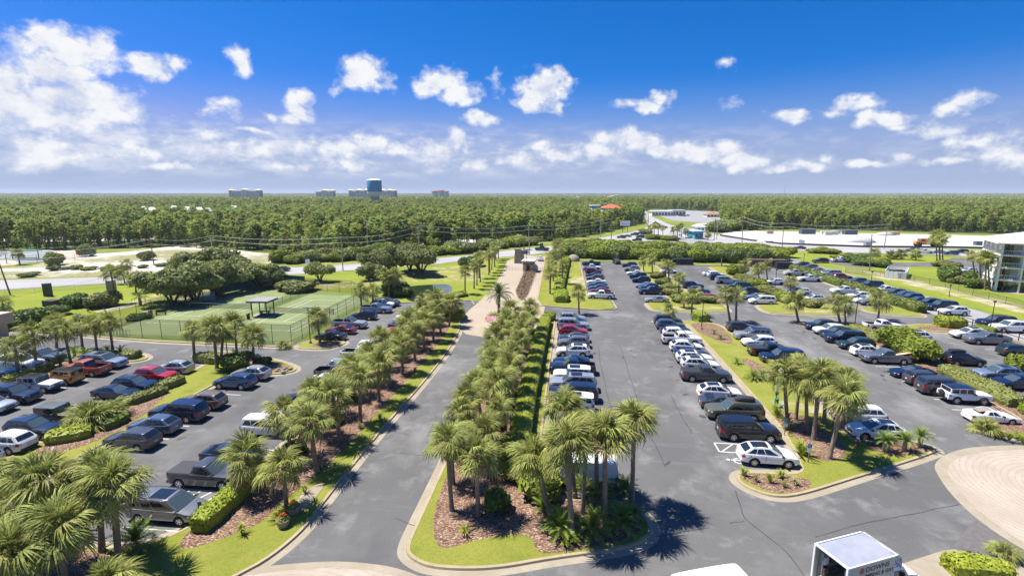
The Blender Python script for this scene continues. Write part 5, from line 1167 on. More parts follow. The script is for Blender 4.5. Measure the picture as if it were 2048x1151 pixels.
def car_meshes(kind, p):
    """all part meshes of one body style; x forward"""
    L, Wd, H = p['L'], p['W'], p['H']; hl = L / 2; r = p['r']; bed = p.get('bed'); jeep = p.get('jeep')
    out = {}
    xs = sorted(set([hl, hl - .03, hl - .12, hl - .3, hl - .6] + [-hl, -hl + .03, -hl + .10, -hl + .25] + [w + d for w in p['wx'] for d in (-r*1.22, -r*1.1, -r*.85, -r*.45, 0, r*.45, r*.85, r*1.1, r*1.22)] + [p['cb'][0], p['cb'][0] + .08, p['cb'][1], (p['cb'][0] + p['cb'][1]) / 2] + ([p['cb'][1] - .06, -hl + .07, -hl + .09] if bed else [])))
    xs = [x for i, x in enumerate(xs) if i == 0 or x - xs[i-1] > .012]
    sill = .30 if H < 1.6 else .36
    if jeep: sill = .52
    boot_end = p['belt'] - (.06 if kind in ('sedan', 'convertible') else .0)
    def topz(x):
        pts = [(-hl, p['belt'] - .16 if not bed else p['belt'] - .02), (-hl + .12, boot_end), (p['cb'][1], p['belt']), (p['cb'][0], p['hood']), (hl - .75, (p['hood'] + p['nose']) / 2 + .04), (hl - .14, p['nose']), (hl - .03, p['nose'] - .12), (hl, p['nose'] - .22)]
        if jeep: pts = [(-hl, p['belt'] - .02), (p['cb'][0], p['hood'] + .03), (hl - .1, p['nose']), (hl, p['nose'] - .03)]
        for (a, za), (b, zb) in zip(pts, pts[1:]):
            if a <= x <= b: return za + (zb - za) * (x - a) / (b - a)
        return pts[-1][1]
    def width(x):
        d = min(hl - x, x + hl); w = Wd / 2
        k = 1 - .20 * max(0, 1 - d / .55) ** 2.2 if not jeep else 1 - (.10 if x > p['cb'][0] else 0)
        return w * k
    def low(x):
        z = sill + (.05 if (hl - abs(x)) < .15 else 0)
        for w in p['wx']:
            q = abs(x - w); R_ = r * 1.16
            if q < R_: z = max(z, r + math.sqrt(R_ * R_ - q * q) - .01)
        return z
    rows = []; floor = p['belt'] - .50
    for x in xs:
        w = width(x); zt = topz(x); zl = low(x); zm = max(zl + .05, .58 if H > 1.6 else .5); zs = max(zm + .03, zt - .16)
        inbed = bed and x < p['cb'][1] - .05 and x > -hl + .08
        half = [(w * .90, zl), (w * .985, zl + .02), (w, zm), (w * .992, zs), (w * .945, zt)]
        half += [(w * .86, zt), (w * .855, floor), (0, floor)] if inbed else [(w * .86, zt + .012), (w * .5, zt + .035), (0, zt + .042)]
        rows.append([(x, a, b) for a, b in half] + [(x, -a, b) for a, b in half[-2::-1]])
    mb = MB(); n = len(rows[0])
    def mi(a, b):
        k = b if b < 7 else n - 2 - b
        xm = (xs[a] + xs[min(a+1, len(xs)-1)]) / 2
        near_w = any(abs(xm - w) < r * 1.24 for w in p['wx'])
        if p['clad'] and (k in (0,) or (k == 1 and near_w)): return 1
        if k == 0: return 1 if hl - abs(xm) < .2 else 0
        if bed and k >= 5 and xm < p['cb'][1] - .05 and xm > -hl + .08: return 2
        return 0
    mb.grid(rows, mi, flip=True)
    mb.face(rows[0], 0); mb.face(rows[-1][::-1], 0)
    # dark underside and wheel arch liners
    mb.box(-hl + .25, hl - .25, -Wd * .34, Wd * .34, .26, p['belt'] - .45 if not bed else floor - .03, 3)
    # cabin
    cb0, cb1 = p['cb']; rf0, rf1 = p['rf']; wb0 = Wd / 2 * .935; wr = Wd / 2 * p['rw']; zb0, zb1 = p['hood'] - .015, p['belt'] - .015
    def side(x): return wb0 * (1 if not jeep else 1)
    N = 6
    def fr(s):   # front glass line: s -1..1 across
        return Vector((cb0 + .10 * (1 - s * s) - .04, s * wb0 * .97, zb0)), Vector((rf0 + .05 * (1 - s * s), s * wr, H - .045 - .03 * s * s))
    def re(s):
        return Vector((cb1 - .05 * (1 - s * s), s * wb0 * .95, zb1)), Vector((rf1 - .04 * (1 - s * s), s * wr * .96, H - .085 - .03 * s * s))
    ss = [-1 + 2 * i / N for i in range(N + 1)]
    F = [fr(s) for s in ss]; B = [re(s) for s in ss]
    def lerp_rows(q, t): return [a.lerp(b, t) for a, b in q]
    mb.grid([lerp_rows(F, t) for t in (0, .5, 1)], 0, flip=True)
    mb.grid([lerp_rows(B, t) for t in (0, .5, 1)], 0)
    roof = []
    for k in range(7):
        t = k / 6; row = []
        for i in range(N + 1):
            a, b = F[i][1], B[i][1]; q = a.lerp(b, t); q.z = a.z + (b.z - a.z) * t + .055 * math.sin(math.pi * min(1, .12 + t * .82)) ; row.append(q)
        roof.append(row)
    mb.grid(roof, 4, flip=True)
    def sidept(u, v, sg):   # u along (front 0 .. rear 1), v up
        a = (F[-1] if sg > 0 else F[0]); b = (B[-1] if sg > 0 else B[0])
        lo = a[0].lerp(b[0], u); j = 6 * u; i = min(5, int(j)); col = -1 if sg > 0 else 0
        hi = roof[i][col].lerp(roof[i+1][col], j - i)
        q = lo.lerp(hi, v); q.y += sg * .035 * math.sin(math.pi * v) * (1 - abs(2 * u - 1) ** 3); return q
    US = [0, .06, .15, .28, .42, .56, .70, .84, .94, 1]
    for sg in (1, -1): mb.grid([[sidept(u, v, sg) for u in US] for v in (0, .33, .66, 1)], 0, flip=(sg < 0))
    # shut lines
    if not jeep:
        for sg in (1, -1):
            for x in ((cb0 - .10, (cb0 + cb1) / 2 + .12, cb1 + .55) if not bed else (cb0 - .05, (cb0 + cb1) / 2 + .05, cb1 + .12)):
                w = Wd / 2; mb.box(x - .008, x + .008, sg * w * .975 - .012, sg * w + sg * .002 + .0, sill + .10, p['belt'] - .06, 1) if sg > 0 else mb.box(x - .008, x + .008, -w - .002, -w * .975 + .012, sill + .10, p['belt'] - .06, 1)
    out['body'] = mb
    # glass, set a little proud of the body
    def panel(q_rows, push):
        g = MB(); g.grid([[v + push(v) for v in row] for row in q_rows]); return g
    ws = []
    for t in (.10, .5, .93):
        ws.append([(lambda a, b: a.lerp(b, t))(*fr(s)) for s in [-.90, -.6, -.3, 0, .3, .6, .90]])
    nf = Vector((H - p['hood'], 0, cb0 - rf0)).normalized(); g = MB(); g.grid([[v + nf * .012 for v in row] for row in ws], flip=True); out['windscreen'] = g
    rs = []
    for t in ((.22, .6, .92) if kind not in ('sedan', 'convertible') else (.08, .5, .92)):
        rs.append([(lambda a, b: a.lerp(b, t))(*re(s)) for s in [-.86, -.45, 0, .45, .86]])
    nb = Vector((-(H - p['belt']), 0, (rf1 - cb1))).normalized(); g = MB(); g.grid([[v + nb * .014 for v in row] for row in rs]); out['rear_window'] = g
    if kind in ('sedan', 'convertible'): spans = [(.14, .20, .47), (.50, .52, .80)]
    elif bed: spans = [(.13, .20, .50), (.54, .54, .90)]
    elif jeep: spans = [(.08, .10, .34), (.38, .38, .64), (.68, .68, .95)]
    elif kind == 'van': spans = [(.12, .18, .34)]
    else: spans = [(.11, .19, .43), (.46, .46, .69), (.72, .72, .93)]
    for i, (ub, ut, ue) in enumerate(spans):
        for sg, nm in ((1, 'side_window'), (-1, 'side_window')):
            last = i == len(spans) - 1 and not jeep
            rows_ = []
            for v in (.16, .5, .86):
                u0 = ub + (ut - ub) * (v - .16) / .7; u1 = ue - (.05 * (v - .16) / .7 if last else 0)
                rows_.append([sidept(u0 + (u1 - u0) * k / 3, v, sg) + Vector((0, sg * .012, .004)) for k in range(4)])
            g = MB(); g.grid(rows_, flip=(sg < 0)); out.setdefault('side_window', []).append(g)
    # lamps, grille, bumpers, mirrors
    xn = hl; zn = p['nose']
    for sg in (1, -1):
        g = MB(); w = width(hl - .12)
        if jeep: g.lathe([(0, .03), (.10, .025), (.11, 0)], 12, (0, 0, 0)); g2 = MB(); g2.v = [(hl + .005 + z, sg * w * .62 + x, zn - .22 + y) for x, y, z in g.v]; g2.f = g.f; g2.m = g.m; out.setdefault('headlight', []).append(g2)
        else:
            za, zb = zn - .20, zn - .045
            g.grid([[(hl - .01, sg * w * .62, za), (hl - .075, sg * w * .90, za + .02), (hl - .36, sg * (width(hl - .36) + .008), za + .07)], [(hl - .045, sg * w * .62, zb), (hl - .10, sg * w * .90, zb), (hl - .38, sg * (width(hl - .38) + .006), zb + .02)]], flip=(sg < 0))
            for i_, v_ in enumerate(g.v): g.v[i_] = (v_[0] + .018, v_[1] + sg * .006, v_[2])
            out.setdefault('headlight', []).append(g)
        g = MB(); w = width(-hl + .1); zt = p['belt']; hh = .34 if bed or kind in ('large_suv', 'minivan', 'van', 'box_suv') else .20
        g.grid([[(-hl - .012, sg * w * .72, zt - .12 - hh), (-hl + .02, sg * w * .97, zt - .12 - hh), (-hl + .30, sg * (width(-hl + .3) + .008), zt - .10 - hh * .9)], [(-hl - .008, sg * w * .72, zt - .10), (-hl + .03, sg * w * .97, zt - .09), (-hl + .22, sg * (width(-hl + .22) + .008), zt - .10)]], flip=(sg > 0)); out.setdefault('taillight', []).append(g)
        g = MB(); g.box(cb0 - .30, cb0 - .14, sg * Wd / 2 - .02 if sg > 0 else -Wd / 2 - .20, Wd / 2 + .20 if sg > 0 else -Wd / 2 + .02, p['hood'] + .02, p['hood'] + .17); out.setdefault('mirror', []).append(g)
    g = MB(); w = width(hl) * .58
    if jeep:
        for k in range(7): y = (k - 3) * .105; g.box(hl - .01, hl + .014, y - .03, y + .03, zn - .36, zn - .08)
    else: g.box(hl - .05, hl + .014, -w, w, zn - .34, zn - .17)
    out['grille'] = g
    g = MB(); w = width(hl - .05)
    g.box(hl - .30, hl + (.16 if jeep else .03), -w * .92, w * .92, sill - .02, sill + .16); out['bumper'] = [g]
    g = MB(); g.box(-hl - (.12 if jeep or bed else .03), -hl + .28, -w * .93, w * .93, sill - .02, sill + .18); out['bumper'].append(g)
    g = MB(); g.box(-hl - .022, -hl + .0, -.16, .16, p['belt'] - .46, p['belt'] - .30); out['number_plate'] = g
    if p['rails']:
        for sg in (1, -1):
            g = MB(); y = sg * wr * .93; xa, xb = rf0 - .25, rf1 + .15
            g.path([(xa, y, H - .04), (xa - .12, y, H + .03), ((xa + xb) / 2, y, H + .065), (xb + .12, y, H + .0), (xb, y, H - .07)], .02, 6); out.setdefault('roof_rail', []).append(g)
    g = MB(); x0 = rf0 - .18; x1 = rf0 - (1.45 if kind != 'sedan' else .7); gw = wr * .72
    rr_ = []
    for k in range(5):
        t = k / 4; x = x0 + (x1 - x0) * t; j = 6 * (x - rf0) / (rf1 - rf0); i = min(5, max(0, int(j))); zz = roof[i][3].z + (roof[i+1][3].z - roof[i][3].z) * (j - i)
        rr_.append([(x, -gw, zz + .004), (x, 0, zz + .016), (x, gw, zz + .004)])
    g.grid(rr_, flip=True); out['sunroof'] = g
    if jeep:
        g = MB(); g.lathe([(0, -.10), (.30, -.10), (.38, -.06), (.38, .06), (.30, .10), (0, .10)], 16); q = MB(); q.v = [(-hl - .13 + z, x, y + 1.0) for x, y, z in g.v]; q.f = g.f; q.m = g.m; out['spare_wheel'] = q
    if bed:
        g = MB(); g.box(-hl + .06, cb1 - .06, -Wd * .445, Wd * .445, p['belt'] - .02, p['belt'] + .035); out['bed_cover'] = g
    return out
MAT_OF = {'windscreen': 'glass_light', 'rear_window': 'glass', 'side_window': 'glass', 'headlight': 'lamp_clear', 'taillight': 'lamp_red', 'mirror': 'trim', 'grille': 'trim', 'bumper': 'trim', 'number_plate': 'plate', 'roof_rail': 'rack', 'sunroof': 'glass', 'spare_wheel': 'tyre', 'bed_cover': 'trim'}
CARS = {}
for k_, p_ in TYPES.items():
    d_ = {}
    for nm_, q_ in car_meshes(k_, p_).items():
        if nm_ == 'body': d_[nm_] = [q_.mesh('body', [PAINT['white'], M['trim'], M['trim'], M['liner'], PAINT['white']], 32)]
        else: d_[nm_] = [g_.mesh(nm_, M[MAT_OF[nm_]], 30) for g_ in (q_ if isinstance(q_, list) else [q_])]
    CARS[k_] = d_
def wheel_mesh(r, w):
    g = MB(); g.lathe([(r*.60, -w/2), (r*.92, -w/2), (r, -w*.36), (r, w*.36), (r*.92, w/2), (r*.60, w/2), (r*.60, -w/2)], 20, axis='y'); t = g.mesh('wheel', M['tyre'], 40)
    g = MB()
    for k in range(5):
        a = 2 * math.pi * k / 5
        def pt(rr_, da, y): return (rr_ * math.cos(a + da), y, rr_ * math.sin(a + da))
        for sg in (1, -1):
            y = sg * w * .44; q = [pt(r*.10, -.9, y), pt(r*.58, -.26, y), pt(r*.58, .26, y), pt(r*.10, .9, y)]; g.face(q if sg < 0 else q[::-1], 0)
    g.lathe([(0, -w*.46), (r*.16, -w*.46), (r*.16, w*.46), (0, w*.46)], 8, axis='y')
    g.lathe([(r*.54, -w*.47), (r*.63, -w*.49), (r*.63, w*.49), (r*.54, w*.47)], 20, axis='y'); 
    g.lathe([(0, -w*.28), (r*.6, -w*.28), (r*.6, w*.28), (0, w*.28)], 12, axis='y', m=1)
    return t, g.mesh('rim', [M['alloy'], M['trim']], 30)
WHEELS = {k: wheel_mesh(p['r'], .25 if p['H'] > 1.8 else .22) for k, p in TYPES.items()}
ROOFBOX = MB(); ROOFBOX.grid([[(x, y * w, z * h) for y, z in ((-.42,.02),(-.42,.2),(-.34,.36),(0,.40),(.34,.36),(.42,.2),(.42,.02))] for x, w, h in ((-.95,.6,.5),(-.9,.9,.9),(-.4,1,1),(.4,1,.98),(.85,.8,.7),(1.0,.4,.4))]); ROOFBOX = ROOFBOX.mesh('roof_box', M['trim'], 40)
NAMES = {'suv': 'parked_suv', 'large_suv': 'parked_large_suv', 'box_suv': 'parked_boxy_suv', 'crossover': 'parked_crossover', 'sedan': 'parked_sedan', 'convertible': 'parked_convertible', 'minivan': 'parked_minivan', 'van': 'parked_van', 'pickup': 'parked_pickup', 'jeep': 'parked_off_roader'}
NOUN = {'suv': 'SUV', 'large_suv': 'long SUV', 'box_suv': 'boxy SUV', 'crossover': 'crossover', 'sedan': 'sedan', 'convertible': 'convertible', 'minivan': 'minivan', 'van': 'van', 'pickup': 'pickup', 'jeep': 'off-roader'}
NCAR = [0]
def car(kind, colour, loc, rz, label, group, lod=0, roof=None, extras=()):
    """lod 0: every part; 1: no mirrors, plates or rails; 2: body, glass and wheels"""
    NCAR[0] += 1; p = TYPES[kind]; D = CARS[kind]
    root = thing(NAMES[kind], label, 'car' if kind not in ('pickup', 'van') else kind, (loc[0], loc[1], loc[2] if len(loc) > 2 else 0), rz, group)
    skip = {0: (), 1: ('mirror', 'number_plate', 'grille'), 2: ('mirror', 'number_plate', 'grille', 'roof_rail', 'headlight', 'taillight', 'bumper')}[lod]
    for nm, ms in D.items():
        if nm in skip: continue
        if nm in ('sunroof', 'bed_cover') and nm not in extras: continue
        if nm == 'roof_rail' and 'norails' in extras: continue
        for me in ms:
            o = ob(nm, me, root)
            if nm == 'body':
                o.material_slots[0].link = 'OBJECT'; o.material_slots[0].material = PAINT[colour]
                o.material_slots[4].link = 'OBJECT'; o.material_slots[4].material = roof or PAINT[colour]
            if nm == 'sunroof' and 'softtop' in extras: o.material_slots[0].link = 'OBJECT'; o.material_slots[0].material = PAINT['tan']
            if nm == 'bumper' and kind in ('sedan', 'crossover', 'minivan', 'large_suv', 'convertible'):
                o.material_slots[0].link = 'OBJECT'; o.material_slots[0].material = PAINT[colour]
            if nm == 'mirror' and colour != 'white': o.material_slots[0].link = 'OBJECT'; o.material_slots[0].material = PAINT[colour]
    t, rim = WHEELS[kind]; wy = p['W'] / 2 - .125
    for wx in p['wx']:
        for sg in (1, -1):
            o = ob('wheel', t, root, (wx, sg * wy, p['r']))
            if lod < 2: ob('rim', rim, o)
    if 'roofbox' in extras: ob('roof_box', ROOFBOX, root, (-.9, 0, p['H'] + .02))
    return root
# rows: name for labels, x of the row, list of (photo x, photo y, style, colour, facing -1 left / +1 right, extras)
BLK = PAINT['black']
ROWS = [
 ('row beside the long hedge', 1.0, [(1142,634,'suv','silver',1),(1146,640,'sedan','blue',-1),(1147,648,'large_suv','silver',1),(1145,659,'crossover','red',1),(1148,671,'sedan','dark grey',-1),(1148,682,'suv','grey',-1),(1144,699,'suv','white',-1,('sunroof',)),(1136,718,'sedan','navy',-1),(1140,732,'pickup','navy',-1),(1134,747,'box_suv','white',-1,('sunroof',)),(1139,764,'large_suv','silver',-1,('sunroof',)),(1136,784,'large_suv','navy',-1),(1134,804,'box_suv','white',-1,('sunroof',)),(1150,834,'sedan','navy',-1),(1175,945,'van','white',-1)]),
 ('row left of the grass island', 17.2, [(1342,639,'suv','black',1),(1346,648,'suv','slate blue',1),(1355,656,'sedan','navy',1),(1365,665,'suv','white',1),(1363,676,'pickup','white',1),(1371,690,'crossover','white',1),(1382,703,'sedan','navy',1),(1390,713,'suv','white',1,('sunroof',)),(1403,726,'suv','white',1,('sunroof',)),(1405,746,'pickup','dark grey',1,('bed_cover',)),(1432,780,'crossover','white',1,('sunroof',)),(1434,799,'sedan','dark grey',1),(1465,819,'large_suv','olive',-1,('roofbox',)),(1486,857,'large_suv','black',1),(1530,905,'crossover','white',1,('sunroof',))]),
 ('row right of the grass island', 29.0, [(1476,652,'suv','dark grey',1),(1503,668,'large_suv','silver',-1,(),'black'),(1507,681,'suv','white',-1),(1520,690,'sedan','blue',-1),(1533,699,'pickup','black',1,('bed_cover',)),(1563,712,'large_suv','navy',-1),(1715,826,'suv','white',-1),(1750,856,'crossover','white',-1,('sunroof',))]),
 ('row left of the hedged island', 42.8, [(1632,648,'suv','navy',-1),(1651,657,'suv','white',-1),(1668,664,'suv','black',-1),(1676,673,'large_suv','navy',-1),(1702,685,'suv','dark green',-1),(1728,699,'crossover','white',1,('sunroof',)),(1766,712,'pickup','grey',-1),(1826,740,'sedan','navy',-1),(1850,755,'suv','dark grey',1),(1886,772,'large_suv','dark grey',1),(1944,789,'jeep','white',1,(),'black'),(1970,825,'convertible','white',1,('sunroof','softtop'))]),
 ('row right of the hedged island', 52.8, [(1749,650,'pickup','white',1),(1818,661,'sedan','red',-1),(1830,671,'suv','white',-1,('sunroof',)),(1924,716,'suv','black',1,('roofbox',)),(1991,744,'suv','light blue',-1,('sunroof',)),(2016,762,'suv','navy',-1)]),
 ('row by the fence at the right edge', 63.2, [(1932,665,'suv','white',-1,('sunroof',)),(1976,676,'pickup','grey',-1),(2032,699,'suv','dark green',1),(2062,714,'sedan','white',-1)]),
 ('row on the concrete lane', 72.4, [(1595,528,'suv','dark grey',-1),(1612,533,'suv','grey',-1),(1627,537.6,'sedan','tan',-1),(1641,543,'sedan','white',-1),(1660,545.5,'minivan','silver',-1),(1682,552,'suv','dark red',1),(1710,561,'suv','slate blue',-1),(1740,569,'large_suv','navy',-1),(1766,579,'pickup','white',-1),(1790,584,'suv','dark grey',-1),(1808,589,'suv','slate blue',-1),(1822,593,'suv','blue',-1),(1832,598,'sedan','blue',-1),(1859,604,'suv','navy',-1),(1887,611,'large_suv','navy',-1),(1904,620,'suv','white',-1),(2012,643,'large_suv','navy',-1),(2024,653,'large_suv','white',-1)]),
 ('first upper row by the drive hedge', 7.2, [(1181,526,'pickup','navy',-1),(1182,534,'pickup','white',1),(1184,541,'suv','dark red',1),(1186,548,'sedan','navy',-1),(1187,554.5,'suv','bronze',-1),(1191,561,'sedan','white',-1),(1193,567,'sedan','blue',-1),(1195,572.5,'sedan','slate blue',-1),(1198,579,'sedan','dark red',-1),(1202,589,'pickup','white',-1)]),
 ('row before first upper island', 18.9, [(1258,528.5,'suv','dark grey',-1),(1259,536,'suv','silver',-1),(1268,543.5,'sedan','white',-1),(1272,550,'suv','navy',-1),(1278,558,'suv','navy',-1),(1288,568,'sedan','light blue',-1),(1298,573,'suv','blue',-1),(1301,580.5,'pickup','navy',-1),(1309,596,'sedan','silver',-1)]),
 ('row behind first upper island', 30.2, [(1317,540,'sedan','white',1),(1382,569,'suv','navy',1),(1391,579,'suv','slate blue',1),(1424,595,'suv','red',1)]),
 ('row before second upper island', 40.0, [(1420,545,'sedan','white',1),(1436,548,'suv','white',1),(1431,553,'suv','navy',1),(1454,560,'large_suv','silver',1),(1477,572,'large_suv','dark green',-1),(1501,581,'suv','navy',-1),(1507,591,'sedan','light blue',-1),(1527,599,'minivan','white',-1)]),
 ('row behind second upper island', 51.6, [(1544,562,'crossover','white',-1),(1600,582,'suv','white',-1),(1622,595,'crossover','white',-1,('sunroof',))]),
 ('upper row by the lane hedge', 62.4, [(1591,545,'pickup','cream',-1),(1614,556,'pickup','white',-1),(1690,580,'pickup','white',-1),(1719,590,'suv','white',-1),(1728,597,'sedan','white',-1),(1736,601,'suv','grey',-1)]),
 ('left lane row by the olive hedges', -38.9, [(514,744,'crossover','silver',-1),(472,760,'suv','blue',-1),(415,799,'suv','bronze',-1),(360,821,'large_suv','navy',-1),(308,846,'crossover','slate blue',-1),(268,875,'suv','dark grey',-1)]),
 ('second left row facing the olive hedges', -50.2, [(363,733,'crossover','silver',-1),(329,748,'suv','red',1),(289,767,'suv','navy',1),(240,780,'sedan','navy',1),(130,828,'jeep','olive',1),(82,853,'suv','navy',1),(38,882,'suv','white',-1),(-14,918,'suv','silver',-1)]),
 ('third left row by the palms', -60.4, [(213,721,'large_suv','light blue',1,('sunroof',)),(172,735,'pickup','brick red',-1),(125,752,'box_suv','yellow',-1,(),'black'),(74,766,'jeep','white',1,(),'black'),(31,787,'large_suv','navy',1),(-4,807,'suv','silver',1)]),
 ('farthest left row', -70.2, [(77,711,'pickup','slate blue',1),(33,724,'large_suv','white',1),(2,738,'sedan','blue',1)]),
 ('row under the left-bed palms', -27.8, [(335,1010,'minivan','grey',1,('sunroof',)),(424,946,'pickup','dark grey',1,('bed_cover',)),(446,901,'sedan','navy',1),(546,850,'minivan','white',1),(570,826,'sedan','white',1),(607,796,'sedan','navy',1),(652,757,'sedan','white',1),(676,744,'pickup','dark grey',1),(692,730,'suv','silver',1),(722,706,'pickup','white',1),(752,692,'suv','white',1),(797,662,'sedan','red',1),(812,648,'sedan','dark grey',1),(819,640,'suv','white',1),(830,630,'suv','white',1)]),
 ('row beside the tennis courts', -36.6, [(660,668,'sedan','black',-1),(680,656,'sedan','dark red',-1),(698,645,'pickup','silver',1,(),'black'),(727,629,'suv','navy',-1),(755,616,'pickup','light blue',1),(764,606,'suv','white',1),(784,603,'suv','dark grey',1)]),
]
def fmt(c): return c[2], c[3]
for rname, rx, cars_ in ROWS:
    items = []
    for c in cars_:
        q = at(c[0], c[1], .85); items.append((q.y, q.x, c))
    items.sort(key=lambda t: t[0])
    seen = {}
    for i, (y, x, c) in enumerate(items):
        kind, colour, face = c[2], c[3], c[4]; ex = c[5] if len(c) > 5 else (); rf = PAINT[c[6]] if len(c) > 6 else None
        key = (colour, kind); dup = sum(1 for t in items if (t[2][3], t[2][2]) == key) > 1
        nb = lambda t: '%s %s' % (t[2][3], NOUN[t[2][2]])
        lab = '%s %s' % (colour, NOUN[kind])
        if 'roofbox' in ex: lab += ' with a roof box'
        elif 'softtop' in ex: lab += ' with beige top'
        elif rf is not None: lab += ' with black roof'
        if dup:
            if 0 < i < len(items) - 1: lab += ' between %s and %s' % (nb(items[i-1]), nb(items[i+1]))
            elif i == 0: lab += ' nearest'
            else: lab += ' farthest'
        lab += ', ' + rname
        if lab in seen: lab = '%s %s, %s from near end, %s' % (colour, NOUN[kind], ordinal(i), rname)
        seen[lab] = 1
        X = rx * .65 + x * .35; lod = 0 if y < 75 else (1 if y < 125 else 2)
        car(kind, colour, (X + R.uniform(-.1, .1), y), (0 if face > 0 else math.pi) + R.uniform(-.02, .02), lab, 'vehicles in the car park', lod, rf, ex)
# vehicles elsewhere
def road_car(px, py, kind, colour, ang, label, lod=2, z=-.03, group='vehicles on the roads'):
    q = at(px, py, .8 + z); return car(kind, colour, (q.x, q.y, z), rad(ang), label, group, lod)
road_car(1233, 522, 'suv', 'black', -80, 'black car in the shade at the far end of aisle one, facing the camera', 1, 0)
road_car(564, 536, 'sedan', 'black', 172, 'dark sedan on the road beside the big oaks'); road_car(960, 509, 'suv', 'black', 165, 'black SUV on the road behind the left gate palms')
road_car(1045, 503, 'sedan', 'navy', 160, 'dark car on the road behind the gatehouse'); road_car(1084, 497, 'pickup', 'dark green', 160, 'dark green truck on the road right of the gatehouse')
road_car(1080, 516, 'crossover', 'white', 100, 'white crossover leaving through the gate', 1, .01)
for (px, py, k, c, l) in [(1243,473,'suv','dark grey','leftmost dark SUV waiting at the junction'), (1254,470.5,'sedan','slate blue','blue-grey sedan second from left at the junction'), (1270,467.5,'suv','dark green','dark SUV at the far kerb of the junction'), (1281,465.5,'suv','dark grey','dark SUV farthest right at the junction'), (1281,472.5,'suv','navy','navy SUV in the middle lane of the junction'), (1274,479,'suv','black','black SUV nearest the woods at the junction'), (1310,444.5,'suv','black','black car on the road going away from the junction'), (1331,453.5,'sedan','dark grey','dark sedan beside the road triangle')]:
    road_car(px, py, k, c, 150 if py > 460 else 60, l)
for (px, py, k, c, l) in [(1599,494,'sedan','dark red','dark red sedan on the road before the sand lot'), (1826,499,'suv','dark grey','dark SUV on the road by the field palms'), (1848,502.5,'pickup','white','white pickup on the road by the field palms'), (1876,502,'sedan','silver','silver sedan behind the tall palms on the road'), (1902,505,'suv','slate blue','blue SUV on the road right of the tall palms'), (1922,502,'suv','black','black SUV near the apartment block on the road')]:
    road_car(px, py, k, c, 172, l)
road_car(1641, 520.5, 'suv', 'black', 178, 'black SUV turning into the apartment drive', 1); road_car(1682, 519, 'pickup', 'white', 0, 'white pickup on the apartment drive', 1)
road_car(1936, 540.5, 'suv', 'white', 180, 'white SUV parked at the apartment drive', 1); road_car(1944, 545, 'sedan', 'black', 180, 'black sedan parked beside the white SUV at the apartments', 1)
for i, (px, py, k, c) in enumerate([(1358,430,'suv','navy'),(1363,430.5,'suv','black'),(1369,431,'sedan','dark grey'),(1375,430,'suv','silver'),(1366,468,'suv','white'),(1345,474,'suv','dark grey'),(1351,476,'sedan','black')]):
    road_car(px, py, k, c, 90 + 10 * i, '%s %s parked %s, %s of the shop cars' % (c, NOUN[k], 'before the white shop' if py < 440 else 'in the teal shop yard', ordinal(i)))
# loose things carried on the cars
kb = MB(); kb.grid([[(x, y * w, z * h + up) for y, z in ((-.36,.12),(-.30,.02),(0,-.06),(.30,.02),(.36,.12),(.22,.20),(0,.22),(-.22,.20),(-.36,.12))] for x, w, h, up in ((-1.6,.08,.4,.16),(-1.3,.55,.8,.06),(-.6,1,1,0),(.6,1,1,0),(1.3,.55,.8,.06),(1.6,.08,.4,.16))])
q_ = [o for o in C.objects if o.get('label', '').startswith('white SUV farthest, row under') or o.get('label', '') == 'x']
p_ = at(843, 620, 1.95); k_ = kb.build('kayak', plain('yellow kayak plastic', (.52,.33,.015), .4), None, 40, (p_.x, p_.y, 1.86)); tag(k_, 'yellow kayak on the roof of a white car by the pond lane', 'kayak'); k_.rotation_euler = (0, 0, .1)
sb = MB(); sb.grid([[(x, y * w, z + .05 * abs(x) ** 2 * .1) for y, z in ((-.28,0),(-.2,.03),(0,.04),(.2,.03),(.28,0),(0,-.03),(-.28,0))] for x, w in ((-1.35,.1),(-1.2,.55),(-.7,.95),(0,1),(.7,.9),(1.2,.5),(1.4,.08))])
p_ = at(1808, 705, 1.5); s_ = sb.build('surfboard', layered('surfboard paint', (.46,.38,.29), [(1.6,3,.48,.56,(.70,.30,.14),.9)], .35), None, 40, (p_.x, p_.y, 1.42)); s_.rotation_euler = (0, rad(-9), rad(8)); tag(s_, 'cream surfboard with orange pattern sticking out of the grey pickup bed', 'surfboard')
# ================================================================== buildings, fences, poles and small things
M['stucco_white'] = layered('white stucco', (.68,.655,.60), [(.4,4,.4,.7,(.60,.58,.53),.6)], .8)
M['stucco_tan'] = layered('tan stucco', (.44,.32,.225), [(.5,4,.4,.7,(.38,.28,.19),.6)], .85)
M['far_cream'] = layered('cream render', (.68,.62,.50), [(.1,3,.4,.7,(.62,.565,.455),.6)], .8)
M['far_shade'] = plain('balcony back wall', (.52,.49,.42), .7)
M['roof_white'] = layered('pale roof', (.48,.475,.47), [(.3,5,.4,.7,(.41,.405,.395),.7)], .7)
M['shelter_roof'] = plain('weathered grey roof', (.20,.20,.19), .6, var=.15)
M['roof_red'] = layered('red roof tiles', (.40,.11,.06), [(.6,4,.4,.7,(.30,.085,.05),.7)], .8)
M['roof_orange'] = layered('orange roof', (.30,.145,.075), [(.6,4,.4,.7,(.25,.12,.065),.7)], .8)
M['window_dark'] = plain('dark window glass', (.03,.04,.05), .08, 0, .9)
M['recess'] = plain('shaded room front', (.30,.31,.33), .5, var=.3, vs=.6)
M['metal_dark'] = plain('dark bronze metal', (.028,.024,.020), .5, .4)
M['metal_green'] = plain('green coated metal', (.022,.045,.030), .55)
M['metal_grey'] = plain('galvanised metal', (.30,.31,.32), .45, .7)
M['wood_pole'] = layered('weathered pole', (.16,.13,.105), [(1.5,4,.4,.7,(.24,.20,.165),.8,(1,1,.2))], .95)
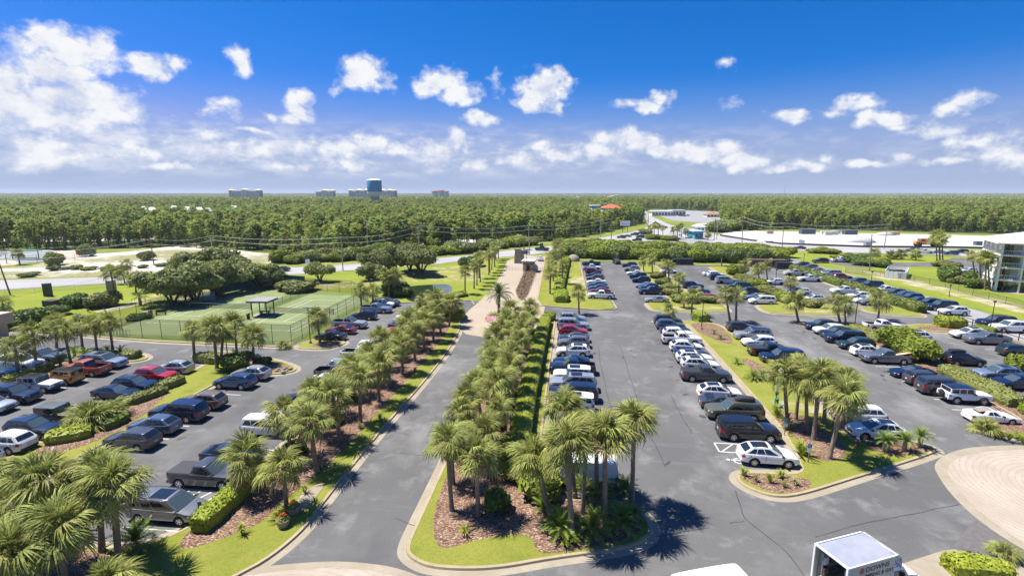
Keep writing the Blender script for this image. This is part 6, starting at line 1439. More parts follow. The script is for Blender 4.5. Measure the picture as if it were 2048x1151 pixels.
M['conc_pole'] = plain('concrete pole', (.34,.325,.30), .85, var=.12)
M['stone'] = layered('grey stone facing', (.23,.20,.17), [(1.2,5,.45,.6,(.33,.29,.25),.9), (3,4,.5,.7,(.12,.105,.09),.7)], .9, (3,.05,.8))
M['teal_screen'] = plain('teal wind screen', (.025,.10,.115), .85, var=.15, vs=.6)
M['white_screen'] = plain('white slatted screen', (.40,.42,.42), .6)
M['teal_wall'] = plain('teal wall', (.06,.30,.38), .7, var=.1)
M['blue_wall'] = plain('pale blue wall', (.28,.42,.62), .7, var=.1)
M['blue_tank'] = layered('blue tank paint', (.045,.24,.40), [(.08,3,.45,.7,(.06,.28,.44),.6)], .5)
M['sign_blue'] = plain('blue sign', (.02,.13,.45), .5)
M['sign_green'] = plain('green sign', (.02,.16,.09), .5)
M['hydrant_red'] = plain('hydrant red', (.42,.035,.03), .5)
M['white_paint'] = plain('white paint', (.68,.68,.67), .5, var=.06)
M['cream_panel'] = plain('cream truck panel', (.46,.45,.36), .45, var=.04)
M['truck_roof'] = plain('translucent truck roof', (.235,.245,.29), .5, var=.10, vs=.8)
M['black_ink'] = plain('dark lettering', (.025,.025,.028), .6)
M['red_ink'] = plain('red lettering', (.42,.09,.06), .6)
M['orange_petal'] = plain('orange flowers', (.72,.16,.03), .6, var=.3, vs=9)
M['truck_orange'] = plain('orange machine paint', (.55,.20,.02), .5)
M['net'] = plain('tennis net', (.03,.04,.035), .9)
M['wire'] = plain('cable', (.38,.38,.36), .6)
# chain link: mostly open mesh
def mesh_mat(name, col, open_):
    m, t, b = new_mat(name); b.inputs['Base Color'].default_value = (*col, 1); b.inputs['Roughness'].default_value = .6
    tr = nd(t, 'ShaderNodeBsdfTransparent'); mx = nd(t, 'ShaderNodeMixShader'); mx.inputs[0].default_value = 1 - open_
    t.links.new(tr.outputs[0], mx.inputs[1]); t.links.new(b.outputs[0], mx.inputs[2]); t.links.new(mx.outputs[0], t.nodes['Material Output'].inputs[0]); return m
M['chain_green'] = mesh_mat('green chain link', (.03,.055,.035), .66)
M['chain_grey'] = mesh_mat('grey chain link', (.35,.36,.36), .86)
M['net_mesh'] = mesh_mat('net mesh', (.02,.03,.025), .55)

def ppt(p, z=0): return at(p[0], p[1], z) if len(p) == 2 and abs(p[0]) > 0 else Vector(p)
def fence(label, pts, h, step, post, mesh, rail=True, r=.03, z=0, group=None, name='chain_link_fence', mid=False):
    pts = [Vector((p[0], p[1], z)) for p in pts]; root = thing(name, label, 'fence', pts[0], 0, group); o0 = pts[0]
    pm = MB(); pm.tube((0,0,0), (0,0,h), r, r, 6); pmesh = pm.mesh('post', M[post])
    for a, b in zip(pts, pts[1:]):
        n = max(1, round((b - a).length / step))
        for k in range(n + (b == pts[-1])): ob('post', pmesh, root, a.lerp(b, k / n) - o0)
        if mesh:
            q = MB(); q.face([a - o0, b - o0, b - o0 + Vector((0,0,h-.03)), a - o0 + Vector((0,0,h-.03))]); q.build('mesh_panel', M[mesh], root)
        if rail:
            q = MB(); q.tube(a - o0 + Vector((0,0,h)), b - o0 + Vector((0,0,h)), r * .7, r * .7, 5); q.build('top_rail', M[post], root)
        if mid:
            q = MB(); q.tube(a - o0 + Vector((0,0,h*.5)), b - o0 + Vector((0,0,h*.5)), r * .7, r * .7, 5); q.build('middle_rail', M[post], root)
    return root
# ------------------------------------------------------------------ tennis courts
TX0, TX1, TY0, TY1 = -77.2, -41.4, 68.6, 110.6
flat('tennis_surround', [(TX0, TY0 + 1.0), (TX1, TY0), (TX1, 98), (-49, 107), (-62, 109.5), (-78, TY1)], -.024, M['court_edge'])
def court(x0, x1, y0, y1):
    cx = (x0 + x1) / 2; cy = (y0 + y1) / 2
    c = flat('tennis_court', [(x0, y0), (x1, y0), (x1, y1), (x0, y1)], -.016, M['court'])
    W2, L2, SW, SL = 5.49, 11.89, 4.115, 6.4
    for a, b in [((-W2,-L2),(-W2,L2)), ((W2,-L2),(W2,L2)), ((-SW,-L2),(-SW,L2)), ((SW,-L2),(SW,L2)), ((-W2,-L2),(W2,-L2)), ((-W2,L2),(W2,L2)), ((-SW,-SL),(SW,-SL)), ((-SW,SL),(SW,SL)), ((0,-SL),(0,SL))]:
        m_ = MB(); m_.face([(cx + q[0], cy + q[1], -.008 + .0003 * len(c.children)) for q in orient([Vector(v) for v in bar(a, b, .10)])]); m_.build('court_line', M['paint_white'], c)
    net = thing('tennis_net', 'tennis net across the %s court' % ('left' if cx < -60 else 'right'), 'net', (cx, cy, 0), 0, 'tennis nets')
    for s in (-1, 1):
        q = MB(); q.tube((s * 6.4, 0, 0), (s * 6.4, 0, 1.1), .06, .06, 8); q.build('post', M['metal_green'], net)
    q = MB(); q.grid([[(x, 0, 0), (x, 0, .92 + .12 * abs(x) / 6.4)] for x in (-6.4, -3, 0, 3, 6.4)]); q.build('mesh', M['net_mesh'], net)
    q = MB(); q.grid([[(x, -.01, .92 + .12 * abs(x) / 6.4), (x, -.01, .99 + .12 * abs(x) / 6.4)] for x in (-6.4, -3, 0, 3, 6.4)]); q.build('tape', M['white_paint'], net)
    return cy
court(-76.2, -60.6, 70.8, 108.6); court(-58.0, -42.6, 70.2, 105)
fence('dark green chain-link fence along the lane side of the tennis courts', [(TX0, TY0 + 1.0), (-60, TY0 + .6), (TX1, TY0)], 3.0, 3.2, 'metal_green', 'chain_green', r=.04)
fence('dark green chain-link fence between the courts and the parked cars', [(TX1, TY0), (TX1 + .1, 84), (TX1, 98)], 3.0, 3.2, 'metal_green', 'chain_green', r=.04)
fence('dark green chain-link fence at the pond side of the tennis courts', [(TX1, 98), (-49, 107), (-62, 109.8)], 3.0, 3.2, 'metal_green', 'chain_green', r=.04)
fence('dark green chain-link fence on the lawn side of the tennis courts', [(TX0, TY0 + 1.0), (-77.6, 90), (-78, TY1)], 3.0, 3.2, 'metal_green', 'chain_green', r=.04)
fence('low divider fence between the two tennis courts', [(-59.3, 90), (-59.3, 108.8)], 1.2, 3.4, 'metal_green', 'chain_green', r=.035)
def screen(label, a, b, h, mat, name='wind_screen'):
    a = Vector((*a, 0)); b = Vector((*b, 0)); root = thing(name, label, 'screen', a); d = b - a; n = max(2, round(d.length / 3))
    for k in range(n):
        p, q = d * (k / n), d * ((k + 1) / n); m_ = MB(); v = Vector((-d.y, d.x, 0)).normalized() * .03
        m_.face([p + v + Vector((0,0,.2)), q * .995 + p * .005 + v + Vector((0,0,.2)), q * .995 + p * .005 + v + Vector((0,0,h)), p + v + Vector((0,0,h))]); m_.build('screen_panel', M[mat], root)
    for k in range(n + 1):
        m_ = MB(); m_.tube(d * (k / n), d * (k / n) + Vector((0,0,h + .1)), .04, .04, 6); m_.build('post', M['metal_green'], root)
    return root
screen('long teal wind screen at the shady end of the courts', (-78.4, 100), (-75, 116), 2.8, 'teal_screen'); screen('teal wind screen along the back of the left court', (-75, 116), (-64, 114), 2.6, 'teal_screen'); screen('short teal wind screen at the far corner of the courts', (-66.5, 109.8), (-61.6, 109.4), 2.8, 'teal_screen')
ws_ = thing('slatted_screen', 'white slatted screen at the side of the left court', 'screen', at(397, 602), 0)
d_ = at(430, 601) - at(397, 602)
for k in range(16):
    q = MB(); p = d_ * (k / 15.0); q.box(p.x - .07, p.x + .07, p.y - .02, p.y + .02, .05, 2.0); q.build('slat', M['white_screen'], ws_)
# shelter with a picnic table
sp = at(527, 630); sh = thing('court_shelter', 'flat-roofed open shelter between the two tennis courts', 'shelter', (sp.x, sp.y, 0), rad(4), sc=(.55, .55, 1.0))
q = MB(); q.box(-3.4, 3.4, -3.0, 3.0, 0, .08); q.build('slab', M['concrete'], sh)
for sx in (-2.5, 2.5):
    for sy in (-2.4, 2.4):
        q = MB(); q.box(sx - .13, sx + .13, sy - .13, sy + .13, .08, 2.9); q.build('post', M['metal_dark'], sh)
q = MB(); q.box(-3.7, 3.7, -3.4, 3.4, 2.9, 3.06); q.build('roof', M['shelter_roof'], sh); q = MB(); q.box(-3.78, 3.78, -3.48, 3.48, 2.74, 2.895); q.build('fascia', M['metal_dark'], sh)
pt_ = thing('picnic_table', 'dark picnic table under the court shelter', 'table', (sp.x + .3, sp.y, .08), .3)
q = MB(); q.box(-.9, .9, -.38, .38, .70, .75); q.build('tabletop', M['metal_green'], pt_)
for s in (-1, 1):
    q = MB(); q.box(-.9, .9, s * .72 - .14, s * .72 + .14, .42, .46); q.build('bench_seat', M['metal_green'], pt_); q = MB(); q.box(s * .6 - .04, s * .6 + .04, -.8, .8, .0, .42); q.box(s * .6 - .04, s * .6 + .04, -.2, .2, .42, .70); q.build('leg', M['metal_green'], pt_)
def bin_(px, py, label, h=1.0, mat='metal_dark', z=0):
    b = thing('litter_bin', label, 'bin', at(px, py, z), 0); q = MB(); q.lathe([(0, 0), (.26, 0), (.30, h * .92), (.30, h * .92)], 14); q.build('body', M[mat], b, 40); q = MB(); q.lathe([(.32, h * .92), (.32, h * .97), (.14, h * 1.08), (0, h * 1.08)], 14); q.build('lid', M['trim'], b, 40); return b
bin_(497, 638, 'dark litter bin in front of the court shelter', 1.1); bin_(301, 632, 'dark litter bin outside the left court fence', 1.1)
bn = thing('park_bench', 'dark bench outside the left court fence', 'bench', at(322, 629), rad(20))
q = MB(); q.box(-.9, .9, -.22, .22, .42, .47); q.build('seat', M['metal_dark'], bn); q = MB(); q.box(-.9, .9, .2, .25, .5, .9); q.build('backrest', M['metal_dark'], bn)
for s in (-1, 1): q = MB(); q.box(s * .75 - .04, s * .75 + .04, -.2, .22, 0, .42); q.build('leg', M['metal_dark'], bn)
# ------------------------------------------------------------------ lamp posts
def lamp(px, py, tx, ty, label, heads=1, mat='metal_dark', r=.075, z=.1, ang=0):
    b = at(px, py, z); t = top_of(b, tx, ty); h = t.z - z; root = thing('lamp_post', label, 'lamp post', b, ang, 'lamp posts')
    q = MB(); q.lathe([(0,0),(.2,0),(.2,.35),(.15,.4),(0,.4)], 10); q.build('base', M['concrete'], root)
    q = MB(); q.path([(0,0,.3), (0,0,h * .5), (0,0,h)], [r, r * .85, r * .65], 8); q.build('pole', M[mat], root)
    if heads == 1: q = MB(); q.box(-.16, .16, -.13, .13, h - .02, h + .22); q.build('lamp_head', M[mat], root)
    for k in range(heads if heads == 2 else 0):
        s = -1 if k else 1; q = MB(); q.box(min(0, s * .45), max(0, s * .45), -.03, .03, h - .04, h + .02); q.build('arm', M[mat], root)
        q = MB(); q.box(s * .45 - .3, s * .45 + .3, -.18, .18, h - .02, h + .10); q.build('lamp_head', M['metal_grey'] if heads == 2 else M[mat], root)
    return root
for (px, py, tx, ty, l, hd) in [(1708,660,1717,592,'dark lamp post by the white pickup on the right island',1), (1403,658,1411,606,'slim lamp post in the bush at the head of the grass island',1), (1606,535,1609,509,'lamp post at the far end of the concrete lane',1), (1549,586,1553,540,'lamp post beside the white crossover on the second island',1), (1739,586,1747,544,'lamp post in the hedge beside the concrete lane',1), (1979,664,1991,604,'lamp post at the fence above the grey pickup',1), (1459,545,1461,505,'pale lamp post before the woods at the far end',2), (1053,546,1053,503,'slim lamp post in front of the gatehouse',1), (941,533,941,505,'lamp post at the dome shrubs by the road',1), (1898,592,1897,571,'short lamp with a white head beside the lane',1)]:
    lamp(px, py, tx, ty, l, hd)
lamp(176, 622, 173, 597, 'double-headed lamp by the path on the lawn', 2); lamp(621, 686, 615, 615, 'double-headed lamp at the corner of the courts', 2); lamp(168, 700, 157, 632, 'double-headed lamp among the far island palms', 2); lamp(456, 720, 450, 660, 'dark lamp post among the court palms', 1)
# ------------------------------------------------------------------ utility poles and cables
POLES = []
def pole(px, py, tx, ty, label, mat='wood_pole', arms=1, r=.17, z=-.05):
    b = at(px, py, z); t = top_of(b, tx, ty); root = thing('utility_pole', label, 'utility pole', b, 0, 'utility poles'); d = t - b
    q = MB(); q.path([(0,0,0), d * .5, d], [r, r * .85, r * .65], 8); q.build('pole', M[mat], root)
    for k in range(arms):
        c = d * (.965 - .08 * k); q = MB(); q.box(c.x - 1.2, c.x + 1.2, c.y - .06, c.y + .06, c.z - .06, c.z + .06); q.build('cross_arm', M['wood_pole'], root)
        for s in (-1, -.4, .4, 1): q = MB(); q.lathe([(0, 0), (.06, 0), (.06, .22), (0, .24)], 6, (c.x + s * 1.1, c.y, c.z + .06)); q.build('insulator', M['metal_grey'], root)
    POLES.append((b, t)); return root
pole(21, 590, -8, 508, 'leaning wooden pole at the left edge beside the road'); pole(308, 530, 301, 479, 'wooden pole on the sandy bank'); pole(427, 512, 420, 472, 'grey pole behind the big oaks', 'conc_pole')
pole(686, 541, 682, 476, 'concrete pole beside the road left of the pond', 'conc_pole'); pole(737, 512, 733, 441, 'tall thin concrete pole before the pines', 'conc_pole', 0); pole(838, 530, 838, 452, 'concrete pole behind the dark oaks', 'conc_pole', 2)
pole(1059, 509, 1057, 452, 'concrete pole behind the gatehouse', 'conc_pole', 2); pole(1222, 488, 1224, 437, 'tall pole on the road left of the waiting cars', 'wood_pole', 0); pole(1295, 480, 1297, 426, 'dark pole on the road triangle', 'wood_pole', 0); pole(1428, 480, 1431, 437, 'left pole of the pair at the teal shop', 'wood_pole'); pole(1433, 479, 1436, 440, 'right pole of the pair at the teal shop', 'conc_pole')
pole(1484, 489, 1486, 435, 'pole at the edge of the sand lot', 'wood_pole', 1); pole(1564, 497, 1568, 447, 'pole before the sand lot', 'wood_pole', 1); pole(1768, 497, 1776, 449, 'leaning pole before the sand lot', 'wood_pole', 1); pole(1739, 541, 1744, 468, 'pale pole in the planting by the apartment drive', 'wood_pole', 0); pole(1201, 474, 1202, 436, 'thin signal pole across the junction', 'conc_pole', 0)
def cable(a, b, sag, label, r=.045):
    q = MB(); q.path([a.lerp(b, k / 10) - a - Vector((0, 0, sag * 4 * (k/10) * (1 - k/10))) for k in range(11)], r, 4); o = q.build('power_cable', M['wire'], None, None, a); tag(o, label, 'cable', 'overhead cables')
for i, j in ((0, 1), (1, 2), (2, 3), (3, 5), (5, 6), (6, 7), (9, 11), (11, 12), (12, 13)):
    for k, dz in enumerate((.25, -1.3)):
        cable(POLES[i][1] + Vector((.4, 0, dz)), POLES[j][1] + Vector((.4, 0, dz)), 1.1, '%s cable between the poles, span %s from the left' % ('upper' if k == 0 else 'lower', ordinal((0,1,2,3,5,6,9,11,12).index(i))))
cable(POLES[0][1], POLES[0][1] + Vector((-40, -6, 1)), .8, 'cable leaving the picture at the left edge')
# ------------------------------------------------------------------ fences on the right
fence('low dark cable fence between the right car park and the concrete lane', [(69.2, 60), (69.5, 80), (69.4, 92), (68.6, 99)], 1.15, 3.2, 'metal_dark', None, True, .07, .0, mid=True, name='post_fence')
fence('dark chain-link fence around the apartment lawn', [tuple(at(*p).to_2d()) for p in [(1690,545),(1760,553),(1800,557),(1890,574),(1945,590),(2048,616),(2300,680)]], 1.5, 4.5, 'metal_green', 'chain_green', r=.035, z=-.05)
fence('black fence along the far edge of the concrete lane', [tuple(at(*p).to_2d()) for p in [(1562,519),(1575,524),(1600,533),(1640,549)]], 1.6, 4, 'metal_dark', None, True, .05, -.03, name='post_fence')
fence('white tube fence along the left lawn beside the road', [tuple(at(*p).to_2d()) for p in [(-60,592),(10,588),(70,584),(150,579),(222,575)]], 1.3, 6, 'white_paint', 'chain_grey', r=.03, z=-.05)
fence('grey chain-link fence round the sport ground', [tuple(at(*p).to_2d()) for p in [(-120,549),(0,534),(75,525),(150,519),(190,513)]], 2.6, 5, 'metal_green', 'chain_grey', r=.05, z=-.05)
en = thing('white_enclosure', 'white fenced utility enclosure on the apartment lawn', 'enclosure', at(1768, 555, -.05), 0)
e0 = at(1768, 555); ex = at(1812, 558) - e0; ey = at(1775, 545) - at(1768, 555)
for a, b in ((Vector(), ex), (ex, ex + ey), (ex + ey, ey), (ey, Vector())):
    n = max(3, round((b - a).length / .9))
    for k in range(n):
        p = a.lerp(b, (k + .03) / n); s = a.lerp(b, (k + .97) / n); v = (b - a).normalized(); v = Vector((-v.y, v.x, 0)) * .04; q = MB()
        q.face([p - v, s - v, s - v + Vector((0,0,1.9)), p - v + Vector((0,0,1.9))]); q.face([s + v, p + v, p + v + Vector((0,0,1.9)), s + v + Vector((0,0,1.9))]); q.face([p - v + Vector((0,0,1.9)), s - v + Vector((0,0,1.9)), s + v + Vector((0,0,1.9)), p + v + Vector((0,0,1.9))]); q.build('panel', M['white_paint'], en)
q = MB(); c = ex * .5 + ey * .55; q.box(c.x - 1.6, c.x + 1.6, c.y - .7, c.y + .7, 0, 1.6); q.build('generator', M['metal_dark'], en)
# ------------------------------------------------------------------ gate
gp = at(1056, 544); gh = thing('gatehouse', 'tan gatehouse with flat white roof in the middle of the drive', 'gatehouse', (gp.x, gp.y, 0), rad(-4))
q = MB(); q.box(-1.5, 1.5, 0, 3.4, 0, 3.0); q.build('wall', M['stucco_tan'], gh); q = MB(); q.box(-1.62, 1.62, -.12, 3.52, 2.35, 2.6); q.build('band', M['metal_green'], gh)
q = MB(); q.box(-2.0, 2.0, -.5, 3.9, 3.0, 3.35); q.build('roof', M['roof_white'], gh)
for s in (-1, 1):
    q = MB(); q.box(s * 1.5 - .03, s * 1.5 + .03, .8, 2.4, 1.1, 2.1); q.build('window', M['window_dark'], gh)
q = MB(); q.box(-.5, .5, -.03, .03, .1, 2.1); q.build('door', M['trim'], gh)
for (px, py, w, h, l) in [(1036,526,2.2,4.6,'stone gate pier left of the gatehouse'), (1043,524,1.6,3.8,'dark second stone pier behind the first')]:
    p = at(px, py); g_ = thing('stone_pier', l, 'gate pier', (p.x, p.y, 0), 0, 'gate piers'); q = MB(); q.grid([[(x * w * k / 2, y * w * .5 * k / 2, z) for x, y in ((-1,-1),(1,-1),(1,1),(-1,1))] for z, k in ((0,1.1),(h * .5,1),(h * .93,.9),(h, .9))], closed=True); q.face([(x * w * .45, y * w * .225, h) for x, y in ((-1,-1),(1,-1),(1,1),(-1,1))]); q.build('shaft', M['stone'], g_); q = MB(); q.box(-w*.55, w*.55, -w*.3, w*.3, h, h + .2); q.build('cap', M['concrete'], g_)
for (a, b, l) in [((1044,543),(1013,541),'open gate rail left of the gatehouse'), ((1069,544),(1088,542),'gate rail right of the gatehouse')]:
    pa, pb = at(*a), at(*b); g_ = thing('drive_gate', l, 'gate', pa, 0, 'drive gates'); d = pb - pa
    for k in range(3): q = MB(); q.tube(d * 0 + Vector((0,0,.4 + .4 * k)), d + Vector((0,0,.4 + .4 * k)), .03, .03, 5); q.build('rail', M['metal_grey'], g_)
    for k in range(6): q = MB(); q.tube(d * (k/5), d * (k/5) + Vector((0,0,1.3)), .025, .025, 5); q.build('bar', M['metal_grey'], g_)
p = at(1071, 542); g_ = thing('white_kiosk', 'small white pointed kiosk beside the gatehouse', 'kiosk', (p.x, p.y, 0)); q = MB(); q.box(-.7, .7, -.6, .6, 0, 1.3); q.build('body', M['white_paint'], g_); q = MB(); q.face([(-.75,-.65,1.3),(.75,-.65,1.3),(0,0,2.3)]); q.face([(.75,-.65,1.3),(.75,.65,1.3),(0,0,2.3)]); q.face([(.75,.65,1.3),(-.75,.65,1.3),(0,0,2.3)]); q.face([(-.75,.65,1.3),(-.75,-.65,1.3),(0,0,2.3)]); q.build('top', M['white_paint'], g_)
p = at(1147, 522); g_ = MB(); g_.lathe([(2.2, 0), (2.1, .8), (1.6, 1.7), (.7, 2.2), (0, 2.3)], 14); o = g_.build('utility_dome', M['concrete'], None, 40, (p.x, p.y, 0)); tag(o, 'pale rounded utility dome at the edge of the woods', 'utility dome')
def crate(name, label, cat, px, py, w, d, h, mat, ang=0, z=0, lid=None, group=None):
    p = at(px, py, z); root = thing(name, label, cat, p, rad(ang), group); q = MB(); q.box(-w/2, w/2, -d/2, d/2, 0, h); q.build('body', M[mat], root); q = MB(); q.box(-w/2 - .04, w/2 + .04, -d/2 - .04, d/2 + .04, h, h + .1); q.build('lid', M[lid or mat], root)
    for k in range(3): q = MB(); x = -w/2 + w * (k + .5) / 3; q.box(x - .05, x + .05, -d/2 - .05, -d/2 - .002, .05, h - .05); q.build('rib', M[lid or mat], root)
    return root
M['brown_metal'] = plain('brown painted steel', (.10,.055,.04), .6, var=.15); M['black_metal'] = plain('black painted steel', (.02,.02,.022), .55)
crate('dumpster', 'long brown dumpster at the far end of the upper car park', 'dumpster', 1534, 533, 11, 3, 2.2, 'brown_metal', 0); crate('dumpster', 'black dumpster at the far corner by the lane', 'dumpster', 1566, 537, 4.4, 2.4, 1.9, 'black_metal'); crate('dumpster', 'black dumpster in the shade of the woods', 'dumpster', 1369, 529, 5, 2.4, 1.9, 'black_metal'); crate('dumpster', 'dark bin beside the shaded dumpster', 'dumpster', 1354, 528, 3, 2.2, 1.6, 'black_metal')
for (px, py, w, h, m_, l) in [(97,592,1.3,2.8,'metal_green','tall green utility cabinet on the left lawn'), (224,583,1.5,2.6,'stone','grey utility cabinet beside the leaning palm'), (105,611,2.4,1.1,'black_metal','dark low utility box on the bright lawn')]: crate('utility_cabinet', l, 'cabinet', px, py, w, w * .8, h, m_, 0, -.05)
# ------------------------------------------------------------------ small things
def hydrant(px, py, label):
    h = thing('fire_hydrant', label, 'hydrant', at(px, py, KT), 0, 'fire hydrants'); q = MB(); q.lathe([(0,0),(.17,0),(.17,.05),(.12,.07),(.12,.55),(.15,.56),(.15,.60)], 12); q.build('barrel', M['hydrant_red'], h, 40); q = MB(); q.lathe([(.15,.60),(.145,.70),(.08,.80),(.04,.86),(0,.86)], 12); q.build('bonnet', M['white_paint'], h, 40)
    for s in (-1, 1): q = MB(); q.tube((s * .1, 0, .42), (s * .22, 0, .42), .06, .06, 8); q.build('nozzle', M['white_paint'], h)
hydrant(110, 912, 'red hydrant with white bonnet by the green hedge'); hydrant(1714, 889, 'white-topped hydrant at the kerb of the grass island')
def bay_sign(px, py, tx, ty, label):
    b = at(px, py, KT); t = top_of(b, tx, ty); h = t.z - b.z; s = thing('parking_sign', label, 'sign', b, rad(-4), 'wheelchair bay signs'); q = MB(); q.box(-.035, .035, -.03, .03, 0, h); q.build('post', M['wood_pole'], s); q = MB(); q.box(-.16, .16, -.052, -.032, h - .34, h + .02); q.build('blue_plate', M['sign_blue'], s); q = MB(); q.box(-.16, .16, -.052, -.032, h - .72, h - .38); q.build('white_plate', M['white_paint'], s)
    q = MB(); q.grid([[(.08 * math.cos(a) - .01, -.056, h - .2 + .08 * math.sin(a)), (.055 * math.cos(a) - .01, -.056, h - .2 + .055 * math.sin(a))] for a in np.linspace(rad(60), rad(320), 12)]); q.box(-.02, .02, -.057, -.0535, h - .16, h - .04); q.build('wheelchair_symbol', M['white_paint'], s)
bay_sign(1569, 869, 1571, 838, 'blue wheelchair sign by the black wagon, farther along the island'); bay_sign(1616, 923, 1619, 887, 'blue wheelchair sign in front of the white crossover'); 
b = at(401, 1035, KT); t = top_of(b, 399, 1002); s = thing('bay_post', 'short wooden post in front of the grey minivan', 'post', b); q = MB(); q.box(-.05, .05, -.05, .05, 0, t.z - b.z); q.build('post', M['wood_pole'], s); q = MB(); q.box(-.16, .16, .052, .07, t.z - b.z - .4, t.z - b.z - .02); q.build('sign_plate', M['metal_grey'], s)
b = at(252, 1146, KT); s = thing('garden_sign', 'small green sign beside the tall palm at the bottom left', 'sign', b, rad(12)); q = MB(); q.box(-.03, .03, -.03, .03, 0, .7); q.build('post', M['metal_green'], s); q = MB(); q.box(-.28, .28, -.06, -.03, .32, .74); q.build('plate', M['sign_green'], s); q = MB(); q.box(-.2, .2, -.066, -.061, .46, .50); q.box(-.2, .1, -.066, -.061, .56, .60); q.build('print', M['white_paint'], s)
b = at(1551, 808, KT); s = thing('waste_station', 'green pet waste station on the grass island', 'waste station', b); q = MB(); q.box(-.04, .04, -.04, .04, 0, 2.0); q.build('post', M['metal_green'], s); q = MB(); q.lathe([(0,.05),(.2,.05),(.22,.75),(0,.78)], 12, (0,-.2,0)); q.build('bin', M['sign_green'], s); q = MB(); q.box(-.15, .15, -.14, -.041, 1.1, 1.5); q.build('dispenser', M['sign_green'], s); q = MB(); q.box(-.16, .16, -.07, -.045, 1.6, 2.0); q.build('sign_plate', M['white_paint'], s)
o = MB(); ico(o, (0, 0, .14), (.3, .22, .16), 2, 0, .12); o = o.build('rubbish_bag', plain('blue plastic bag', (.05,.14,.34), .35), None, 60, at(1559, 814, KT)); tag(o, 'blue bag lying beside the green waste station', 'bag')
def planter(px, py, label):
    p = thing('flower_pot', label, 'flower pot', at(px, py, KT), 0, 'flower pots'); q = MB(); q.lathe([(0,0),(.34,0),(.46,.5),(.42,.5),(.40,.42),(0,.42)], 16); q.build('pot', M['concrete'], p, 40)
    q = MB()
    for _ in range(90): d = rnd_unit(); leaf_quad(q, Vector((d.x * .36, d.y * .36, .55 + .22 * abs(d.z))), Vector((d.x, d.y, 1)), .11)
    q.build('foliage', M['hedge'], p); q = MB()
    for _ in range(70): d = rnd_unit(); leaf_quad(q, Vector((d.x * .22, d.y * .22, .82 + .16 * abs(d.z))), Vector((d.x, d.y, .6)), .08)
    q.build('blossom', M['orange_petal'], p)
planter(567, 1050, 'nearer stone pot of orange flowers by the palm trunk'); planter(588, 1024, 'farther stone pot of orange flowers by the concrete slab')
for i, (px, py) in enumerate([(553,742),(558,738),(563,741),(569,738),(574,742),(580,738),(566,745),(575,735)]):
    q = MB(); r_ = R.uniform(.22, .38); ico(q, (0,0,r_*.4), (r_, r_*R.uniform(.7,1), r_*.6), 1, 0, .18); o = q.build('rock', M['concrete'], None, None, at(px, py, KT)); tag(o, 'pale rock in the corner by the silver crossover', 'rock', 'rocks at the island corner')
def bumper_stop(x, y, label):
    q = MB(); q.grid([[(-.09, yy, 0), (-.07, yy, .12), (.07, yy, .12), (.09, yy, 0)] for yy in (-.9, .9)]); o = q.build('wheel_stop', M['concrete'], None, None, (x, y, 0)); tag(o, label, 'wheel stop', 'concrete wheel stops')
bumper_stop(-25.75, 28.7, 'concrete wheel stop in front of the grey minivan'); bumper_stop(26.95, 46.9, 'concrete wheel stop at the nose of the white crossover'); bumper_stop(20.3, 42.4, 'concrete wheel stop before the white crossover in the wheelchair bay')
gr = thing('bike_rack', 'pale metal rack at the court corner on the pavement', 'rack', at(228, 672, .0), .1)
for k in range(5): q = MB(); q.path([(k * .5, 0, 0), (k * .5, 0, .9), (k * .5, .8, .9), (k * .5, .8, 0)], .03, 6); q.build('hoop', M['metal_grey'], gr)
q = MB(); q.tube((0, 0, .5), (2, 0, .5), .03, .03, 6); q.build('rail', M['metal_grey'], gr)
# ------------------------------------------------------------------ box truck and van at the bottom edge
cs = [at(*p, 3.05) for p in ((1632,1085.7),(1724,1061.6),(1790,1110),(1695,1136.5))]
A_, B_, C_, D_ = cs; d = ((B_ - A_) + (C_ - D_)).normalized(); ang = math.atan2(d.y, d.x); ctr = (A_ + B_ + C_ + D_) / 4; bl = ((B_ - A_).length + (C_ - D_).length) / 2; bw = ((D_ - A_).length + (C_ - B_).length) / 2
tk = thing('box_truck', 'white plumbing box truck with its rear open, lettered side', 'truck', (ctr.x, ctr.y, 0), ang); hx, hy = bl / 2, bw / 2
q = MB(); q.box(-hx, hx, -hy, hy, .75, .85); q.box(-hx + .05, hx, -hy, -hy + .05, .85, 3.0); q.box(-hx + .05, hx, hy - .05, hy, .85, 3.0); q.box(hx - .05, hx, -hy + .05, hy - .05, .85, 3.0); q.build('box_wall', M['cream_panel'], tk)
q = MB(); q.grid([[(x, y, 3.002 + .05 * (1 - (y / hy) ** 2)) for y in np.linspace(-hy + .03, hy - .03, 7)] for x in (-hx + .04, 0, hx)], flip=True); q.build('roof', M['truck_roof'], tk)
q = MB(); q.box(-hx - .03, hx, -hy - .03, -hy + .03, 2.98, 3.06); q.box(-hx - .03, hx, hy - .03, hy + .03, 2.98, 3.06); q.box(-hx - .03, -hx + .05, -hy + .03, hy - .03, 2.98, 3.08); q.box(-hx - .03, -hx + .06, -hy - .03, -hy + .07, .7, 2.98); q.box(-hx - .03, -hx + .06, hy - .07, hy + .03, .7, 2.98); q.build('rail_frame', M['white_paint'], tk)
q = MB(); q.grid([[(hx + a, y * b, z) for y in np.linspace(-hy, hy, 5)] for a, b, z in ((0,1,3.05),(.28,.98,3.0),(.55,.96,2.75),(.65,.95,2.3),(.62,.95,1.9))], flip=True); q.grid([[(hx + a, s * hy * .97, z) for a, z in ((0,3.05),(.28,3.0),(.55,2.75),(.65,2.3),(.62,1.9))] + [(hx, s * hy * .97, 1.9)] for s in (-1, 1)]); q.build('wind_cap', M['white_paint'], tk, 40)
q = MB()
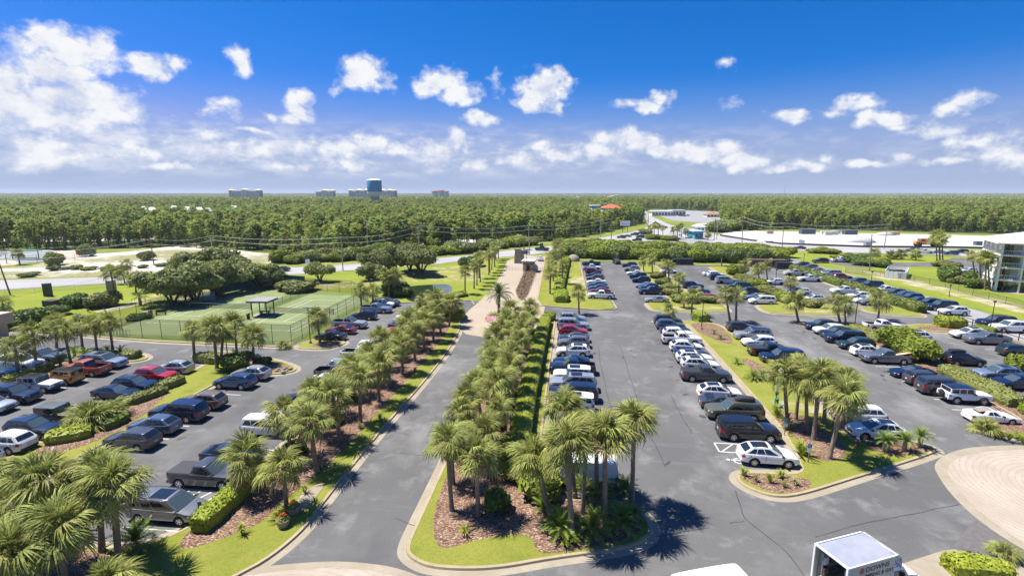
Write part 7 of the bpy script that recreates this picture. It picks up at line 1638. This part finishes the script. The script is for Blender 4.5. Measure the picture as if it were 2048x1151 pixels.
for i, (x, w2, z1, z2) in enumerate(((hx, .98, 2.1, 2.1), (hx + .9, .98, 2.1, 2.1), (hx + 1.25, .96, 1.55, 1.5), (hx + 2.1, .92, 1.3, 1.25), (hx + 2.2, .88, .9, .9))): pass
q.grid([[(x, -w2, .5), (x, -w2 * 1.02, 1.1), (x, -w2 * .92, z), (x, 0, z + .05), (x, w2 * .92, z), (x, w2 * 1.02, 1.1), (x, w2, .5)] for x, w2, z in ((hx + .02, 1.0, 2.1), (hx + .85, 1.0, 2.12), (hx + 1.45, .98, 1.38), (hx + 2.2, .93, 1.2), (hx + 2.35, .88, .9))]); q.face([(hx + 2.35, y, z) for y, z in ((-.88,.5),(-.9,.9),(0,.95),(.9,.9),(.88,.5))]); q.build('cab', M['white_paint'], tk, 35)
q = MB(); q.face([(hx + .88, -.86, 2.09), (hx + .88, .86, 2.09), (hx + 1.42, .86, 1.44), (hx + 1.42, -.86, 1.44)][::-1]); q.build('windscreen', M['glass_light'], tk)
for s in (-1, 1):
    q = MB(); q.face([(hx + .2, s * 1.028, 1.2), (hx + 1.25, s * 1.028, 1.2), (hx + .92, s * .965, 1.85), (hx + .2, s * .965, 1.95)][::s]); q.build('side_window', M['glass'], tk); q = MB(); q.box(hx + 1.0, hx + 1.14, s * 1.22 - .12, s * 1.22 + .12, 1.3, 1.6); q.build('mirror', M['trim'], tk)
for x in (-hx * .45, hx + 1.5):
    for s in (-1, 1):
        o = ob('wheel', WHEELS['van'][0], tk, (x, s * (hy - .16), .38)); ob('rim', WHEELS['van'][1], o)
for s in (-1, 1):
    q = MB(); q.box(-hx + .3, hx - .2, s * (hy - .22) - .16, s * (hy - .22) + .16, 1.25, 1.3); q.box(-hx + .3, hx - .2, s * (hy - .22) - .16, s * (hy - .22) + .16, 1.85, 1.9); q.box(-hx + .3, -hx + .35, s * (hy - .22) - .16, s * (hy - .22) + .16, .85, 2.6); q.build('shelf', M['metal_grey'], tk)
for (x, y, z, w_, d_, h_, m_) in [(-hx + .5, hy - .3, 1.9, .3, .24, .45, 'white_paint'), (-hx + .5, hy - .35, 1.3, .34, .26, .40, 'brown_metal'), (-hx + .4, hy - .55, .85, .4, .4, .36, 'cream_panel'), (-hx + .6, -hy + .35, 1.3, .4, .24, .3, 'metal_grey'), (-hx + .4, 0, .85, .3, .5, .5, 'brown_metal'), (-hx + .5, -hy + .3, 1.9, .4, .2, .3, 'hydrant_red')]:
    q = MB(); q.box(x - w_/2, x + w_/2, y - d_/2, y + d_/2, z, z + h_); o = q.build('tool_crate', M[m_], None, None, None); o.matrix_world = Matrix.Translation((ctr.x, ctr.y, 0)) @ Matrix.Rotation(ang, 4, 'Z'); tag(o, '%s tool crate at height %s inside the open box truck' % ({'white_paint':'white','brown_metal':'brown','cream_panel':'cream','metal_grey':'grey','hydrant_red':'red'}[m_], 'top shelf' if z > 1.8 else 'middle shelf' if z > 1 else 'floor'), 'crate', 'crates in the box truck')
    o['label'] = '%s tool crate on the %s inside the open box truck' % ({'white_paint':'white','brown_metal':'brown','cream_panel':'cream','metal_grey':'grey','hydrant_red':'red'}[m_], 'top shelf' if z > 1.8 else 'middle shelf' if z > 1 else 'floor')
def text_mesh(body, size, mat, parent, M4, name='lettering', squash=1.0):
    cu = bpy.data.curves.new('lettering', 'FONT'); cu.body = body; cu.size = size; cu.extrude = .003; cu.offset = size * .012
    tmp = bpy.data.objects.new('tmp', cu); C.objects.link(tmp); dg = bpy.context.evaluated_depsgraph_get(); me = bpy.data.meshes.new_from_object(tmp.evaluated_get(dg)); bpy.data.objects.remove(tmp)
    me.name = name; me.materials.clear(); me.materials.append(M[mat]); o = ob(name, me, parent); o.matrix_local = M4 @ Matrix.Diagonal((squash, 1, 1, 1)); return o
face_ = Matrix(((1,0,0,0),(0,0,-1,-hy - .006),(0,1,0,0),(0,0,0,1)))
for txt, s_, x_, z_, m_, sq in (('DOWNS', .40, -hx + 1.28, 2.52, 'black_ink', 1.12), ('PLUMBING & GAS', .33, -hx + .82, 2.14, 'black_ink', .98), ('492-1054', .36, -hx + 1.0, 1.76, 'black_ink', 1.05)):
    text_mesh(txt, s_, m_, tk, Matrix.Translation((x_, 0, z_)) @ face_, 'lettering', sq)
q = MB(); q.lathe([(0, 0), (.17, 0), (.17, .006), (0, .006)], 18); o = q.build('round_emblem', M['red_ink'], tk); o.matrix_local = Matrix.Translation((-hx + 1.02, 0, 2.64)) @ face_
q = MB(); q.face([(-.16,-.02,0),(.16,-.02,0),(.16,.03,0),(-.16,.03,0)]); q.face([(-.02,-.02,0),(-.06,-.34,0),(.06,-.34,0),(.02,-.02,0)]); o = q.build('tap_emblem', M['black_ink'], tk); o.matrix_local = Matrix.Translation((-hx + .36, 0, 2.46)) @ face_
va = at(1371, 1138, 2.28); vb = at(1488.5, 1119.5, 2.28); va_ = math.atan2(vb.y - va.y, vb.x - va.x); vd = (vb - va).normalized(); vn = Vector((-vd.y, vd.x, 0)); vc = vb - vd * 1.75 - vn * .86
car('van', 'white', (vc.x, vc.y, 0), va_, 'white van cut by the bottom edge left of the box truck', None, 0)
# ------------------------------------------------------------------ tan building at the left edge
p = at(-52, 690); tb = thing('tan_building', 'corner of a tan flat-roofed building at the left edge', 'building', (p.x, p.y, 0), rad(2))
q = MB(); q.box(-14, 0, 0, 5, 0, 2.2); q.build('wall', M['stucco_tan'], tb); q = MB(); q.box(-14.5, .9, -.7, 5.4, 2.2, 3.9); q.build('parapet', M['stucco_tan'], tb); q = MB(); q.box(-14.3, .7, -.45, 5.2, 3.9, 3.95); q.build('roof', M['roof_white'], tb); q = MB(); q.box(-5, -3.6, -.02, .03, .8, 2.2); q.build('window', M['window_dark'], tb)
# ------------------------------------------------------------------ white apartment block on the right
Q1 = at(1988, 582, -.05); Q0 = at(1954, 563, -.05); Q2 = at(2050, 588, -.05)
v = (Q0 - Q1).normalized(); u = Vector((v.y, -v.x, 0)); vl = (Q0 - Q1).length; LU = 46.0
ap = thing('apartment_block', 'white four-storey apartment block with balconies and pale hip roof', 'building', Q1, math.atan2(u.y, u.x)); FH = 2.85
q = MB(); q.box(1.7, LU, 1.7, vl, 0, 4 * FH); q.build('wall', M['stucco_white'], ap)
for f in range(1, 5):
    q = MB(); q.box(-.1, LU, -.1, vl + .1, f * FH - .28, f * FH + .02); q.build('floor_slab', M['stucco_white'], ap)
nb_ = 11
for k in range(nb_ + 1):
    x = k * 4.1; q = MB(); q.box(x - .0 if k == 0 else x - .16, x + .42 if k == 0 else x + .16, -.0, .36, 0, 4 * FH - .285); q.build('column', M['stucco_white'], ap)
for k in range(4):
    y = vl * (k + 1) / 4; q = MB(); q.box(.0, .4, y - .42, y - .02, 0, 4 * FH - .285); q.build('column', M['stucco_white'], ap)
for f in range(4):
    z = f * FH + .03
    for k in range(nb_):
        x = k * 4.1
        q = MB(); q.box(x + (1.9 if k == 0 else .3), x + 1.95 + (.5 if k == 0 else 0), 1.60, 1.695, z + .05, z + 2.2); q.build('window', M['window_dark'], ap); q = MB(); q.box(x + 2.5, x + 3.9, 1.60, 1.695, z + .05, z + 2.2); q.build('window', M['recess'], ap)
        if f:
            q = MB(); q.box(x + (.45 if k == 0 else .2), x + 3.9, .06, .10, z + .95, z + 1.02); q.box(x + (.45 if k == 0 else .2), x + 3.9, .06, .10, z + .08, z + .14)
            for j in range(9): xx = x + .5 + j * .42; q.box(xx - .012, xx + .012, .065, .095, z + .14, z + .95)
            q.build('railing', M['white_paint'], ap)
    for k in range(4):
        y = vl * k / 4 + .5
        q = MB(); q.box(1.60, 1.695, y + .6, y + vl / 4 - .9, z + .3, z + 2.1); q.build('window', M['window_dark'], ap)
        q = MB(); q.box(.10, .22, y - .08, y + vl / 4 - .95, z, z + 1.05); q.box(.10, .22, y - .08, y + .35, z + 1.05, z + 2.52); q.box(.10, .22, y + vl / 4 - 1.5, y + vl / 4 - .95, z + 1.05, z + 2.52); q.box(.10, .22, y + .35, y + vl / 4 - 1.5, z + 2.1, z + 2.52); q.build('side_panel', M['stucco_white'], ap)
        q = MB(); q.box(.13, .19, y + .35, y + vl / 4 - 1.5, z + 1.05, z + 2.1); q.build('window', M['window_dark'], ap)
q = MB(); e = 1.1; h0 = 4 * FH + .025; rz_ = h0 + 2.6; m0 = vl / 2
q.face([(-e,-e,h0),(LU,-e,h0),(LU,m0,rz_),(m0,m0,rz_)]); q.face([(-e,vl+e,h0),(-e,-e,h0),(m0,m0,rz_)]); q.face([(LU,vl+e,h0),(-e,vl+e,h0),(m0,m0,rz_),(LU,m0,rz_)]); q.face([(-e,-e,h0),(-e,vl+e,h0),(LU,vl+e,h0),(LU,-e,h0)]); q.build('roof', M['roof_white'], ap)
q = MB(); q.box(-e, LU, -e - .05, -e, h0 - .25, h0); q.box(-e - .05, -e, -e - .05, vl + e, h0 - .25, h0); q.build('fascia', M['white_paint'], ap)
# ------------------------------------------------------------------ shops and houses by the junction
def house(px0, px1, py_base, h, depth, label, wall, roof, style='hip', rise=1.8, name='shop', z=-.06, win=4):
    a = at(px0, py_base, z); b = at(px1, py_base, z); w = (b - a).length; root = thing(name, label, 'building', a, math.atan2(b.y - a.y, b.x - a.x)); FOOT.append(((a.x + b.x) / 2, (a.y + b.y) / 2, w * .62))
    q = MB(); q.box(0, w, 0, depth, 0, h); q.build('wall', M[wall], root); e = .8; q = MB()
    if style == 'hip':
        m_ = depth / 2; x1 = min(w / 2, m_)
        q.face([(-e,-e,h),(w+e,-e,h),(w-x1,m_,h+rise),(x1,m_,h+rise)]); q.face([(w+e,depth+e,h),(-e,depth+e,h),(x1,m_,h+rise),(w-x1,m_,h+rise)]); q.face([(-e,depth+e,h),(-e,-e,h),(x1,m_,h+rise)]); q.face([(w+e,-e,h),(w+e,depth+e,h),(w-x1,m_,h+rise)]); q.face([(-e,-e,h),(-e,depth+e,h),(w+e,depth+e,h),(w+e,-e,h)])
    else: q.box(-e, w + e, -e, depth + e, h, h + .5)
    q.build('roof', M[roof], root)
    for k in range(win):
        x = w * (k + .5) / win; q = MB(); q.box(x - w / win * .3, x + w / win * .3, -.06, -.004, h * .25, h * .72); q.build('window', M['window_dark'], root)
    return root
house(1304, 1347, 431.5, 4.2, 14, 'long white shop with pale roof, left half, at the junction', 'stucco_white', 'roof_white', 'flat', win=7); house(1344, 1371, 431, 5.2, 12, 'taller white right half of the long shop', 'stucco_white', 'roof_white', 'flat', win=4)
house(1389, 1406, 478, 3.6, 9, 'teal shop with blue roof edge in the yard', 'teal_wall', 'blue_wall', 'flat', win=2); house(1374, 1392, 474, 2.6, 7, 'low pale pavilion left of the teal shop', 'stucco_white', 'blue_wall', 'flat', win=3)
house(1394, 1409, 464, 3.2, 8, 'pale grey gabled building behind the teal shop', 'stucco_white', 'roof_white', 'hip', win=2); house(1410, 1425, 462, 3.8, 8, 'pale grey building right of the gabled one', 'stucco_white', 'roof_white', 'flat', win=3)
house(1184, 1200, 443, 12.5, 12, 'pale blue tall building rising over the pines', 'blue_wall', 'roof_white', 'flat', win=2, name='house'); house(1206, 1244, 441, 10.5, 14, 'cream house with red tiled roof over the pines', 'stucco_white', 'roof_red', 'hip', 3.2, win=6, name='house'); house(1414, 1441, 434, 2.6, 10, 'low building with orange roof beyond the junction', 'stucco_white', 'roof_orange', 'hip', 2.2, win=4, name='house')
bb = thing('billboard', 'dark-backed white billboard at the wood edge above the waiting cars', 'billboard', at(1250, 464, -.05), rad(20)); h_ = 6.0
for s in (-1, 1): q = MB(); q.tube((s * 1.6, 0, 0), (s * 1.6, 0, h_), .12, .12, 6); q.build('post', M['metal_dark'], bb)
q = MB(); q.box(-3, 3, -.15, .15, h_ - 2.2, h_ + .6); q.build('panel', M['white_paint'], bb); q = MB(); q.box(-2.6, 2.6, -.17, -.155, h_ - 1.4, h_ - .8); q.build('print', M['blue_wall'], bb)
# far flats, water tower, far roofs
def far_block(px0, px1, pyt, D, label, towers, roof='far_cream', wall='far_cream', floors=9, name='apartment_tower'):
    a = atd(px0, 387, D); b = atd(px1, 387, D); w = math.hypot(b.x - a.x, b.y - a.y) / .86; H = CAM_H + (387 - pyt) / 1000.0 * D * CT * CT; root = thing(name, label, 'building', (a.x, a.y, 0), math.atan2(b.y - a.y, b.x - a.x) - rad(34), 'far apartment blocks'); FOOT.append(((a.x + b.x) / 2, (a.y + b.y) / 2, w * .62)); dp_ = 14
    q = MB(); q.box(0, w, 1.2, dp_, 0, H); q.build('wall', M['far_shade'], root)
    for f in range(1, floors + 1):
        z = H * f / floors; q = MB(); q.box(.2, w - .2, 0, 1.19, z - .9, z - .02); q.build('balcony_slab', M[wall], root)
    for (f0, f1, ex_) in towers:
        q = MB(); q.box(w * f0, w * f1, -1.2, dp_ + .5, 0, H + ex_); q.build('stair_tower', M[wall], root); q = MB(); x0, x1 = w * f0 - 1, w * f1 + 1; m_ = (x0 + x1) / 2; q.face([(x0,-2.2,H+ex_),(x1,-2.2,H+ex_),(m_,dp_/2,H+ex_+2.5)]); q.face([(x1,-2.2,H+ex_),(x1,dp_+1.5,H+ex_),(m_,dp_/2,H+ex_+2.5)]); q.face([(x1,dp_+1.5,H+ex_),(x0,dp_+1.5,H+ex_),(m_,dp_/2,H+ex_+2.5)]); q.face([(x0,dp_+1.5,H+ex_),(x0,-2.2,H+ex_),(m_,dp_/2,H+ex_+2.5)]); q.build('tower_roof', M[roof], root)
        for f in range(floors): q = MB(); z = H * (f + .3) / floors; xm = w * (f0 + f1) / 2; q.box(xm - 1.2, xm + 1.2, -1.26, -1.205, z, z + H / floors * .5); q.build('window', M['window_dark'], root)
    q = MB(); q.box(-.6, w + .6, .6, dp_ + .6, H, H + 1.2); q.build('roof', M[roof], root)
    return root
far_block(458, 520, 383, 1450, 'long white apartment tower on the horizon, leftmost', [(0, .10, 3), (.42, .58, 4.5), (.88, 1.0, 3)])
far_block(631, 666, 384, 1450, 'narrow white apartment tower left of the water tower', [(.36, .66, 4.5), (.86, 1.0, 4)])
far_block(698, 744, 383, 1400, 'white apartment tower left behind the water tower', [(0, .10, 3.5), (.33, .52, 4), (.66, .84, 4)]); far_block(758, 789, 383, 1400, 'white apartment tower right behind the water tower', [(.12, .3, 4), (.55, .78, 4), (.9, 1, 3)])
far_block(863, 893, 383, 1500, 'grey apartment tower with red roof on the horizon', [(.10, .30, 1.5), (.5, .72, 3)], 'roof_red')
wt = atd(749.5, 387, 760); w_ = thing('water_tower', 'blue cylindrical water tower with white top over the wood', 'water tower', (wt.x, wt.y, 0)); FOOT.append((wt.x, wt.y, 14))
q = MB(); q.lathe([(10.2, 25), (10.4, 25.6), (10.4, 40.6), (10.2, 41)], 36); q.build('tank', M['blue_tank'], w_, 40); q = MB(); q.lathe([(10.35, 40.9), (10.2, 41.3), (7, 42.6), (2, 43.3), (0, 43.4)], 36); q.build('tank_roof', M['white_paint'], w_, 40); q = MB(); q.lathe([(5.8, 18), (7.0, 20), (10.3, 23), (10.5, 25.0)], 36); q.build('tank_bowl', M['white_paint'], w_, 40)
q = MB()
for k in range(8): a = 2 * math.pi * k / 8; q.box(-.5, .5, -.5, .5, 0, 20.5, 0, Matrix.Translation((6.2 * math.cos(a), 6.2 * math.sin(a), 0)))
q.lathe([(5.6, 0), (5.6, 19)], 24); q.build('pedestal', M['conc_pole'], w_); q = MB(); q.tube((0, 0, 43.3), (0, 0, 47), .12, .05, 6); q.build('antenna', M['metal_grey'], w_)
for i, (px, w2, py, mt, l) in enumerate([(283,10,407.5,'roof_white','pale'),(300,16,409,'roof_white','pale'),(345,14,407,'roof_white','pale'),(372,22,409,'roof_white','long pale'),(395,16,410,'roof_white','pale'),(412,14,411,'shelter_roof','grey'),(465,16,408,'roof_white','pale'),(615,34,394,'roof_white','long low white'),(672,18,396,'roof_white','white'),(836,14,395,'roof_white','white'),(922,12,398,'roof_white','white'),(935,10,397,'roof_white','white'),(968,12,396,'shelter_roof','grey'),(1004,14,393.5,'roof_white','white'),(1060,20,391,'roof_white','white'),(1118,38,391.5,'roof_white','very long white'),(1155,12,393,'roof_white','white'),(1395,8,396,'roof_white','small white')]):
    zt = 12.8; D = (CAM_H - zt) / max(.004, (py - 387.5) / 1000.0) ; D = min(D, 1900); a = atd(px - w2 / 2, 387, D); b = atd(px + w2 / 2, 387, D); w = math.hypot(b.x - a.x, b.y - a.y); root = thing('far_house', '%s roof in the wood, %s of the far roofs from the left' % (l, ordinal(i % 20) if i < 20 else 'late ' + ordinal(i - 20)), 'house', (a.x, a.y, 0), math.atan2(b.y - a.y, b.x - a.x), 'far houses in the wood'); FOOT.append(((a.x + b.x) / 2, (a.y + b.y) / 2, w * .55 + 3))
    dd_ = max(8, w * .5); q = MB(); q.box(0, w, 0, dd_, 0, zt - 2.5); q.build('wall', M['stucco_white'], root); q = MB(); q.face([(-.6,-.6,zt-2.5),(w+.6,-.6,zt-2.5),(w*.8,dd_/2,zt),(w*.2,dd_/2,zt)]); q.face([(w+.6,dd_+.6,zt-2.5),(-.6,dd_+.6,zt-2.5),(w*.2,dd_/2,zt),(w*.8,dd_/2,zt)]); q.face([(-.6,dd_+.6,zt-2.5),(-.6,-.6,zt-2.5),(w*.2,dd_/2,zt)]); q.face([(w+.6,-.6,zt-2.5),(w+.6,dd_+.6,zt-2.5),(w*.8,dd_/2,zt)]); q.build('roof', M[mt], root)
am = atd(1569, 387, 2300); o = MB(); o.tube((0,0,0), (0,0,54), .9, .4, 6); o = o.build('radio_mast', M['conc_pole'], None, None, (am.x, am.y, 0)); tag(o, 'thin radio mast on the horizon right of centre', 'mast')
br = thing('road_bridge', 'pale concrete bridge rising over the far trees', 'bridge', atd(1190, 390, 2000) * 1.0); p0 = br.location.copy(); p0.z = 0; br.location = p0
qa = [atd(1190, 400.5, 1150), atd(1210, 395, 1500), atd(1228, 390.5, 2000), atd(1240, 388.6, 2600)]; q = MB(); rows_ = []
for p in qa: rows_.append([p - p0 + Vector((-7, 0, 0)), p - p0 + Vector((7, 0, 0)), p - p0 + Vector((7, 0, -2)), p - p0 + Vector((-7, 0, -2))])
q.grid(rows_, closed=True); q.build('deck', M['concrete'], br)
for a, b in zip(qa, qa[1:]):
    for t in (.1, .4, .7): c = a.lerp(b, t) - p0; q = MB(); q.box(c.x - 3, c.x + 3, c.y - 1.2, c.y + 1.2, 0, max(.5, c.z - 2.2)); q.build('pier', M['concrete'], br)
# sand lot machines
dt = thing('dump_truck', 'orange dump truck on the white sand lot', 'truck', at(1858, 493, -.06), rad(175)); s_ = 1.0
q = MB(); q.grid([[(x, y * k, z) for y, z in ((-1.7,1.6),(-1.9,3.4),(-1.75,3.4),(-1.5,2.0),(1.5,2.0),(1.75,3.4),(1.9,3.4),(1.7,1.6))] for x, k in ((-5,1),(-4.4,1),(1.2,1),(1.6,1))], closed=True); q.build('tipper_body', M['truck_orange'], dt); q = MB(); q.box(1.8, 4.0, -1.4, 1.4, 1.2, 3.5); q.build('cab', M['truck_orange'], dt); q = MB(); q.box(4.0, 5.6, -1.2, 1.2, 1.2, 2.3); q.build('bonnet', M['truck_orange'], dt); q = MB(); q.box(1.9, 4.05, -1.42, 1.42, 2.4, 3.2); q.build('window', M['window_dark'], dt); q = MB(); q.box(-4.6, 5, -.9, .9, .9, 1.2); q.build('chassis', M['trim'], dt)
for x in (-3.6, -2.0, 4.4):
    for s in (-1, 1): q = MB(); q.lathe([(0,-.3),(.85,-.3),(.9,0),(.85,.3),(0,.3)], 16, (x, s * 1.4, .9), 0, 'y'); q.build('wheel', M['tyre'], dt, 40)
M['container'] = plain('slate container paint', (.07,.085,.10), .5, var=.1)
crate('container', 'dark site container at the back of the sand lot, left', 'container', 1614, 467.5, 8, 3, 2.8, 'container', 8, -.06, None, 'site containers'); crate('container', 'dark site container at the back of the sand lot, right', 'container', 1699, 468.5, 7, 3, 2.4, 'container', 6, -.06, None, 'site containers'); crate('container', 'small grey site box near the front of the sand lot', 'container', 1735, 492, 2.6, 1.8, 1.7, 'metal_grey', 4, -.06, None, 'site containers'); crate('container', 'small dark pump box on the sand lot by the apartments', 'container', 1955, 490, 2.4, 2, 1.6, 'container', 0, -.06, None, 'site containers')
for i, (px, py) in enumerate([(1648,467.5),(1660,467.5),(1672,467),(1668,469),(1655,469.5),(1780,470),(1790,469.5),(1539,467)]): crate('material_stack', 'pale pallet of materials at the back of the sand lot, %s from the left' % ordinal(i), 'pallet', px, py, 3.4, 2.4, 1.7, 'cream_panel' if i < 5 else 'stucco_tan', 0, -.06, None, 'material pallets')
for i, (px, py, w, h) in enumerate([(1722,484,12,2.4),(1768,470,10,1.8),(1530,484,8,1.2)]): q = MB(); ico(q, (0,0,0), (w/2, w/3, h), 2, 0, .15); o = q.build('sand_heap', M['white_sand'], None, 60, at(px, py, -.06)); tag(o, '%s heap of white sand on the sand lot' % ('large','grey rubbly','low')[i], 'sand heap', 'sand heaps')
for (px, py, tx, ty, l) in [(1600,492,1601,479,'left blank site sign at the sand lot'), (1605,492,1606,480,'right blank site sign at the sand lot'), (1083,500,1084,486,'green sign board on the road right of the gatehouse'), (616,532,613,518,'small white post sign across the road')]:
    b = at(px, py, -.05); t = top_of(b, tx, ty); h = t.z + .05; s = thing('road_sign', l, 'sign', b, rad(5), 'road signs'); q = MB(); q.tube((0,0,0), (0,0,h), .06, .06, 6); q.build('post', M['metal_grey'], s); q = MB(); q.box(-.7, .7, -.1, -.05, h - 1.4, h); q.build('plate', M['sign_green'] if 'green' in l else M['white_paint'], s)
pv = thing('sport_pavilion', 'green canopied bench shelter on the sport ground', 'shelter', at(52, 518, -.05), rad(6)); q = MB(); q.box(-5, 5, -1.6, 1.6, 3.0, 3.3); q.build('canopy', M['sign_green'], pv)
for s in (-1, 1): q = MB(); q.box(s * 4.6 - .1, s * 4.6 + .1, -.1, .1, 0, 3.0); q.build('post', M['metal_dark'], pv)
q = MB(); q.box(-4, 4, -.3, .3, .4, .55); q.build('seat', M['brown_metal'], pv)
hp = thing('basketball_hoop', 'basketball hoop at the left edge of the sport ground', 'hoop', at(14, 527, -.05), rad(20)); q = MB(); q.tube((0,0,0),(0,0,3.4), .12, .1, 6); q.build('post', M['metal_dark'], hp); q = MB(); q.box(-.9, .9, -.6, -.5, 2.9, 4.0); q.build('backboard', M['white_paint'], hp)
forest()
# ------------------------------------------------------------------ thin sea air over everything
mb = MB(); mb.box(-9500, 9500, -300, 9500, -1.2, 75)
hzm = bpy.data.materials.new('sea air'); hzm.use_nodes = True; t = hzm.node_tree; t.nodes.clear()
pv_ = t.nodes.new('ShaderNodeVolumePrincipled'); pv_.inputs['Color'].default_value = (.78, .86, 1, 1); pv_.inputs['Density'].default_value = 1.0e-4; pv_.inputs['Anisotropy'].default_value = .1
mo_ = t.nodes.new('ShaderNodeOutputMaterial'); t.links.new(pv_.outputs[0], mo_.inputs['Volume'])
hz_ = mb.build('haze', hzm); hz_['kind'] = 'stuff'
